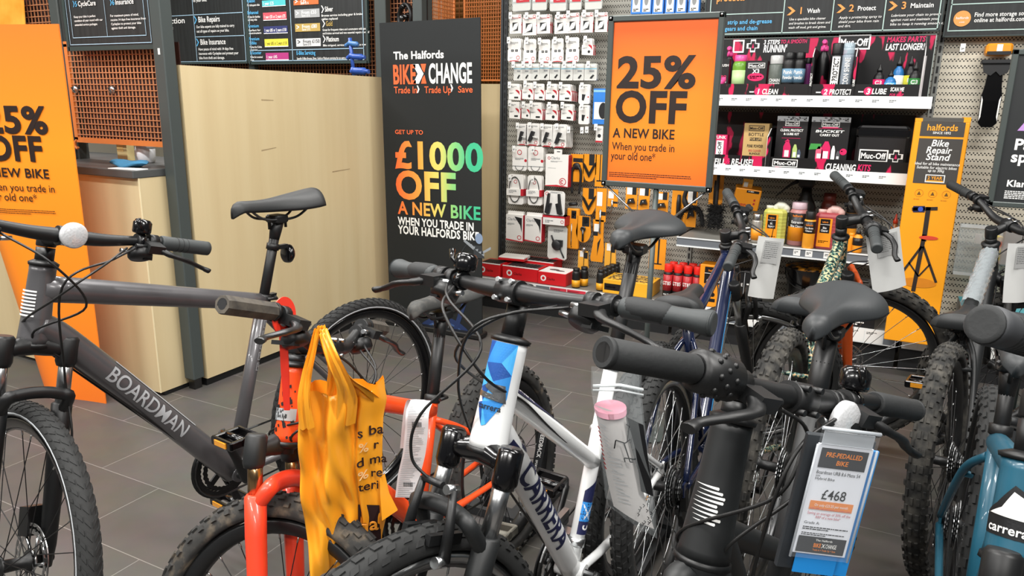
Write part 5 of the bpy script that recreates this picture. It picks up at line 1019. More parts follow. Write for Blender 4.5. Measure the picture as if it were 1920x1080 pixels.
# orange pack of wipes hanging right of the sign
x,z,w_,h_=(-0.7141, 0.7567, 0.1385, 0.1426); t=thing('hanging_carton','orange boxed pack hanging at an angle right of the framed sign','box',(x,4.28,z),(0.25,0.10,0.25)); MB().box(-w_/2,w_/2,0,.07,0,h_*.86,0,.004).build('carton',OPK,t)
m=MB(); m.box(-w_*.28,w_*.10,.02,.024,h_*.86,h_*1.22); m.build('hang_tab',OPL,t); T=TX(-.001); T.rect(-w_*.08,w_*.40,h_*.72,h_*.82,0); T.greek(-w_*.02,h_*.80,w_*.36,1,h_*.04,2); T.rect(w_*.25,w_*.32,h_*.25,h_*.33,1); T.rect(w_*.25,w_*.32,h_*.4,h_*.48,1); T.greek(-w_*.3,h_*.25,w_*.3,3,h_*.03,1,1.7); T.build('lettering',[KBL,PRD,WHT],t); MB().box(-w_*.24,-w_*.08,.016,.019,h_*.9,h_*1.1).build('price_ticket',WHT,t)
# ---------------------------------------------------------------- cleaning shelves
SPL=noise_mat('pink_splash_print','#0c0b0d','#c9164f',(13,13,4.2),0.4,0.565,0.59,3); PNK=mat('hot_pink_plastic','#ee4f9a',0.35,var=0.04); PNP=mat('hot_pink_print','#d81b60',0.5,var=0.02); NBK=mat('ink_black_card','#141315',0.45,var=0.08)
PLX=mat('clear_divider','#e9e4e6',0.1,alpha=0.35); KRF=mat('kraft_board','#c8a76c',0.75,var=0.05,scale=25)
Z1,Z2,Z3,Z0=1.374,1.008,0.593,0.205
def plus(T,x,z,s,mi,mi2):
    for k,m_ in((1.0,mi),(0.72,mi2)):
        a_,b_=s*k,s*.40*k+(.0 if k==1 else -.0); T.poly([(x-b_,z-a_),(x+b_,z-a_),(x+b_,z-b_),(x+a_,z-b_),(x+a_,z+b_),(x+b_,z+b_),(x+b_,z+a_),(x-b_,z+a_),(x-b_,z+b_),(x-a_,z+b_),(x-a_,z-b_),(x-b_,z-b_)],m_,-.0003 if k==1 else -.0006)
def logo(T,x,z,w,h,mi=0,ink=0,bg=None):
    'boxed brand wordmark'
    if bg is not None: T.rect(x-w/2,x+w/2,z-h/2,z+h/2,bg,-.0002)
    T.frame(x-w/2,x+w/2,z-h/2,z+h/2,h*.10,mi,-.0004); T.t('Muc-Off',x,z-h*.24,h*.66,ink,.03,align='CENTER',width=w*.86,dy=-.0005)
# upper tray
yh,yl=4.42,YF+.012
t=thing('display_tray','black and pink printed tray with headings for the three cleaning steps, upper white shelf','display tray',(-0.46,YF,Z1))
hx0,hx1=-1.01562,0.10975; hz=1.68464
m=MB(); m.box(hx0,hx1,yh,yh+.012,Z1+.002,hz); part(m,'header_board',SPL,t)
T=TX(yh-.0015); T.rect(-0.1241,0.0815,1.60163,1.67775,2); T.rect(-0.72487,-0.48245,1.60204,1.67652,2)
for s_,r_,mi,sh in(('3 STEPS',(-0.7181, 1.651, 0.0223, 0.0837),0,.15),('TO A SMOOTH',(-0.6292, 1.6534, 0.0193, 0.1334),1,.15),('RUNNIN\'',(-0.7169, 1.6091, 0.0391, 0.1226),0,.15),('MAKES PARTS',(-0.1112, 1.6499, 0.026, 0.1737),1,.15),('LAST LONGER!',(-0.1137, 1.6109, 0.0314, 0.1766),0,.15)): T.t(s_,r_[0],r_[1],r_[2]/.727,mi,.03,sh,width=r_[3],dy=-.0004)
(x,z)=(-0.263902, 1.653009); logo(T,x,z,0.1529,.075,0,0,2); (x,z)=(-0.773951, 1.643645); plus(T,x,z,.034,0,2); T.poly([(x-.006,z-.012),(x+.006,z-.012),(x,z+.014)],1,-.001); (x,z)=(-0.851315, 1.64221); T.frame(x-.03,x+.03,z-.034,z+.034,.008,0,-.0004)
T.frame(hx0,hx1,Z1+.004,hz,.004,3,-.0002)
part(T,'lettering',[mat('bright_white_print','#ffffff',.5,var=.0),PNP,NBK,mat('grey_mint_line','#a9b5b0',0.5)],t)
m=MB(); m.box(-1.02,0.075,yl,yl+.004,Z1+.0005,Z1+.060); m.box(-1.02,0.075,yl,yh,Z1+.0005,Z1+.003); part(m,'tray',SPL,t)
T=TX(yl-.001)
for i,(n_,s_,r0,r1) in enumerate((('1','CLEAN',(-0.6895, 1.3837, 0.0269, 0.0188),(-0.66, 1.384, 0.0268, 0.0794)),('2','PROTECT',(-0.3629, 1.3841, 0.0259, 0.0199),(-0.3356, 1.3844, 0.0258, 0.1052)),('3','LUBE',(-0.1683, 1.3885, 0.0253, 0.019),(-0.1422, 1.3888, 0.0252, 0.0657)))):
    T.disc(r0[0]+r0[3]/2,r0[1]+.013,.020,1); T.t(n_,r0[0],r0[1],.036,0,.03,.15,dy=-.0005); T.t(s_,r1[0],r1[1],.036,0,.03,.15,width=r1[3],dy=-.0005); T.rect(r0[0]-.035,r0[0]-.012,r0[1]+.007,r0[1]+.013,0)
r_=(-0.0619, 1.402, 0.0174, 0.0598); T.t('SCAN ME',r_[0],r_[1],.026,0,.03,.15,width=r_[3]); T.t('FOR HELP',r_[0],r_[1]-.022,.016,1,.02,.15,width=r_[3])
part(T,'lip_lettering',[WHT,PNP],t)
for i,(px_,txt) in enumerate(((-0.42892,'PROTECT'),(-0.23115,'LUBE'),(0.06592,''))):
    m=MB(); pr=[(yl-.004,Z1+.004),(yl-.004,Z1+.20),(yl+.05,Z1+.235),(yh,Z1+.235 if i<2 else Z1+.3),(yh,Z1+.004)]
    n=len(pr); vs=[(px_-.0015,y,z) for y,z in pr]+[(px_+.0015,y,z) for y,z in pr]; m.add(vs,[tuple(range(n))[::-1],tuple(range(n,2*n))]+[(k,(k+1)%n,n+(k+1)%n,n+k) for k in range(n)],1 if i<2 else 0)
    m.tube([(px_,yl-.005,Z1+.004),(px_,yl-.005,Z1+.20),(px_,yl+.05,Z1+.236)],.0022,6,2); m.box(px_-.004,px_+.008,yl-.008,yl-.002,Z1+.004,Z1+.19,3 if i<2 else 0)
    part(m,'divider',[PLX,NBK,WHT,SPL],t)
    if txt: T=TX(yl-.009); T.add([(px_+.007-z,0,Z1+.05+x) for x,y,z in TX().t(txt,0,0,.014,0,.02,.1).v],TX().t(txt,0,0,.014,0,.02,.1).f); T.v=[(x,yl-.009,z) for x,y,z in T.v]; part(T,'divider_lettering',[WHT],t)
def at(mb,name,mats,o): return mb.build(name,mats,o)
def bottle(name,label,cat,x,y,z,h,r,body,cap,lab=None,shape='can',txt=None,txm=None,group=None,seg=22,labm=None,nozzle=None,band=None):
    """revolved container; body mesh is the thing, cap, label and print are its parts"""
    if shape=='can': pr=[(r*.9,0),(r,.006),(r,h*.74),(r*.92,h*.775),(r*.60,h*.80)]; cp=[(r*.86,h*.785),(r*.88,h*.80),(r*.88,h*.985),(r*.80,h),(0.001,h)]
    elif shape=='drop': pr=[(r*.9,0),(r,.005),(r,h*.56),(r*.8,h*.66),(r*.42,h*.72),(r*.42,h*.76)]; cp=[(r*.5,h*.75),(r*.5,h*.82),(r*.26,h*.88),(r*.16,h*.98),(0.001,h)]
    elif shape=='trigger': pr=[(r*.88,0),(r,.008),(r,h*.62),(r*.86,h*.74),(r*.5,h*.83),(r*.42,h*.88)]; cp=[(r*.52,h*.86),(r*.55,h*.90),(r*.50,h*.96),(0.001,h*.965)]
    else: pr=[(r*.9,0),(r,.006),(r,h*.7),(r*.95,h*.78),(r*.72,h*.86)]; cp=[(r*.78,h*.84),(r*.8,h*.86),(r*.8,h*.99),(r*.7,h),(0.001,h)]
    o=MB().lathe(pr,seg=seg).build(name,body,None,(x,y,z)); tag(o,label,cat,group)
    c=MB().lathe(cp,seg=seg)
    if nozzle: c.tube(catmull([(0,0,h*.94),(0,-.01,h*1.02),(0,-.045,h*1.03)],4),[.012]*4+[.013]*4+[.008],10); c.tube([(0,-.02,h*1.01),(0,-.036,h*.93),(0,-.03,h*.86)],.005,8)
    c.build('cap',cap,o)
    if lab: MB().lathe([(r+.0006,h*lab[0]),(r+.0006,h*lab[1])],seg=seg).build('label',labm,o)
    if txt:
        T=TX(0)
        for s_,zz,sz,wd,mi in txt: T.t(s_,0,zz*h,sz,mi,.02,.0,'CENTER',width=wd)
        T.map(lambda p: V(((r+.0014)*math.sin(p.x/r),-(r+.0014)*math.cos(p.x/r),p.z))); T.build('label_print',txm,o)
    return o
def xz(r_): return r_[0],r_[1],r_[2],r_[3]
yy=4.22
(x,_,w_,h_)=(-0.7946, 1.4339, 0.0777, 0.1584); bottle('cleaner_bottle','green bottle with a pink cap on the first-step tray','bottle',x,yy,Z1+.004,.205,.040,mat('lime_liquid_plastic','#6a9c30',0.3,var=0.06),PNK,(.18,.62),'x',labm=mat('pale_green_label','#b9d99a',0.4))
(x,_,w_,h_)=(-0.7065, 1.4337, 0.1058, 0.1348); o=MB().box(-.055,.055,0,.07,0,.175,0,.002).build('drivetrain_kit_box',NBK,None,(x,4.19,Z1+.004)); tag(o,'black boxed cleaning kit with a pink oval, beside the green bottle','box')
T=TX(-.001); logo(T,0,.150,.085,.026); T.t('X3',0,.112,.028,0,.03,align='CENTER'); T.disc(0,.092,.042,1,sz=.5); T.greek(-.03,.098,.06,2,.005,0); T.greek(-.045,.05,.09,2,.004,0); T.rect(-.045,.045,.012,.035,2); T.build('lettering',[WHT,PNP,mat('plum_print','#8d3f5b',0.5)],o)
(x,_,w_,h_)=(-0.6092, 1.4343, 0.0718, 0.1469); bottle('chain_cleaner_can','clear-capped spray can with a green band','spray can',x,4.21,Z1+.004,.20,.037,mat('grey_can_print','#5b625c',0.35,var=0.3,scale=60),mat('milky_clear_cap','#cfd0cf',0.2,alpha=0.8),(.02,.24),'can',(('CHAIN',.34,.022,.055,0),('CLEANER',.24,.022,.058,0)),[WHT],labm=mat('green_band','#7fb943',0.4))
for i,(px0,px1) in enumerate(((1467,1489),(1488,1510))):
    x=-0.54589 if i==0 else -0.49657; bottle('wash_bottle','dark bottle with a pale blue label, %s of the pair'%('left','right')[i],'bottle',x,4.2+.01*i,Z1+.004,.215,.031,NBK,BLK,(.30,.62),'x',(('Punk',.50,.026,.046,0),('Powder',.38,.024,.050,0)),[WHT],'paired dark wash bottles',labm=mat('slate_blue_label','#6f93ad',0.45,var=0.2,scale=50))
x,_=(-0.461765, 1.510892); bottle('purple_bottle','slim purple bottle behind the black divider','bottle',x,4.26,Z1+.004,.19,.024,mat('purple_plastic','#8e3f86',0.35),BLK,None,'x')
x,_=(-0.393954, 1.56531); bottle('trigger_spray','pink trigger spray bottle behind the second-step divider','bottle',x,4.31,Z1+.004,.26,.036,SPL,PNK,None,'trigger',nozzle=True)
x,_=(-0.851746, 1.545447); bottle('trigger_spray','spray bottle with a pink trigger, leftmost at the framed sign','bottle',x-.03,4.36,Z1+.004,.24,.030,NBK,PNK,None,'trigger',nozzle=True)
x,z=(-0.886387, 1.455137); m=MB(); m.tube(catmull([(-.02,0,.005),(-.005,0,.05),(.012,0,.075),(.01,0,.09)],5),[.016,.02,.022,.022,.02]+[.014]*11,10); m.tube(catmull([(-.02,0,.02),(-.035,0,.05),(-.02,0,.06)],5),.009,8); tag(m.build('pink_brush',PNK,None,(x,4.2,Z1+.004)),'pink moulded brush on the upper tray beside the framed sign','brush')
x,_=(-0.893545, 1.484678); o=MB().box(-.03,.03,0,.05,0,.19).build('brush_kit_box',NBK,None,(x,4.27,Z1+.004)); tag(o,'black boxed brush kit partly behind the framed sign','box'); T=TX(-.001); T.t('BRUSH',0,.15,.018,0,.02,align='CENTER'); T.t('PRO',0,.09,.02,1,.02,align='CENTER'); T.t('KIT 5',0,.065,.018,0,.02,align='CENTER'); T.build('lettering',[WHT,PNP],o)
for i,(x,s_,bm,cm,lab) in enumerate(((-0.32239,'BIKE PROTECT',BLK,BLK,'tall black-capped can with a white lettered side panel'),(-0.27045,'SILICON SHINE',mat('speckled_silver_print','#8e9aa6',0.35,var=0.5,scale=140),mat('clear_blue_cap','#bcd2de',0.15,alpha=0.6),'tall silvery can with a clear blue cap'))):
    o=bottle('protectant_can',lab,'spray can',x,4.205,Z1+.004,.255,.030,bm,cm,None,'can'); T=TX(0); base=TX().t(s_,0,-.012,.032,0,.025); T.add([(-z,0,x) for x,y,z in base.v],base.f)
    mxz=max(v[2] for v in T.v); T.v=[(a*1.0,0,.012+c*(.172/mxz)) for a,_,c in T.v]; rr=.0312; 
    B_=MB(); B_.lathe([(rr-.0006,.008),(rr-.0006,.188)],seg=22,arc=2*PI); 
    if i==0:
        F_=TX(0); F_.rect(-.019,.019,.006,.19); F_.v=[(a,0,c) for a,_,c in F_.v]; F2=MB(); vs=[];n_=9
        rows=[[((rr)*math.sin(-.62+1.24*k/8),-rr*math.cos(-.62+1.24*k/8),zc) for k in range(9)] for zc in(.006,.19)]; F2.grid(rows,0); F2.build('white_panel',WHT,o)
    T.map(lambda p: V(((rr+.0012)*math.sin(p.x/rr),-(rr+.0012)*math.cos(p.x/rr),p.z))); T.build('label_print',[KBL if i==0 else WHT],o)
YLB=mat('yellow_lube_label','#d6d23c',0.4); LB=[('lube_bottle','black drop bottle with a red label, leftmost on the third-step tray',-0.1197,4.20,.155,NBK,PNP,'C3'),('lube_bottle','small blue lube bottle standing on the front edge of the third-step tray',-0.06788,4.197,.125,mat('blue_bottle','#2b77b8',0.35),CYN,'CX'),('lube_bottle','taller blue lube bottle at the back of the third-step tray',-0.0381,4.33,.20,mat('blue_bottle','#2b77b8',0.35),mat('white_label','#e9edf0',0.4),'E'),('lube_bottle','lube bottle with a yellow label at the back of the third-step tray',0.0141,4.33,.20,NBK,YLB,'D'),('lube_bottle','black drop bottle with a green label, rightmost on the third-step tray',0.03614,4.20,.165,NBK,mat('green_label','#2f7a3a',0.4),'C3')]
for nm,lab,x,y,h_,bm,lm,s_ in LB: bottle(nm,lab,'bottle',x,y,Z1+.004,h_,.026,bm,BLK,(.10,.52),'drop',((s_,.36,.026,None,0),('lube',.20,.018,None,0)),[WHT],'lube bottles on the third-step tray',labm=lm)
# lower tray
t=thing('display_tray','black and pink printed tray lettered RE-USE and CLEANING KITS, lower white shelf','display tray',(-0.46,YF,Z2))
hz=1.28859; m=MB(); m.box(-1.02,0.07044,4.45,4.462,Z2+.002,hz); part(m,'header_board',SPL,t)
m=MB(); m.box(-1.02,0.075,yl,yl+.004,Z2+.0005,Z2+.056); m.box(-1.02,0.075,yl,4.45,Z2+.0005,Z2+.003); part(m,'tray',SPL,t)
T=TX(yl-.001)
for s_,r_,mi in(('REFILL',(-0.9147, 1.0115, 0.0316, 0.0973),0),('&',(-0.8118, 1.0167, 0.0312, 0.0197),1),('RE-USE!',(-0.7859, 1.0123, 0.034, 0.1138),0),('CLEANING',(-0.3117, 1.0095, 0.0349, 0.1414),0),('KITS',(-0.1626, 1.0149, 0.0317, 0.0604),1)): T.t(s_,r_[0],r_[1],r_[2]/.727,mi,.03,.15,width=r_[3],dy=-.0005)
x,z=(-0.511264, 1.031835); logo(T,x,z+.003,.125,.040,0,0,2)
part(T,'lip_lettering',[WHT,PNP,NBK],t)
px_=-0.60247; m=MB(); pr=[(yl-.004,Z2+.004),(yl-.004,Z2+.16),(yl+.06,Z2+.20),(4.45,Z2+.20),(4.45,Z2+.004)]; n=5; m.add([(px_-.0015,y,z) for y,z in pr]+[(px_+.0015,y,z) for y,z in pr],[tuple(range(n))[::-1],tuple(range(n,2*n))]+[(k,(k+1)%n,n+(k+1)%n,n+k) for k in range(n)],0); m.tube([(px_-.006,yl-.005,Z2+.004),(px_-.006,yl-.005,Z2+.16),(px_,yl+.05,Z2+.2)],.0022,6,1); m.box(px_-.006,px_+.016,yl-.008,yl-.002,Z2+.004,Z2+.16,2); part(m,'divider',[NBK,WHT,SPL],t)
def carton(name,label,x,y,z,w,h,d,m_,fn,mats,rot=0,cat='box'):
    o=MB().box(-w/2,w/2,0,d,0,h,0,.0015).build(name,m_,None,(x,y,z),(0,0,rot)); tag(o,label,cat); T=TX(-.0012); fn(T,w,h); T.build('lettering',mats,o); return o
zt=Z2+.0035
x,_,w_,h_=(-0.8765, 1.045, 0.0786, 0.1535); carton('refill_box','small pink carton with a vertical white logo beside the framed sign',x,4.25,zt,w_,h_,.06,PNP,lambda T,w,h:(T.rect(-w*.22,w*.28,h*.04,h*.80,0),[T.add([(w*.13-z,-.0018,h*.08+x*1.0) for x,y,z in TX().t('Muc-Off',0,0,w*.36,1,.02,width=h*.68).v],TX().t('Muc-Off',0,0,w*.36,1,.02,width=h*.68).f,1)],T.t('PUNK',0,h*.86,w*.30,0,.02,align='CENTER')),[WHT,NBK])
x,_,w_,h_=(-0.6843, 1.0489, 0.1306, 0.2199)
def _kf(T,w,h): logo(T,0,h*.885,w*.62,h*.13,0,0); T.t('BOTTLE',0,h*.70,w*.17,0,.01,align='CENTER'); T.rect(-w*.24,w*.24,h*.585,h*.66,0); T.t('FOR LIFE',0,h*.60,w*.12,2,.02,align='CENTER',dy=-.0005); T.t('PUNK POWDER',0,h*.42,w*.17,0,.02,align='CENTER',width=w*.64); T.t('BIKE CLEANER',0,h*.32,w*.12,1,.02,align='CENTER',width=w*.5); T.t('BUNDLE',0,h*.25,w*.11,0,.02,align='CENTER'); T.greek(-w*.1,h*.16,w*.2,1,h*.01,0)
carton('bottle_kit_box','brown kraft carton on the lower white shelf',x,4.24,zt,w_,h_,.10,KRF,_kf,[mat('brown_black_ink','#2b2118',0.6),mat('rust_print','#c5604a',0.6),KRF])
def kit(T,w,h,t1,t2,extra):
    T.rect(-w*.5,w*.5,h*.90,h*.995,3); rg=random.Random(2)
    for i in range(40): a_=rg.uniform(-w*.5,w*.44); c_=rg.uniform(h*.905,h*.975); T.rect(a_,a_+w*.05,c_,c_+h*.012,2,-.0003)
    logo(T,0,h*.855,w*.46,h*.095,0,0,2); T.rect(-w*.3,w*.3,h*.775,h*.782,1); T.t(t1,0,h*.70,h*.066,0,.025,.12,'CENTER',width=w*.74); T.t(t2,0,h*.63,h*.060,0,.03,.0,'CENTER',width=w*.5)
    for bx,bw,bh,mi in extra: T.poly([(bx-bw/2,h*.15),(bx+bw/2,h*.15),(bx+bw/2,h*.15+bh*.7),(bx+bw*.2,h*.15+bh),(bx-bw*.2,h*.15+bh),(bx-bw/2,h*.15+bh*.7)],mi); T.rect(bx-bw*.3,bx+bw*.3,h*.2,h*.15+bh*.5,0,-.0004)
    T.greek(-w*.38,h*.10,w*.76,2,h*.012,0)
x,_,w_,h_=(-0.501, 1.0454, 0.1536, 0.263); carton('cleaning_kit_box','narrow black carton with one pink bottle, beside the kraft carton',x,4.21,zt,w_,h_,.12,NBK,lambda T,w,h:(kit(T,w,h,'CLEAN, PROTECT','& LUBE KIT',((-w*.1,w*.24,h*.36,1),(w*.16,w*.15,h*.30,4),(w*.30,w*.12,h*.2,5))),T.rect(-w*.3,w*.3,h*.565,h*.572,1),T.poly([(-w*.2,h*.5),(-w*.1,h*.55),(-w*.02,h*.51),(-w*.1,h*.5)],1)),[WHT,PNP,NBK,GRY,mat('white_green_print','#b7cf7a',0.5),mat('slate_print','#4c5a70',0.5)])
x,_,w_,h_=(-0.3154, 1.0462, 0.1852, 0.2628); carton('wash_kit_box','wide black carton with pink bottles and a green flash',x,4.21,zt,w_,h_,.14,NBK,lambda T,w,h:(kit(T,w,h,'BUCKET','CARRY OUT',((-w*.22,w*.18,h*.28,4),(-w*.05,w*.22,h*.38,1),(w*.14,w*.10,h*.30,0),(w*.27,w*.10,h*.2,5))),T.rect(-w*.2,w*.2,h*.79,h*.82,1),T.poly([(-w*.5,h*.36),(-w*.2,h*.38),(-w*.18,h*.48),(-w*.46,h*.48)],6),T.disc(w*.40,h*.34,w*.09,1),T.greek(w*.34,h*.36,w*.12,1,h*.02,0)),[WHT,PNP,NBK,GRY,mat('soft_pink_print','#e0607f',0.5),mat('dark_grey_print','#55565a',0.5),mat('green_print','#3f9a45',0.5)])
x,_,w_,h_=(-0.0687, 1.043, 0.2396, 0.1751); w_*=.98
o=MB().box(-w_/2,w_/2,0,.16,0,.225,0,.012).build('kit_case',NBK,None,(x,4.19,zt)); tag(o,'black lidded case with a white boxed logo and cross on the lower shelf','case'); MB().box(-w_*.515,w_*.515,-.006,.166,.165,.215,0,.01).build('lid',GLS,o)
T=TX(-.0015); logo(T,-w_*.13,.078,w_*.56,.060); plus(T,w_*.30,.078,.032,0,1); T.poly([(w_*.30-.006,.066),(w_*.30+.006,.066),(w_*.30,.092)],2,-.0012); T.build('lettering',[WHT,NBK,PNP],o)
# ---- mid shelf: big liquid containers
ORL=mat('orange_label','#f59a1e',0.4,var=0.02); HLB=mat('black_label','#161213',0.4)
def halb(T,w,h,z,t1,mi=0): 
    T.rect(-w/2,w/2,z,z+h,1); T.t('halfords',0,z+h*.74,h*.15,2,.03,align='CENTER',width=w*.6,dy=-.0004); T.rect(-w/2,w/2,z+h*.60,z+h*.63,0,-.0004); T.t(t1,0,z+h*.30,h*.22,0,.02,align='CENTER',width=w*.74,dy=-.0004,ls=.9); T.greek(-w*.3,z+h*.16,w*.6,1,h*.06,0)
def jerry(label,r_,y,liq,title):
    x,z,w,h=r_; z=Z3+.0008; d=.11; m=MB(); prof=[]
    def sec(zz,k,rx=0.0): 
        a_,b_=w/2*k,d/2*k; c=min(a_,b_)*.35; return [(-a_+c+rx,-b_,zz),(a_-c+rx,-b_,zz),(a_+rx,-b_+c,zz),(a_+rx,b_-c,zz),(a_-c+rx,b_,zz),(-a_+c+rx,b_,zz),(-a_+rx,b_-c,zz),(-a_+rx,-b_+c,zz)]
    rows=[sec(0,.94),sec(.006,1)]
    for k in range(8): rows+= [sec(h*(.08+.09*k),1.0),sec(h*(.11+.09*k),.985)]
    rows+= [sec(h*.84,1),sec(h*.90,.9),sec(h*.93,.62)]
    m.grid(rows,0,False,True); n=8; m.f.append(tuple(range(n-1,-1,-1))); m.m.append(0); m.sm.append(False); o=len(rows)*n-n; m.f.append(tuple(o+i for i in range(n))); m.m.append(0); m.sm.append(False)
    ob=m.build('fluid_container',liq,None,(x,y,z)); tag(ob,label,'container')
    q_=MB(); q_.tube(catmull([(-w*.02,0,h*.90),(w*.06,0,h*.985),(w*.26,0,h*.99),(w*.40,0,h*.93),(w*.42,0,h*.84)],5),[.020]*6+[.024]*6+[.022]*5+[.018]*4,12); q_.lathe([(.02,h*.9),(.02,h*1.0),(.001,h*1.0)],c=(-w*.28,0,0),seg=16); q_.build('handle',mat('milky_'+liq.name,'#d9d9c8' if 'yellow' in liq.name else '#d8b3ac',0.35,alpha=.9),ob)
    T=TX(-d/2-.0012); T.rect(-w*.36,w*.16,h*.06,h*.80,3); halb(TX2:=TX(-d/2-.0016),w*.36,h*.36,h*.42,title); TX2.map(lambda p:p+V((-w*.10,0,0))); n0=len(T.f); T.add(TX2.v,TX2.f); T.m[n0:]=TX2.m; T.greek(-w*.3,h*.22,w*.4,2,h*.02,1); T.build('label',[WHT,HLB,mat('halo_orange_print','#f08a1c',0.5),ORL],ob)
jerry('yellow jerry can of bike degreaser, left of the orange cleaner bottle',(-0.5394, 0.5758, 0.1189, 0.2044),4.24,mat('yellow_liquid_plastic','#c4c35e',0.35,var=0.05),'Bike\nDegreaser')
jerry('red jerry can of bike wash at the right of the liquid containers',(-0.2705, 0.5801, 0.1301, 0.2041),4.24,mat('red_liquid_plastic','#a3444a',0.35,var=0.05),'Bike\nCleaner')
x,z,w_,h_=(-0.4233, 0.5835, 0.0967, 0.2325); o=bottle('cleaner_bottle','tall rose bottle with an orange label between the two jerry cans','bottle',x,4.24,Z3+.0008,h_,w_/2,mat('rose_liquid_plastic','#b07a78',0.3,var=0.05),mat('milky_rose_cap','#cdb4bd',0.35,alpha=.9),(.12,.76),'x',(('halfords',.68,.016,.05,1),('Extreme',.53,.020,.062,0),('Bike Cleaner',.44,.018,.068,0)),[WHT,ORT],labm=ramp_mat('black_over_orange_label',[(0.0,'#f59a1e'),(0.449,'#f59a1e'),(0.45,'#171214'),(1,'#171214')],(2,0.03,0.19),0.4))
x,z,w_,h_=(-0.3557, 0.5894, 0.0657, 0.1985); bottle('aerosol_can','orange and black aerosol with a black cap standing in front of the red jerry can','spray can',x,4.163,Z3+.0008,h_,w_/2*.9,mat('can_orange','#f0a02a',0.35),BLK,(.42,.74),'can',(('halfords',.62,.013,.036,1),('Disc Brake',.54,.013,.042,0),('Cleaner',.47,.013,.034,0)),[WHT,ORT],labm=HLB)
x,z,w_,h_=(-0.6164, 0.5905, 0.0615, 0.1582); bottle('aerosol_can','silver and orange spray can left of the yellow jerry can','spray can',x-.012,4.2,Z3+.0008,h_,w_/2*.9,mat('can_silver','#b9b4ac',0.3,0.5),SIL,(.1,.5),'can',labm=ORL)
x,z,w_,h_=(-0.1674, 0.5705, 0.0645, 0.2415); bottle('aerosol_can','tall black-capped aerosol behind the splatter-painted frame','spray can',x,4.30,Z3+.0008,h_,w_/2,mat('can_orange','#f0a02a',0.35),BLK,(.45,.78),'can',labm=mat('black_white_label','#3a3a3c',0.4))
x,z,w_,h_=(-0.1509, 0.5828, 0.0353, 0.0978); bottle('small_can','small plain orange can beside the splatter-painted frame','spray can',x,4.2,Z3+.0008,h_,.018,ORL,ORL,None,'x')
x,z,w_,h_=(-0.1184, 0.5925, 0.0498, 0.1024); bottle('small_bottle','small orange bottle with a black label and black spout','bottle',x,4.18,Z3+.0008,.13,.024,ORL,BLK,(.3,.6),'drop',labm=HLB)
x,z=(-0.338014, 0.753062); bottle('red_bottle','dark red bottle at the back of the liquids shelf','bottle',x+.045,4.44,Z3+.0008,.27,.04,mat('dark_red_liquid','#7c3328',0.4),mat('dark_red_liquid','#7c3328',0.4),None,'x')
x,z=(0.042905, 0.69004); bottle('red_nozzle_bottle','bottle with a pointed red nozzle just left of the tall orange carton','bottle',x,4.3,Z3+.0008,.20,.024,mat('clear_amber','#b07040',0.3),mat('red_nozzle','#e2431f',0.35),None,'drop')
t=thing('pressure_sprayer','black pressure sprayer head at the back of the liquids shelf','sprayer',(-0.40964,4.38,Z3)); m=MB(); m.lathe([(.05,0.001),(.055,.01),(.055,.20),(.03,.25),(.024,.30)],seg=20); m.build('tank',BLK,t); m=MB(); m.box(-.045,.035,-.03,.03,.30,.36,0,.01); m.tube([(-.04,0,.34),(-.10,0,.30),(-.16,0,.24)],[.012,.006,.003],8); m.tube([(.0,0,.30),(-.03,-.01,.25)],.008,8); m.cyl((0.01,0,.36),(0.01,0,.39),.022); m.build('spray_head',PKB,t)
# ---- base shelf
def redbox(label,x,y,w,d,h,top,rot=0.0):
    o=MB().box(-w/2,w/2,0,d,0,h,0,.002).build('parts_box',mat('carton_red','#d61f26',0.4,var=0.03),None,(x,y,Z0+.0008),(0,0,rot)); tag(o,label,'box','red boxes on the base shelf'); T=TX(-.001); T.disc(-w*.30,h*.5,h*.24,0); T.disc(-w*.30,h*.5,h*.13,1,-.0004); T.t('Clarks',-w*.18,h*.40,h*.26,2,.02); T.build('lettering',[WHT,mat('carton_red','#d61f26',0.4),mat('dark_red_ink','#6d1116',0.5)],o)
    p=MB()
    if top=='window': p.box(-w*.44,w*.44,d*.1,d*.85,h,h+.001,1); p.box(-w/2,w/2,-.001,d*.06,h-.001,h+.003,0); [p.box(-w*.4+k*w*.1,-w*.34+k*w*.1,d*.2,d*.7,h+.001,h+.004,2) for k in range(8)]
    else: p.box(-w*.48,w*.48,d*.02,d*.98,h,h+.001,0); p.prism([(-w*.25,0),(0,.0),(w*.3,.0),(w*.1,.0)],0,.001); p.ball((-w*.1,d*.5,h+.001),.03,10,1,(1.2,.7,.12)); p.ball((w*.15,d*.4,h+.001),.025,10,1,(1.3,.6,.12))
    p.build('window_lid' if top=='window' else 'printed_lid',[WHT,mat('dark_window','#5a4444',0.3,var=.3,scale=50),PKB],o); return o
x0_=-2.19158; x1_=-1.93698
redbox('long red box with a dark window lid, middle of the base shelf stack',(x0_+x1_)/2+.005,4.175,(x1_-x0_)*1.0,.17,.085,'window')
redbox('red window box at the left end against the dark upright',x0_-.095,4.175,.16,.17,.085,'window')
redbox('red window box at the back, under the round lamp card',(x0_+x1_)/2-.02,4.355,.36,.15,.095,'window')
x0_=-1.92641; x1_=-1.73457; redbox('small red box with a printed white lid, rightmost of the red boxes',(x0_+x1_)/2,4.165,x1_-x0_,.17,.08,'print')
x,z=(-2.161985, 0.341415); o=MB().box(-.09,.09,0,.12,0,.022,0,.004).build('flat_carton',CRD,None,(x-.01,4.27,Z0+.104),(.0,.0,.1)); tag(o,'flat white and red box lying on top of the red window boxes','box'); MB().box(-.091,.091,-.002,.06,-.001,.013).build('red_front',mat('carton_red','#d61f26',0.4),o)
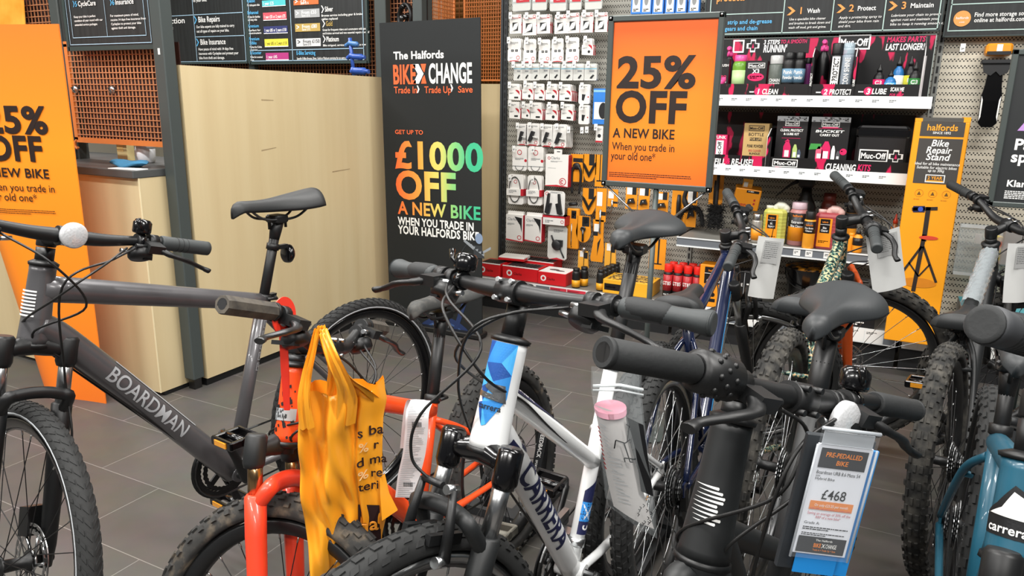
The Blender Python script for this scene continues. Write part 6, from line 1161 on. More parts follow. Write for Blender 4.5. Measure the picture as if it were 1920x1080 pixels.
for i,(x,y) in enumerate(((-1.6757,4.19),(-1.64602,4.25))): bottle('oil_bottle','black topped bottle with a yellow base band, %s of the pair'%('front','rear')[i],'bottle',x,y,Z0+.0008,.125,.026,mat('bottle_black','#1a1a1a',0.4),BLK,(.05,.40),'x',None,None,'paired black and yellow oil bottles',labm=mat('yolk_yellow','#f0a91e',0.4))
for i in range(5): bottle('oil_bottle','black and yellow oil bottle, %s from the front of the row of five'%ORD[i+1],'bottle',-1.51671+.004*i,4.20+.058*i,Z0+.0008,.135,.027,mat('bottle_black','#1a1a1a',0.4),BLK,(.05,.36),'x',None,None,'row of five black oil bottles',labm=mat('yolk_yellow','#f0a91e',0.4))
x0_=-1.48777; x1_=-1.20387
o=MB().box(-.14,.16,0,.2,0,.085,0,.002).build('shelf_carton',mat('carton_yellow','#f3b42a',0.45,var=.03),None,(x0_+.14,4.16,Z0+.0008)); tag(o,'yellow display carton of small packets behind the tall saddle post','box'); T=TX(-.001); T.rect(-.13,-.01,.02,.06,0); T.t('halfords',-.12,.034,.02,1,.02,width=.06); T.build('lettering',[HLB,ORT],o); MB().box(-.12,.14,.02,.18,.083,.0865).build('contents',noise_mat('mixed_packets','#3a2a26','#f2c24a',(60,60,60),.5,.45,.6),o)
for i in range(8): 
    c_,r_=i%4,i//4; x=-1.09839+.056*c_+.010*r_; bottle('lubricant_can','red capped lubricant can, %s from left in the %s row'%(ORD[c_+1],('front','rear')[r_]),'spray can',x,4.19+.075*r_+.006*c_,Z0+.0008,.215,.0265,BLK,mat('bright_red_cap','#e8291f',0.35,var=.03),(.28,.72),'can',(('GT85',.44,.030,.05,0),('MULTI',.16,.012,.03,0)),[WHT],'red capped spray cans on the base shelf',labm=mat('label_red','#b3242a',0.4))
x0_=-0.9324; x1_=-0.81523; carton('cleaning_kit_carton','orange and black bike cleaning kit carton on the base shelf behind the navy frame',(x0_+x1_)/2+.045,4.16,Z0+.0008,.16,.24,.12,ORL,lambda T,w,h:(halb(T,w*.66,h*.40,h*.56,'Bike\nCleaning Kit'),T.disc(-w*.2,h*.3,w*.08,1),T.disc(w*.0,h*.3,w*.08,1),T.rect(-w*.3,w*.1,h*.12,h*.2,1)),[WHT,HLB,mat('halo_orange_print','#f08a1c',0.5)])
x,_,w_,h_=(-0.7046, 0.2318, 0.064, 0.2145); carton('coating_box','black carton partly hidden by the navy bicycle',x,4.2,Z0+.0008,w_*1.2,.22,.08,NBK,lambda T,w,h:(T.t('SHADE',0,h*.6,.026,0,.02,align='CENTER',width=w*.8),T.greek(-w*.3,h*.5,w*.6,2,.006,0)),[WHT])
x,_,w_,h_=(-0.6236, 0.2607, 0.0941, 0.1727); carton('coating_box','black carton with a small red cross on the base shelf',x,4.19,Z0+.0008,w_,.225,.09,NBK,lambda T,w,h:(T.frame(-w*.46,w*.46,h*.03,h*.97,.003,2),plus(T,0,h*.80,w*.09,1,1),T.greek(-w*.3,h*.68,w*.6,1,h*.035,0),T.t('RAPID',0,h*.50,h*.105,0,.025,align='CENTER',width=w*.5),T.t('CERAMIC',0,h*.37,h*.105,0,.025,align='CENTER',width=w*.76),T.t('SHIELD',0,h*.24,h*.105,0,.025,align='CENTER',width=w*.6)),[WHT,mat('red_cross_print','#cf2a2a',0.5),GRY])
x,_,w_,h_=(-0.3543, 0.2949, 0.2202, 0.2229)
t=thing('wash_bucket','black bucket with a clear lid of orange packets on the base shelf','bucket',(x+.01,4.36,Z0)); m=MB(); m.lathe([(.095,.001),(.10,.006),(.125,.235),(.13,.245),(.13,.255),(.12,.255),(.12,.24),(.09,.02)],seg=34); m.build('pail',GLS,t); m=MB(); m.lathe([(.001,.262),(.10,.262),(.128,.258),(.131,.25)],seg=34); m.build('lid',noise_mat('lid_with_packets','#1c1512','#f2a126',(26,26,26),.25,.45,.62),t); m=MB(); m.tube([(.13*math.cos(R_(a_)),-.13*abs(math.sin(R_(a_))),.235-.09*math.sin(R_(a_))) for a_ in range(0,181,15)],.003,6); m.build('bail_handle',BLK,t)
x,_,w_,h_=(-0.3716, 0.313, 0.1068, 0.0848); carton('cleaner_carton','orange and black carton in front of the black bucket',x,4.148,Z0+.0008,w_,.12,.03,ORL,lambda T,w,h:(halb(T,w*.72,h*.95,h*.02,'Bike\nCleaner'),),[WHT,HLB,mat('halo_orange_print','#f08a1c',0.5)])
x,_=(-0.063088, 0.227269); carton('pink_print_box','black carton with a pink mark low on the base shelf, beside the orange carton',x,4.15,Z0+.0008,.15,.10,.12,NBK,lambda T,w,h:(T.disc(w*.12,h*.62,w*.16,0,sz=.5),T.greek(-w*.4,h*.3,w*.6,2,.007,1)),[PNP,WHT])
# ---------------------------------------------------------------- timber header boards
HOR=mat('header_orange','#f0a052',0.5)
hb_=1.68831; yb=4.40
t=board('dark header board with numbered steps Wash, Protect and Maintain',-1.045,0.11655,hb_+.012,2.2,yb,fr=.006)
T=TX(yb-.003); xs=[-0.62665,-0.38246,-0.13862]; xe=0.10765
T.rect(-1.02,xe,hb_+.016,hb_+.021,1); T.rect(xe-.005,xe,hb_+.016,2.2,1); [T.rect(x-.0025,x+.0025,hb_+.016,2.2,1) for x in xs]; T.rect(-1.02,xs[0],1.81034-.0025,1.81034+.0025,1); T.rect(-1.02,-1.015,hb_+.02,2.2,1)
for i,(s_,r0,bd,cx_) in enumerate((('Wash',(-0.5098, 1.8025, 0.02, 0.0633),'Use a specialist bike cleaner\nand brushes to break down and\nwash off mud, grit and grime.',(-0.594842, 1.772032)),('Protect',(-0.2657, 1.8054, 0.0181, 0.0846),'Apply a protecting spray to\nshield your bike from rain\nand dirt.',(-0.350371, 1.771964)),('Maintain',(-0.0253, 1.8089, 0.0176, 0.101),'Lubricate your chain to prevent\nagainst rust and maintain your\nbike to keep it running smoothly.',(-0.106947, 1.774039)))):
    T.t(s_,r0[0],r0[1],.032,0,.02,width=r0[3]); T.t(str(i+1),r0[0]-.042,r0[1]-.003,.048,2,.02); x=r0[0]-.100; z=r0[1]; T.poly([(x,z+.034),(x+.016,z+.034),(x+.042,z+.013),(x+.016,z-.008),(x,z-.008),(x+.024,z+.013)],2); T.t(bd,cx_[0],cx_[1]-.004,.0175,0,.008,.18,width=(.205,.20,.235)[i],ls=1.2)
r_=(-0.9867, 1.8796, 0.0361, 0.1528); T.t('products',r_[0],r_[1],.055,2,.02,width=r_[3]); r_=(-0.9328, 1.7578, 0.0252, 0.25); T.t('can strip and de-grease',r_[0]-.035,r_[1],.032,3,.02,width=r_[3]+.035); r_=(-0.93, 1.7241, 0.0253, 0.175); T.t('gears and chain',r_[0],r_[1],.032,3,.02,width=r_[3])
part(T,'lettering',[WHT,mat('mint_line','#b9d3cc',0.5),HOR,CY2],t)
hx0_=0.13909; t=board('dark header board about finding more storage online, above the cream pegboard',hx0_,1.44,1.67296,2.2,4.44,fr=.006)
T=TX(4.437); xl,zl=(0.151734, 1.699143); T.rect(xl,1.42,zl-.003,zl+.002,1); T.rect(xl,xl+.005,zl,2.2,1); zt_=1.82228; T.rect(xl,1.42,zt_-.0025,zt_+.0025,1); x,z=(0.208036, 1.754891); T.disc(x,z,.037,2,seg=36); T.t('halfords',x,z-.002,.016,0,.015,.1,'CENTER',width=.054,dy=-.0006); T.t('.com',x,z-.02,.012,0,.01,.0,'CENTER',dy=-.0006)
r_=(0.2589, 1.7618, 0.0185, 0.187); T.t('Find more storage solutions',r_[0],r_[1],.028,0,.018,width=r_[3]*1.42); r_=(0.26, 1.7384, 0.0173, 0.1894); T.t('online at halfords.com',r_[0],r_[1]-.002,.028,0,.018,width=r_[3]*1.12)
part(T,'lettering',[WHT,mat('mint_line','#b9d3cc',0.5),HOR],t)
# wall hook product
x,z=(0.382327, 1.588388); t=thing('bicycle_wall_hook','orange and black bicycle wall hook hanging on the cream pegboard','bike hook',(x,4.44,z)); m=MB(); m.box(-.055,.055,-.05,.06,-.01,.045,0,.01); m.build('cushion',OPK,t); m=MB(); m.box(-.066,.066,-.055,.03,-.05,-.03,0,.004); m.prism([(-.062,-.04),(.062,-.04),(.05,-.09),(.02,-.105),(.0,-.085),(-.02,-.105),(-.05,-.09)],-.045,-.03); m.build('cradle',PKB,t)
m=MB(); m.prism([(-.03,-.08),(.03,-.08),(.036,-.16),(.044,-.2),(.040,-.33),(.022,-.35),(-.022,-.35),(-.040,-.33),(-.044,-.2),(-.036,-.16)],-.035,.0); m.build('wall_plate',GLS,t); m=MB(); m.prism([(-.041,-.20),(-.034,-.22),(-.033,-.30),(-.039,-.32)],-.037,-.0345); m.prism([(.041,-.20),(.034,-.22),(.033,-.30),(.039,-.32)],-.037,-.0345); m.build('white_trim',WHT,t); T=TX(-.0505); T.rect(-.05,.05,-.008,.008,0); T.rect(-.012,.012,.008,.04,1); T.build('print',[KBL,WHT],t)
# tall carton
x0_,x1_=0.062,0.28319; zb_,zt_=Z0+.001,1.28303
t=thing('repair_stand_carton','tall orange carton lettered Bike Repair Stand, standing right of the liquids','carton',((x0_+x1_)/2,3.985,zb_-.0))
w_=(x1_-x0_); h_=zt_-zb_
MB().box(-w_/2,w_/2,0,.13,0,h_-.018,0,.003).build('box',mat('carton_orange','#f7a31d',0.42,var=.02),t)
m=MB(); m.box(-w_/2+.03,w_/2-.028,.0,.12,h_-.018,h_,0); m.build('handle_tab',mat('dark_handle','#4f4d49',.5),t); m=MB(); m.box(w_/2-.028,w_/2,.0,.13,h_-.018,h_+.004); m.box(-w_/2+.0,-w_/2+.03,.0,.13,h_-.018,h_-.004); m.build('end_flaps',mat('carton_orange','#f7a31d',0.42),t)
T=TX(-.0012); L_=lambda p:(p[0]-t.location.x,p[1]-t.location.z)
def RL(a_,b_,mi): 
    T.rect(min(a_[0],b_[0]),max(a_[0],b_[0]),min(a_[1],b_[1]),max(a_[1],b_[1]),mi)
RL(L_((0.08782, 1.264333)),(L_((0.264761, 1.216935))[0],L_((0.182704, 1.199922))[1]),1); RL((L_((0.08782, 1.264333))[0],L_((0.16697, 1.189769))[1]),(L_((0.264761, 1.216935))[0],L_((0.184232, 0.983331))[1]),1)
cx_=(L_((0.08782, 1.264333))[0]+L_((0.264761, 1.216935))[0])/2
for s_,py_,sz,wd,mi,sh in(('halfords',1.22614,.040,.122,2,0),('SINCE 1892',1.21066,.015,.072,0,0),('Bike',1.15533,.042,.070,0,.18),('Repair',1.12369,.042,.104,0,.18),('Stand',1.09209,.042,.098,0,.18),('Ideal for all bike maintenance',1.06895,.018,.182,0,.1),('Suitable for electric bikes',1.05171,.018,.162,0,.1),('up to 30kg',1.03808,.018,.066,0,.1)): T.t(s_,cx_,py_-t.location.z,sz,mi,.02 if sz>.02 else .01,sh,'CENTER',width=wd,dy=-.0006)
z=1.00743-t.location.z; T.frame(cx_-.04,cx_+.04,z-.018,z+.018,.004,0,-.0006); T.t('2 YEAR',cx_,z-.004,.020,2,.025,align='CENTER',width=.06,dy=-.0006); T.rect(cx_-.034,cx_+.034,z-.014,z-.008,2,-.0006)
z=0.93762-t.location.z
for k in range(3): xx=cx_-.056+.056*k; T.ring(xx,z,.018,.002,3); T.poly([(xx-.008,z-.008),(xx+.008,z-.008),(xx,z+.009)],4); T.greek(xx-.02,z-.026,.04,1,.005,3)
def SP(p0,p1,w0,mi): 
    a_,b_=V((p0[0],0,p0[1])),V((p1[0],0,p1[1])); n_=(b_-a_).normalized(); q_=V((-n_.z,0,n_.x))*w0/2; T.poly([((a_+q_).x,(a_+q_).z),((b_+q_).x,(b_+q_).z),((b_-q_).x,(b_-q_).z),((a_-q_).x,(a_-q_).z)],mi,-.0006)
for a_,b_,wd,mi in(((0.168177, 0.875008),(0.169904, 0.712419),.020,5),((0.168064, 0.743037),(0.157277, 0.464969),.018,5),((0.164441, 0.686105),(0.083394, 0.519614),.011,5),((0.171075, 0.686778),(0.247263, 0.518685),.011,5),((0.120974, 0.603369),(0.170122, 0.540725),.007,5),((0.209129, 0.60282),(0.170122, 0.540725),.007,5),((0.101225, 0.859723),(0.206111, 0.870405),.016,5),((0.105668, 0.860069),(0.154199, 0.863853),.030,7)): SP(L_(a_),L_(b_),wd,mi)
x,z=L_((0.187675, 0.729536)); T.disc(x,z,.040,6,-.0008,sz=.24); x,z=L_((0.136622, 0.862483)); T.disc(x,z,.011,8,-.001)
x,z=L_((0.174227, 0.509578)); T.disc(x,z,.075,9,-.0003,sz=.32)
T.build('printed_panels',[WHT,mat('carton_charcoal','#45423f',.5),mat('carton_print_orange','#f7a52a',.5),mat('carton_ochre','#d88a1c',.5),mat('carton_brown','#6a4a1c',.5),mat('print_black','#2d2522',.5),mat('print_red','#d8472f',.5),mat('print_dark_blue','#23284a',.5),mat('print_blue','#3a57b8',.5),mat('printed_ground','#d9851b',.5)],t)
# low things on the right bay
TEA=mat('aqua_carton','#5fc0cf',.45,var=.04)
for i,(x,w_) in enumerate(((.47,.17),(.66,.17))): o=MB().box(-w_/2,w_/2,0,.25,0,.16,0,.002).build('aqua_box',mat('box_grey','#8e9090',.5),None,(x,4.19,Z0+.001)); tag(o,'aqua-topped box low on the right shelf, %s of two'%('left','right')[i],'box','aqua boxes on the right base shelf'); MB().box(-w_*.49,w_*.49,.004,.246,.16,.163).build('aqua_top',TEA,o)
t=thing('clear_brochure_tray','clear acrylic tray on the pegboard behind the bubble-wrapped frame','tray',(0.44133,4.44,0.49198)); m=MB(); m.box(-.10,.10,.0,.004,.0,.26,0); m.box(-.10,-.096,-.05,.0,0,.26,0); m.box(.096,.10,-.05,.0,0,.26,0); m.box(-.10,.10,-.05,0,0,.004,0); m.build('shell',mat('clear_acrylic','#dfe8ea',.08,alpha=.35),t); m=MB(); m.box(-.10,.10,-.054,-.05,.0,.016); m.box(-.10,.10,-.004,-.001,.24,.256); m.build('white_rails',STR,t); MB().box(-.03,.0,-.056,-.054,.17,.22).build('price_ticket',WHT,t)
o=MB().box(-.03,.03,-.01,.01,0,.16,0,.006).build('accessory_pouch',noise_mat('pouch_print','#e46f52','#f0d84a',(14,14,14),.4,.42,.58,2,c2='#e9d9cf'),None,(0.4994,4.38,0.55229)); tag(o,'red and yellow pouch hanging behind the bubble-wrapped frame','packet')
o=MB().box(-.06,.06,-.01,.01,0,.2,0,.008).build('accessory_pouch',noise_mat('pouch_grey_print','#b9b5b1','#e7a23a',(9,9,9),.4,.5,.66,2,c2='#d8d0cc'),None,(0.58793,4.38,0.56201)); tag(o,'grey and orange pouch hanging at the far right of the pegboard','packet')
# ---------------------------------------------------------------- bicycles
WSIL=mat('wheel_spoke_steel','#b9bcbe',0.3,1.0); WBLK=mat('black_spoke','#1d1d1e',0.4,0.4)
W_A=wheel_meshes('hyb',0.3529,0.044,'chevron',GLS,TYR,WBLK,stripe=GRY)
W_B=wheel_meshes('mud',0.2953,0.058,'knob',BLK,TYM,WBLK)
W_C=wheel_meshes('cross',0.3501,0.050,'block',BLK,TYR,WSIL,stripe=SIL,track=True)
W_D=wheel_meshes('urb',0.3377,0.044,'chevron',BLK,TYR,WBLK)
W_E=wheel_meshes('kid',0.3325,0.050,'block',BLK,TYR,WSIL,stripe=SIL,track=True)
W_F=wheel_meshes('mtf',0.3787,0.056,'knob',STL,TYG,WSIL)
W_G=wheel_meshes('mtg',0.3436,0.056,'knob',BLK,TYG,WBLK)
W_H=wheel_meshes('mth',0.3495,0.056,'knob',BLK,TYR,WBLK)
GUN=mat('gunmetal_frame_paint','#5e5d5f',0.34,0.35,var=0.05,coat=0.3)
ORF=mat('orange_frame_paint','#f0501c',0.35,var=0.04,coat=0.4); ORK=mat('red_orange_fork_paint','#f04326',0.38,var=0.04,coat=0.4)
WHF=mat('white_frame_paint','#eef0f0',0.3,var=0.02,coat=0.5); DKF=mat('matt_charcoal_frame_paint','#1b1d1e',0.5,var=0.05)
NVF=mat('navy_frame_paint','#121d3c',0.25,var=0.05,coat=0.6); TEF=mat('teal_frame_paint','#1c566b',0.4,var=0.05,coat=0.3)
FLO=noise_mat('splatter_frame_paint','#0f1817','#e5b583',(110,110,110),0.35,0.43,0.62,3,c2='#4d8377')



gA={'R': 0.3529, 'W': 1.0941, 'ha': 75.2038, 'sa': 72.6798, 'rake': 0.0497, 'fork': 0.4751, 'HT': 0.1673, 'sp': 0.0574, 'bbx': 0.4868, 'bbz': 0.3117, 'ST': 0.4963, 'SH': 0.7104, 'stem': 0.0946, 'bar': 0.6544, 'x': -1.4471, 'y': 1.8047, 'hd': 4.552, 'st': 1.5701, 'lean': 0.0279, 'rise': 0.01, 'back': 0.0077, 'stang': 9.0781}
bA,PA,qA,EA=bicycle('grey hybrid bicycle with silver lettering on its down tube, leftmost of the front row',gA,dict(frame=GUN,fork_m=BLK,lower_m=BLK,stan_m=SIL,stan=0.25,ttr=0.0235,tt_tap=0.28,dtr=0.032,hr=0.026,hr2=0.031,tt_h=0.3,tt_s=0.965,dt_bow=0.016,str=0.0185,wheel=W_A,disc=True,grip='round',bell=0.155,grip_m=GRP,grip_m2=GRK,rear_ref=0.075,saddle_m=mat('soft_black_saddle_vinyl','#191b1c',0.55,var=0.08,scale=160,bump=0.08),crank=-1.95,ring=0.082,ring_m=BLK,front_ref=(0.0,0.004),ref_r=0.027,lev_in=0.02,cables=[(1,0.0,'fork'),(1,0.02,'down'),(-1,0.0,'down')],lever_m=BLK,sad_t=0.074))
t=TX(); t.t('BOARDMAN',0,-0.020,0.052,0,0.012,0,'LEFT',width=0.265); t.rect(-0.0,0.285,0.030,0.0355,0)
decal_path(EA['frame'],t,[GRY],EA['dt'],(0.12,1,0.30),0.032,u0=0.19)
t=TX(); 
for i in range(8): t.rect(-0.020,0.020,0.05-i*0.0075,0.0535-i*0.0075,0)
decal(EA['frame'],TX().add([(z,0,-x) for x,y,z in t.v],t.f),[WHT],PA['hb']+PA['a']*0.06,PA['ht'],(0.9,0.35,0.2),0.030)
t=TX()
for i in range(6): t.frame(0.0+i*0.030,0.022+i*0.030,-0.007,0.007,0.0016,0); t.greek(0.003+i*0.03,0.003,0.016,2,0.002,0)
decal(EA['frame'],t,[GRY],PA['BB']+PA['sd']*0.46,PA['BB'],(-0.5,1,0),0.0185)

gB={'R': 0.2953, 'W': 0.9173, 'ha': 71.0561, 'sa': 68.918, 'rake': 0.0289, 'fork': 0.3928, 'HT': 0.1482, 'sp': 0.0425, 'bbx': 0.4019, 'bbz': 0.2992, 'ST': 0.3145, 'SH': 0.5188, 'stem': 0.0747, 'bar': 0.601, 'x': -0.8841, 'y': 1.7756, 'hd': 4.6443, 'st': 1.8364, 'lean': 0.1272, 'rise': 0.0542, 'back': 0.0335, 'stang': 2.6948}
bB,PB,qB,EB=bicycle('muddy orange mountain bicycle with a red-orange fork and an orange carrier bag',gB,dict(frame=ORF,fork_m=DKF,lower_m=ORK,stan_m=GLD,stan=0.22,arch_r=0.018,fork_back=True,ttr=0.0205,dtr=0.025,hr=0.0245,hr2=0.026,tt_h=0.3,tt_s=0.88,wheel=W_B,disc=True,grip='hex',grip_m=noise_mat('worn_brown_grip','#3c3833','#524c43',(60,60,60),0.7,bump=0.2),grip_m2=KBL,bell=None,lever_m=STL,adj_m=SIL,crank=0.5,ring=0.075,pedal_m=mat('dusty_alloy_pedal','#77756c',0.6,0.6,var=0.2),cables=[(-1,0.0,'down'),(1,0.0,'down'),(1,0.02,'top')],spr=0.0158,sad_l=0.25,lockring=BLK,saddle_m=noise_mat('worn_saddle_vinyl','#2f302f','#55544f',(40,40,40),0.65,0.5,0.8)))
t=TX(); 
rg=random.Random(3)
for i in range(46):
    x,z=rg.uniform(0.004,0.112),rg.uniform(-0.03,0.03); s_=rg.uniform(.002,.006); t.poly([(x,z),(x+s_*1.6,z+s_*.4),(x+s_,z+s_*1.5),(x-s_*.4,z+s_)],0)
t.rect(0.042,0.066,-0.03,0.03,1); t.greek(0.046,0.018,0.016,5,0.004,2,1.6)
decal(EB['frame'],t,[KBL,GRY,KBL],PB['hb'],PB['ht'],(1,0.2,0),0.0255)
t=TX(); t.t('Carrera',0,-0.010,0.042,0,0.01,0.25); decal(EB['frame'],t,[KBL],EB['tt0']+(EB['tt1']-EB['tt0'])*0.25,EB['tt1'],(0.1,1,0.6),0.0205)

gC={'R': 0.3501, 'W': 1.0757, 'ha': 70.0072, 'sa': 71.6216, 'rake': 0.0624, 'fork': 0.4692, 'HT': 0.1754, 'sp': 0.0794, 'bbx': 0.4415, 'bbz': 0.2838, 'ST': 0.4821, 'SH': 0.7463, 'stem': 0.0259, 'bar': 0.6718, 'x': -0.5438, 'y': 1.8421, 'hd': 4.6826, 'st': -0.239, 'lean': -0.0396, 'rise': 0.0078, 'back': 0.0385, 'stang': 5.7729}
bC,PC,qC,EC=bicycle('white step-through hybrid bicycle with navy and blue decals and grey ergonomic grips',gC,dict(frame=WHF,fork_m=GLS,lower_m=DKF,stan_m=SIL,stan=0.24,arch_r=0.014,ttr=0.019,dtr=0.026,hr=0.030,hr2=0.0325,tt_h=0.45,tt_s=0.52,ss=1.35,str=0.0172,wheel=W_C,vbrake=True,grip='ergo',grip_l=0.135,bell=-0.125,adj_m=SIL,crank=2.3,ring=0.078,ring_m=STL,cables=[(-1,0.0,'vbrake'),(1,0.0,'top'),(-1,0.02,'top'),(1,0.02,'down')],spr=0.0165,sad_l=0.255,sad_w=0.178,sad_t=0.062,bolt_m=SIL,rear_ref=0.12))
Lc=(PC['ht']-PC['hb']).length
t=TX(); h=0.03; w_=0.026
tri=[((.99,-w_),(.99,w_*.5),(.80,-w_*.2),1),((.99,w_*.5),(.99,w_),(.78,w_),0),((.80,-w_*.2),(.99,w_*.5),(.78,w_),1),((.99,-w_),(.80,-w_*.2),(.70,-w_),2),((.70,-w_),(.80,-w_*.2),(.62,w_*.1),0),((.80,-w_*.2),(.78,w_),(.62,w_*.1),0),((.78,w_),(.55,w_),(.62,w_*.1),2),((.70,-w_),(.62,w_*.1),(.48,-w_),1),((.48,-w_),(.62,w_*.1),(.42,w_*.6),2),((.62,w_*.1),(.55,w_),(.42,w_*.6),0),((.48,-w_),(.42,w_*.6),(.22,-w_*.0),1),((.42,w_*.6),(.40,w_),(.20,w_*.3),0),((.22,0),(.42,w_*.6),(.20,w_*.3),2)]
for p,q_,r_,mi in tri: t.poly([(u*Lc,v) for u,v in(p,q_,r_)],mi)
decal(EC['frame'],t,[DBL,BLU,CYN],PC['hb'],PC['ht'],(0.96,0.10,0.2),0.0315)
t=TX(); t.poly([(Lc*.44,-.027),(Lc*.60,-.02),(Lc*.60,.012),(Lc*.56,.016),(Lc*.57,-.012),(Lc*.50,-.016),(Lc*.52,.026),(Lc*.47,.026)],0); t.add([(Lc*.45+z,0,-x) for x,y,z in TX().t('carrera',-.022,-.016,.014,0,.02).v],TX().t('carrera',-.022,-.016,.014,0,.02).f,1)
decal(EC['frame'],t,[SIL,KBL],PC['hb'],PC['ht'],(0.96,0.10,0.2),0.0315,'badge',off=0.003)
d0,d1=EC['dt0'],PC['BB']
t=TX(); t.t('CARRERA',0,-0.024,0.066,0,0.022,0,width=0.345); t.poly([(-.10,-.03),(-.03,-.006),(-.035,.008),(-.10,.0)],0); t.poly([(-.05,.012),(-.015,.02),(-.02,.03),(-.05,.028)],0)
decal_path(EC['frame'],t,[NVY],EC['dt'],(0.55,1,0.55),0.026,u0=0.14)
T0,T1=EC['tt0'],EC['tt1']; t=TX(); t.poly([(0.02,-.002),(0.02,.026),(0.33,.020),(0.30,.014),(0.16,.004)],0); t.t('CROSSFIRE',0.04,0.006,0.016,1,0.02,0.1)
decal(EC['frame'],t,[NVY,WHT],T0,T1,(0.3,1,0.9),0.019)
t=TX(); t.poly([(.0,-.017),(.0,.017),(.10,.017),(.135,-.017)],0); t.rect(.03,.075,-.017,.017,1); t.t('c',.01,-.008,.03,2,.02); t.poly([(.035,-.012),(.07,.012),(.07,.016),(.035,-.006)],2); t.poly([(.035,.012),(.07,-.012),(.07,-.016),(.035,.006)],2)
decal(EC['frame'],t,[NVY,BLU,WHT],PC['BB']+PC['sd']*0.085,PC['sc'],(0.6,1,0),0.0172)
s=MB(); s.tube([PC['BB']+PC['sd']*.055,PC['BB']+PC['sd']*.075],.0195,18); s.obox(PC['BB']+PC['sd']*.065+V((-.01,-.03,0)),(.014,0,0),(0,.012,0),(0,0,.012)); s.obox(PC['BB']+PC['sd']*.06+V((.0,-.05,.03)),(.05,0,0),(0,.007,0),(0,0,.018)); s.build('front_derailleur',[SIL],bC)

gD={'R': 0.3377, 'W': 1.0376, 'ha': 71.2305, 'sa': 73.1692, 'rake': 0.0488, 'fork': 0.4341, 'HT': 0.1847, 'sp': 0.0464, 'bbx': 0.4553, 'bbz': 0.2798, 'ST': 0.5279, 'SH': 0.6488, 'stem': 0.0858, 'bar': 0.662, 'x': -0.0479, 'y': 1.7478, 'hd': 4.5598, 'st': 1.2169, 'lean': -0.0192, 'rise': 0.0114, 'back': 0.0116, 'stang': 4.4131}
bD,PD,qD,ED=bicycle('matt charcoal city bicycle with a price card hanging at its front',gD,dict(frame=DKF,fork='rigid',fork_m=DKF,ttr=0.021,dtr=0.027,hr=0.0275,hr2=0.0345,tt_h=0.78,tt_s=0.42,ss=1.9,wheel=W_D,disc=True,grip='twist',grip_l=0.135,grip_m=GRK,shifter='twist',crank=0.3,ring=0.08,front_ref=(0.075,-0.020),ref_r=0.029,lever_m=BLK,bell=0.13,cables=[(-1,0.0,'down'),(1,0.0,'down'),(1,0.02,'fork')],spr=0.020,str=0.0215,sad_l=0.262,sad_w=0.168,lev_in=0.075,bolt_m=BLK,cable_reach=0.3))
t=TX()
for i,(x0,x1) in enumerate(((-.026,.008),(-.020,.014),(-.022,.018),(-.024,.017),(-.026,.010),(-.024,.012),(-.026,.016),(-.022,.018),(-.020,.012))):
    z=.052-i*.0058; t.poly([(x0,z+.0012),(x1,z-.0012),(x1+.001,z+.0008),(x1,z+.0028)],0)
decal(ED['frame'],TX().add([(z+.045,0,-x) for x,y,z in t.v],t.f),[WHT],PD['hb'],PD['ht'],(0.98,0.08,0),0.0325)
t=TX(); t.frame(0,.014,-.014,.014,.001,0); t.rect(.026,.030,-.016,.016,0); t.ring(.042,-.008,.006,.001,0); t.ring(.042,.008,.006,.001,0); t.poly([(.042,-.008),(.050,-.004),(.050,.006),(.042,.008),(.048,.0)],0); t.rect(.055,.057,-.016,.016,0); t.add([(.062+z,0,-x) for x,y,z in TX().t('HEIGHT',-.016,-.003,.010,0,.01).v],TX().t('HEIGHT',-.016,-.003,.010,0,.01).f); t.greek(.004,.010,.006,2,.002)
decal(ED['frame'],TX().add([(-x,0,-z) for x,y,z in t.v],t.f),[WHT],PD['sc']-PD['sd']*0.03,PD['BB'],(0.8,0.9,0),0.019,'size_sticker',u0=0.12)

gE={'R': 0.3325, 'W': 1.0412, 'ha': 71.6506, 'sa': 72.531, 'rake': 0.0494, 'fork': 0.4334, 'HT': 0.1261, 'sp': 0.0404, 'bbx': 0.4252, 'bbz': 0.2688, 'ST': 0.47, 'SH': 0.4958, 'stem': 0.0586, 'bar': 0.5896, 'x': -0.4228, 'y': 1.7851, 'hd': 1.5603, 'st': -1.3651, 'lean': -0.0828, 'rise': 0.0365, 'back': 0.0514, 'stang': 1.8653}
bE,PE,qE,EE=bicycle('navy blue mountain bicycle in the second row with its front wheel turned right',gE,dict(frame=NVF,fork_m=BLK,lower_m=BLK,stan_m=SIL,ttr=0.017,dtr=0.022,hr=0.0225,wheel=W_E,vbrake=True,grip='round',adj_m=SIL,crank=1.2,saddle_m=mat('black_saddle_vinyl','#222425',0.5,var=0.08,scale=150),cables=[(-1,0.0,'down'),(1,0.0,'vbrake'),(1,0.02,'down')],spr=0.014))
t=TX(); t.rect(0,.5,-.004,.0,0); t.rect(0,.5,.006,.0085,1); decal(EE['frame'],t,[CYN,WHT],EE['dt0'],PE['BB'],(0,-1,0.5),0.022,'stripe',u0=.06)
gF={'R': 0.3787, 'W': 1.0258, 'ha': 72.0482, 'sa': 72.3054, 'rake': 0.0464, 'fork': 0.4293, 'HT': 0.1202, 'sp': 0.0569, 'bbx': 0.4185, 'bbz': 0.2634, 'ST': 0.47, 'SH': 0.4993, 'stem': 0.074, 'bar': 0.5937, 'x': -0.2027, 'y': 1.9493, 'hd': 1.4923, 'st': -1.1868, 'lean': 0.0063, 'rise': 0.04, 'back': 0.0404, 'stang': 8.6006}
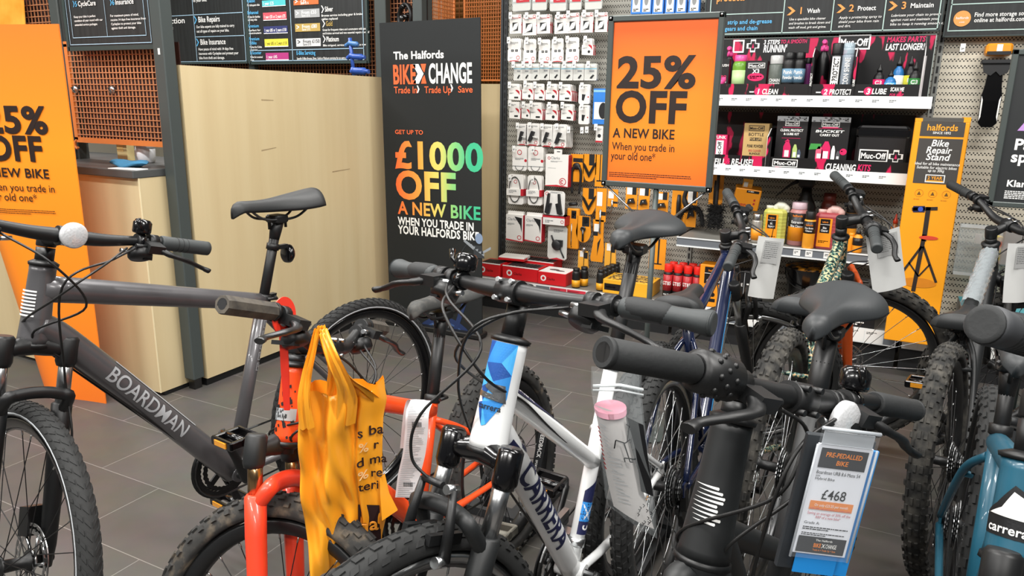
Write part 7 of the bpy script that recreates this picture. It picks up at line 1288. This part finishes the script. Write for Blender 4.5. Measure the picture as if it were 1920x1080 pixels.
bF,PF,qF,EF=bicycle('mountain bicycle with a colourful splatter-painted frame and orange fork legs',gF,dict(frame=FLO,fork_m=BLK,lower_m=mat('burnt_orange_fork_paint','#c4501c',0.4,var=0.05),stan_m=SIL,stan=0.2,ttr=0.02,dtr=0.024,hr=0.0255,wheel=W_F,disc=True,grip='round',shifter='twist',adj_m=SIL,crank=0.9,cables=[(-1,0.0,'down'),(1,0.0,'fork'),(1,0.02,'down')]))
gG={'R': 0.3436, 'W': 1.0685, 'ha': 69.604, 'sa': 72.2381, 'rake': 0.047, 'fork': 0.4348, 'HT': 0.1282, 'sp': 0.047, 'bbx': 0.4092, 'bbz': 0.2623, 'ST': 0.47, 'SH': 0.4208, 'stem': 0.0651, 'bar': 0.6793, 'x': 0.2451, 'y': 2.2914, 'hd': 1.3724, 'st': -0.8017, 'lean': -0.0771, 'rise': 0.0411, 'back': -0.0178, 'stang': 8.6206}
bG,PG,qG,EG=bicycle('mountain bicycle with bubble wrap round its frame, rear wheel and red reflector towards the camera',gG,dict(frame=DKF,fork_m=BLK,lower_m=BLK,stan_m=SIL,ttr=0.02,dtr=0.026,hr=0.026,wheel=W_G,disc=False,grip='round',grip_m=GRK,crank=-1.75,rear_ref=0.05,cables=[(-1,0.0,'down'),(1,0.0,'fork'),(1,0.02,'down')],saddle_m=mat('black_saddle_vinyl','#222425',0.5,var=0.08,scale=150)))
wr=MB(); p0=EG['tt0']; p1=EG['tt1']; n_=40
rows=[]
for i in range(n_+1):
    u=i/n_*0.72+.04; c=p0+(p1-p0)*u; row=[]
    for k in range(24):
        an=2*PI*k/24; r=.0265+.0035*((i*7+k*5)%4)/3+.002*math.sin(k*3+i); tdir=(p1-p0).normalized(); X=V((0,1,0)); Y=tdir.cross(X); row.append(c+X*math.cos(an)*r+Y*math.sin(an)*r)
    rows.append(row)
wr.grid(rows,0,True,wrap=True); wr.build('bubble_wrap',mat('clear_bubble_wrap','#c9d2d6',0.12,var=0.1,alpha=0.42,coat=0.6),bG)
gH={'R': 0.3495, 'W': 1.08, 'ha': 70.0953, 'sa': 73.0, 'rake': 0.044, 'fork': 0.4618, 'HT': 0.124, 'sp': 0.0698, 'bbx': 0.44, 'bbz': 0.28, 'ST': 0.47, 'SH': 0.585, 'stem': 0.0998, 'bar': 0.6642, 'x': 0.272, 'y': 1.911, 'hd': 4.6273, 'st': 1.0437, 'lean': -0.0, 'rise': 0.0348, 'back': -0.0025, 'stang': 14.5275}
bH,PH,qH,EH=bicycle('teal mountain bicycle with a chunky black grip, at the right edge of the front row',gH,dict(frame=TEF,fork_m=BLK,lower_m=BLK,stan_m=SIL,ttr=0.021,dtr=0.026,hr=0.030,hr2=0.034,wheel=W_H,disc=True,grip='big',grip_m=mat('smooth_dark_grip','#35373a',0.6,var=0.05),grip_m2=GRK,crank=0.8,cables=[(-1,0.0,'down'),(1,0.0,'fork')],sad_t=.06))
t=TX(); t.poly([(.026,-.034),(.040,-.036),(.082,-.018),(.092,.0),(.066,.020),(.052,.038),(.026,.038)],1); t.poly([(.050,-.026),(.078,-.012),(.084,.0),(.062,.012),(.052,.030)],0,-.0008); t.add([(.031+z,-.0012,-x) for x,y,z in TX().t('carrera',-.028,0,.016,0,.02).v],TX().t('carrera',-.028,0,.016,0,.02).f,0)
decal(EH['frame'],t,[WHT,KBL],PH['hb'],PH['ht'],(0.95,-0.35,0),0.0325,'badge')
# ---------------------------------------------------------------- things hung on the bicycles
def mworld(root): return M4.Translation(root.location)@root.rotation_euler.to_matrix().to_4x4()
def frame_at(o,xdir,up=(0,0,1)):
    """local axes: x along xdir made square to up, z up, y away from the viewer"""
    z=V(up).normalized(); x=V(xdir); x=(x-z*x.dot(z)).normalized(); y=z.cross(x); return M4(((x.x,y.x,z.x,o[0]),(x.y,y.y,z.y,o[1]),(x.z,y.z,z.z,o[2]),(0,0,0,1)))
def hung(name,label,cat,mw):
    o=obj(name,None); o.empty_display_size=.03; o.matrix_world=mw; return tag(o,label,cat)
RX=(0.890306, 0.455362, 0.0)
# orange carrier bag
BAG=noise_mat('thin_orange_polythene','#f59e20','#fbac32',(7,7,3),0.28,0.3,0.7,4,bump=0.35,c2='#f6a225')
S_=0.000965
bg=hung('carrier_bag','crumpled orange plastic carrier bag hanging from the handlebar of the muddy orange bicycle','carrier bag',frame_at((-0.8468, 0.9953, 0.8979),RX))
def bx(px_,py_): return ((px_-640)*S_,-(py_-640)*S_*1.03)
def dfold(u,v): return 0.012*math.sin(u*6+v*1.1)+0.007*math.sin(u*13+v*2.6+1)+0.004*math.sin(u*23-v*5.0+2*math.sin(v*2))+.004*math.sin(v*6+u*4)
ctl=[(735,562,712),(765,560,716),(800,557,708),(850,555,706),(900,554,704),(950,555,706),(1000,558,712),(1050,562,700),(1110,566,694)]
def ctlx(py_):
    for i in range(len(ctl)-1):
        if ctl[i][0]<=py_<=ctl[i+1][0]:
            t=(py_-ctl[i][0])/(ctl[i+1][0]-ctl[i][0]); return ctl[i][1]+(ctl[i+1][1]-ctl[i][1])*t,ctl[i][2]+(ctl[i+1][2]-ctl[i][2])*t
    return ctl[-1][1:]
rows=[]; NB=44
for j in range(40):
    py_=735+375*j/39; v=j/39*3; xa,xb=ctlx(py_); row=[]
    for k in range(NB+1):
        u=k/NB; x=xa+(xb-xa)*u
        top=max(0,1-j/5.0)
        crease=-.030*math.exp(-((u-.02)/.10)**2)+.045*max(0,u-.66)*2-.012*math.exp(-((u-.36)/.05)**2)+.016*math.exp(-((u-.66)/.03)**2)
        d=dfold(u*1.4,v)*(.55+.45*min(1,j/8))*(1 if u<.66 else .35)+crease
        X,Z=bx(x,py_); 
        if j==0: Z-=.030*math.exp(-((u-.34)/.10)**2)+.012*math.exp(-((u-.80)/.08)**2)-.012*math.exp(-((u-.98)/.05)**2)
        row.append((X,d,Z))
    back=[(p[0],p[1]*.25+.065-.03*abs(k/NB-.5),p[2]) for k,p in enumerate(row)][::-1][2:-2:3]
    rows.append(row+back)
m=MB(); m.grid(rows,0,True,wrap=True); bag=m.build('bag_body',BAG,bg)
def strap(pts,ws,name='handle_strap'):
    m=MB(); P_=catmull([V(p) for p in pts],6); n=len(P_); rows=[]
    for i,p in enumerate(P_):
        t=i/(n-1)*(len(ws)-1); a_=int(min(t,len(ws)-2)); wd=ws[a_]+(ws[a_+1]-ws[a_])*(t-a_); row=[]
        for k in range(7): s_=k/6-.5; row.append((p.x+wd*s_,p.y+.006*math.cos(s_*14+i*.2)+.004*abs(s_),p.z+wd*s_*.12))
        rows.append(row)
    m.grid(rows); m.grid([[(a_,b_+.0012,c_) for a_,b_,c_ in r_][::-1] for r_ in rows]); return m.build(name,BAG,bg)
def b3(px_,py_,d): x,z=bx(px_,py_); return (x,d,z)
strap([b3(574,800,-.03),b3(572,745,-.03),b3(578,700,-.022),b3(590,650,-.012),b3(598,615,-.004)],[.028,.026,.020,.014,.012])
strap([b3(640,800,-.012),b3(650,745,-.02),b3(648,705,-.030),b3(632,660,-.034),b3(612,620,-.018)],[.042,.040,.030,.022,.014])
strap([b3(690,775,.03),b3(672,735,.0),b3(650,700,-.024),b3(628,655,-.022),b3(608,616,-.006)],[.04,.030,.020,.016,.012])
strap([b3(606,760,.03),b3(616,725,.02),b3(622,690,.01),b3(610,640,.0),b3(602,612,.002)],[.02,.026,.026,.016,.012])
T=TX(0)
def on_bag(x0,yb_,s_,cap,mi): 
    x,z=bx(x0,yb_); T.t(s_,x,z,cap*S_/.727,mi,.014)
for x0,yb_,s_,cap,mi in ((662,832,'s ba',21,0),(664,862,'%',19,1),(689,862,'r',19,0),(659,892,'d ma',20,0),(661,920,'%',19,1),(682,920,'re',19,0),(660,945,'teri',19,0)): on_bag(x0,yb_,s_,cap,mi)
xa_,za_=bx(656,1085); xb_,zb2=bx(699,978); T.rect(xa_,xb_,za_,zb2,0); x,z=bx(657,1030); T.t('hal',x,z,.040,2,.02,dy=-.0006)
def bagd(x,z):
    py_=640-z/(S_*1.03); px_=x/S_+640; xa,xb=ctlx(py_); u=(px_-xa)/(xb-xa); j=(py_-735)/375*39; v=j/39*3
    return dfold(u*1.4,v)*(1 if u<.66 else .35)-.030*math.exp(-((u-.02)/.10)**2)+.045*max(0,u-.66)*2-.012*math.exp(-((u-.36)/.05)**2)+.016*math.exp(-((u-.66)/.03)**2)
T.map(lambda p: V((p.x,bagd(p.x,p.z)-.0045+p.y,p.z))); T.build('lettering',[mat('plum_black_print','#2a1414',.5),mat('pale_orange_print','#f7c98a',.5),mat('bag_orange_print','#f39a2c',.5)],bg)
m=MB(); m.grid([[b3(700,925,.02),b3(706,925,.04)],[b3(702,960,.01),b3(716,962,.03)],[b3(706,1003,.0),b3(734,992,.02)]]); m.grid([[b3(706,925,.043),b3(700,925,.023)],[b3(716,962,.033),b3(702,960,.013)],[b3(734,992,.023),b3(706,1003,.003)]]); m.build('loose_corner',BAG,bg)
# red tag on the same handlebar
tb=-(gB['bar']/2-0.150); c_=mworld(bB)@qB(EB['bp'](tb)); c2=mworld(bB)@qB(EB['bp'](tb-.03)); ax_=(c2-c_).normalized()
rt=thing('hang_tag','red ring tag with a long tail hanging on the muddy orange bicycle handlebar','tag',tuple(c_)); m=MB(); m.lathe([(.019,-.001),(.036,-.001),(.036,.001),(.019,.001)],ax=tuple(V(RX)*.93+V((0.438296, -0.865425, 0.242769))*.30),seg=30,close=True,smooth=False); m.build('ring',RED,rt)
sd_=V(RX); m=MB(); rows=[]
for i in range(9):
    u=i/8; wd=.0075*(1-.55*max(0,u-.5)); p=V((0,0,-.03-.155*u))+sd_*(-.004-.002*u); rows.append([tuple(p-sd_*wd),tuple(p+sd_*wd)])
m.grid(rows); m.grid([[(x+.0008*ax_.x,y+.0012,z) for x,y,z in r_][::-1] for r_ in rows]); m.build('tail',RED,rt)
# till receipt draped on the top tube
RCP=mat('thermal_paper','#ebebee',.6,var=.02)
rc=hung('till_receipt','long white till receipt draped over the top tube of the muddy orange bicycle','receipt',frame_at((-0.8992, 1.3173, 0.637),RX))
def drape(pts,w0,name,lines):
    s0=1.70/1390; P_=catmull([((a_-787)*s0,d_,-(b_-765)*s0) for a_,b_,d_ in pts],6); rows=[[(p.x-w0/2,p.y,p.z-.002),(p.x,p.y-.003,p.z),(p.x+w0/2,p.y,p.z-.002)] for p in P_]; m=MB(); m.grid(rows); m.grid([[(x,y+.0008,z) for x,y,z in r_][::-1] for r_ in rows]); o=m.build(name,RCP,rc)
    if lines:
        T=TX(0); rg=random.Random(4)
        for i in range(3,len(P_)-1):
            p,p2=P_[i],P_[min(i+1,len(P_)-1)]
            for q_ in(0.1,.6):
                z=p.z+(p2.z-p.z)*q_; x=p.x+(p2.x-p.x)*q_; y=p.y+(p2.y-p.y)*q_; l=rg.uniform(.4,.8)*w0
                T.y=y-.0036; T.rect(x-w0*.4,x-w0*.4+l,z-.0016,z,0)
            if i in(9,len(P_)-5):
                T.y=p.y-.004; [T.rect(p.x-w0*.2+k*.0022,p.x-w0*.2+k*.0022+.0012,p.z-.012,p.z,1) for k in range(10)]
        T.build('print',[GRY,KBL],rc)
drape([(790,752,.01),(786,762,-.032),(784,800,-.034),(778,845,-.030),(768,890,-.026),(762,936,-.03)],.052,'front_strip',True); drape([(787,752,.012),(772,762,.034),(764,800,.036),(758,860,.034)],.034,'rear_strip',False)
# clear zip bag with a manual on the white bicycle
zb=hung('zip_bag','clear zip bag holding a printed manual, hanging on the white step-through bicycle','document bag',frame_at((-0.3615, 1.1073, 0.8947),RX)); s0=1.22/1390
def zz(px_,py_,d): return ((px_-1160)*s0,d,-(py_-695)*s0*1.03)
m=MB(); L0=[(1111,695),(1112,740),(1117,765),(1130,850),(1142,905),(1150,965),(1165,975)]; R0=[(1203,690),(1206,740),(1214,790),(1226,860),(1240,930),(1251,1000),(1254,1036)]
rows=[]
for (a_,b_),(c_,d_) in zip(L0,R0): rows.append([zz(a_+(c_-a_)*k/8,b_+(d_-b_)*k/8,-.012*math.sin(PI*k/8)+.004*math.sin(k*2.1+b_)) for k in range(9)])
m.grid(rows); m.grid([[(x,y+.022,z) for x,y,z in r_][::-1] for r_ in rows]); m.build('clear_sleeve',mat('clear_polythene','#dfe6e8',.12,alpha=.13,coat=.5),zb)
m=MB(); m.tube([zz(1112,722,-.008),zz(1160,716,-.016),zz(1206,728,-.008)],.0028,6); m.tube([zz(1112,730,-.008),zz(1160,726,-.016),zz(1207,738,-.008)],.0018,6); m.build('zip_seal',mat('milky_polythene','#e8eef0',.2,alpha=.75),zb)
A_=[(1118,764),(1126,800),(1140,870),(1152,925),(1165,972)]; B_=[(1178,778),(1186,830),(1210,900),(1228,960),(1248,1020)]; rows=[]
for (a_,b_),(c_,d_) in zip(A_,B_): rows.append([zz(a_+(c_-a_)*k/8,b_+(d_-b_)*k/8,.004-.008*math.sin(PI*k/8)) for k in range(9)])
m=MB(); m.grid(rows); m.grid([[(x,y+.002,z) for x,y,z in r_][::-1] for r_ in rows]); m.build('manual',mat('grey_manual_paper','#c9c6c4',.6,var=.03),zb)
T=TX(0)
def stp(pts,wd,mi): 
    for (a_,b_),(c_,d_) in zip(pts,pts[1:]):
        l=math.hypot(c_-a_,d_-b_); nx,ny=-(d_-b_)/l*wd,(c_-a_)/l*wd; T.add([zz(a_+nx,b_+ny,-.0085),zz(c_+nx,d_+ny,-.0085),zz(c_-nx,d_-ny,-.0085),zz(a_-nx,b_-ny,-.0085)],[(0,1,2,3)],mi)
stp([(1158,845),(1160,828),(1178,834),(1188,826)],1.2,0); stp([(1176,834),(1190,872),(1196,872)],1.2,0); stp([(1180,872),(1178,864),(1200,866),(1192,868)],1.2,0); stp([(1182,830),(1184,800),(1178,796)],.9,0)
rg=random.Random(6)
for i in range(22): 
    u=i/22; xa=1124+46*u+4; yb_=795+165*u; stp([(xa,yb_),(xa+rg.uniform(12,28)*(.5 if i<9 else 1),yb_+rg.uniform(4,8))],.7,1)
for i in range(10): stp([(1124+i*1.9,800+i*9),(1128+i*1.9,806+i*9)],.8,2)
rg=random.Random(9)
for k in range(18):
    xx=1218+rg.uniform(-8,28); yy_=965+rg.uniform(-20,45)
    if yy_>955+(xx-1218)*.4: stp([(xx,yy_),(xx+4,yy_+3),(xx+1,yy_+7)],.7,0)
T.build('manual_print',[KBL,GRY,REDR],zb)
m=MB(); m.grid([[zz(1180,785,-.004),zz(1212,800,-.004)],[zz(1200,850,-.006),zz(1224,862,-.006)],[zz(1216,935,-.004),zz(1240,945,-.004)]]); m.grid([[zz(1212,800,-.002),zz(1180,785,-.002)],[zz(1224,862,-.004),zz(1200,850,-.004)],[zz(1240,945,-.002),zz(1216,935,-.002)]]); m.build('black_booklet',KBL,zb)
rows=[[zz(1148+31*math.cos(R_(a_)),767+10*math.sin(R_(a_))+ (a_>180 and 0),.002-.01*math.sin(R_(a_))) for a_ in range(0,361,20)],[zz(1150+30*math.cos(R_(a_)),779+9*math.sin(R_(a_)),.002-.01*math.sin(R_(a_))) for a_ in range(0,361,20)]]
m=MB(); m.grid(rows); m.grid([r_[::-1] for r_ in rows]); c0=zz(1149,771,-.002); m.grid([rows[0],[c0]*len(rows[0])]); m.grid([[c0]*len(rows[0]),rows[0]]); m.build('pink_slip',mat('pink_paper','#f2b3c6',.6,var=.03),zb)
# price card on the charcoal bicycle
cd=hung('price_card','pre-pedalled bike price card in a clear holder hanging on the charcoal bicycle','price card',frame_at((-0.0078, 0.8518, 0.9519),V(RX)+V((0,0,-.05)),V((0,0,1))+V(RX)*.115)); s0=.83/1390
CW,CH=105*s0,232*s0
MB().box(-CW*.66,CW*.60,.010,.018,-CH*1.2,.006,0,.001).build('charcoal_backing',mat('charcoal_card','#2c3034',.5),cd); MB().box(CW*.30,CW*.66,.006,.0095,-CH*1.2,-.004).build('blue_sheet',mat('azure_card','#1f8fe0',.45,var=.02),cd); MB().box(-CW*.38,CW*.40,.004,.0058,-CH*1.2,-CH*.9).build('blue_sheet',mat('azure_card','#1f8fe0',.45),cd)
m=MB(); m.box(-CW*.53,CW*.53,-.002,-.0012,-CH*1.03,.022); m.build('clear_holder',mat('clear_card_holder','#e7eef2',.08,alpha=.05,coat=.3),cd); m=MB(); m.tube([(-CW*.53,-.002,.02),(CW*.53,-.002,.02)],.0022,6); m.tube([(-CW*.54,-.002,-CH*.0),(-CW*.54,-.002,-CH*1.03)],.0014,6); m.tube([(CW*.54,-.002,.0),(CW*.54,-.002,-CH*1.03)],.0014,6); m.box(-CW*.46,CW*.46,.0,.001,.0,.016); m.build('holder_rim',mat('milky_holder','#c6ccd2',.2,alpha=.7),cd)
MB().box(-CW*.5,CW*.5,.001,.003,-CH,0).build('card',mat('price_card_paper','#eff3fb',.5,var=.005),cd)
T=TX(.0004); w_,h_=CW,CH
T.rect(-w_*.43,w_*.43,-h_*.205,-h_*.03,1); T.t('PRE-PEDALLED',0,-h_*.105,h_*.058,2,.02,.1,'CENTER',width=w_*.66,dy=-.0003); T.t('BIKE',0,-h_*.172,h_*.058,2,.02,.1,'CENTER',width=w_*.22,dy=-.0003)
T.t('Boardman URB 8.6 Mens 54',-w_*.42,-h_*.262,h_*.046,0,.0,width=w_*.80); T.t('cm',-w_*.42,-h_*.288,h_*.03,0,.0); T.t('Hybrid Bike',-w_*.42,-h_*.315,h_*.034,0,.0)
T.t('£468',0,-h_*.485,h_*.125,0,.004,align='CENTER',width=w_*.44); T.rect(-w_*.40,w_*.40,-h_*.585,-h_*.505,3); T.t('Or only £23.25 per month',0,-h_*.553,h_*.034,4,.01,align='CENTER',width=w_*.62,dy=-.0003); T.t('0.0% APR representative on orders over',0,-h_*.58,h_*.02,5,.01,align='CENTER',width=w_*.76,dy=-.0003)
T.t('Saving an average of 30% off the',0,-h_*.63,h_*.036,5,.0,align='CENTER',width=w_*.80); T.t('RRP of a new bike*',0,-h_*.665,h_*.036,5,.0,align='CENTER',width=w_*.46); T.t('Grade A:',-w_*.42,-h_*.72,h_*.036,0,.0); T.greek(-w_*.42,-h_*.745,w_*.84,2,h_*.009,0,2); T.greek(-w_*.42,-h_*.80,w_*.8,2,h_*.008,0,2,3)
T.rect(-w_*.45,w_*.45,-h_*.985,-h_*.835,1); T.t('The Halfords',-w_*.12,-h_*.872,h_*.026,4,.015,dy=-.0003); T.t('BIKE',-w_*.14,-h_*.93,h_*.054,2,.02,width=w_*.14,dy=-.0003); T.t('X',w_*.01,-h_*.93,h_*.054,4,.02,width=w_*.07,dy=-.0003); T.t('CHANGE',w_*.09,-h_*.93,h_*.054,4,.02,width=w_*.20,dy=-.0003); T.t('Trade In > Trade Up > Save',-w_*.14,-h_*.962,h_*.024,2,.01,width=w_*.43,dy=-.0003)
T.build('lettering',[KBL,mat('card_charcoal_print','#2b2c30',.5),ORT,mat('card_orange_band','#ee9450',.5),WHT,mat('card_red_print','#c9707a',.5)],cd)
# paper tags on the second row
TAGP=mat('grey_white_tag_paper','#c9cac8',.55,var=.03)
def paper_tag(label,o,w_,h_,tilt,yaw=0,seed=1):
    x_=V(RX); x_.rotate(M4.Rotation(yaw,3,'Z')); t=hung('paper_tag',label,'paper tag',frame_at(o,x_+V((0,0,tilt)),V((0,0,1))-x_*tilt)); rows=[[(-w_/2+w_*k/6,-.012*math.sin(PI*k/6)-.01*(i/6)**2,-h_*i/6) for k in range(7)] for i in range(7)]; m=MB(); m.grid(rows); m.grid([[(a_,b_+.001,c_) for a_,b_,c_ in r_][::-1] for r_ in rows]); m.build('sheet',TAGP,t)
    T=TX(-.0145); T.rect(-w_*.28,w_*.34,-h_*.42,-h_*.05,1); T.greek(-w_*.24,-h_*.08,w_*.5,9,h_*.012,0,2.6,seed); T.build('print',[mat('tag_ink','#6d6f70',.6),mat('tag_grey_panel','#a9aaa9',.6)],t); m=MB(); m.tube([(0,.002,-.004),(.0,.0,.03),(-.01,.01,.06)],.0012,6); m.build('cable_tie',CAB,t); return t
paper_tag('grey printed paper tag hanging from the navy bicycle handlebar',(-0.3319, 2.5565, 0.8996),.088,.205,-.10,.0,1); paper_tag('grey printed paper tag hanging from the splatter-painted bicycle handlebar',(-0.0069, 2.6624, 0.9373),.115,.20,.24,.1,2); paper_tag('pale paper tag hanging from the bubble-wrapped bicycle at the right edge',(0.4091, 2.9196, 0.8974),.10,.20,.05,.1,3)
# display stands holding the wheels
SBK=mat('black_stand_steel','#222426',.5,var=.08)
def stand(label,pf,pt,wd,txt_u,n_):
    pf,pt=V(pf),V(pt); t=thing('bicycle_stand',label,'bike stand',(pf.x,pf.y,0)); d=pt-pf; o=V((pf.x,pf.y,0)); L_=d.length; dn=d.normalized(); nrm=V(n_); nrm=(nrm-dn*nrm.dot(dn)).normalized(); sd=nrm.cross(dn)
    m=MB(); m.obox(pf-o+d/2,sd*wd/2,nrm*.008,d/2); m.cyl(pt-o-sd*wd*.9,pt-o+sd*wd*.9,.016); m.build('upright_arm',SBK,t)
    m=MB(); m.box(-.22,.22,-.025,.025,.002,.03); m.box(-.025,.025,-.30,.30,.002,.03); m.box(-.05,.05,-.05,.05,.002,.045); m.build('foot',SBK,t)
    T=TX(-.0088); T.t('FEEDBACK',0,-wd*.22,wd*.62,0,.02); k=max(v[0] for v in T.v); T.t('SPORTS',k+.008,-wd*.22,wd*.34,0,.01)
    T.map(lambda p: (pf-o)+dn*(L_*txt_u-p.x)+sd*(-p.z)+nrm*(-p.y)); T.build('lettering',[WHT],t); return t
stand('black bicycle stand with white lettering, left of the white bicycle seat tube',(-0.912982, 1.925458, 0.0),(-0.876832, 1.97719, 0.34),.028,.93,(.3,-1,.2)); stand('black bicycle stand with white lettering, between the white and charcoal bicycles',(-0.517018, 2.123328, 0.0),(-0.473202, 2.181268, 0.33),.030,.78,(.3,-1,.2)); stand('black bicycle stand near the lower right, beside the teal bicycle',(0.427457, 2.602087, 0.0),(0.448611, 2.738288, 0.34),.030,.80,(.3,-1,.2))
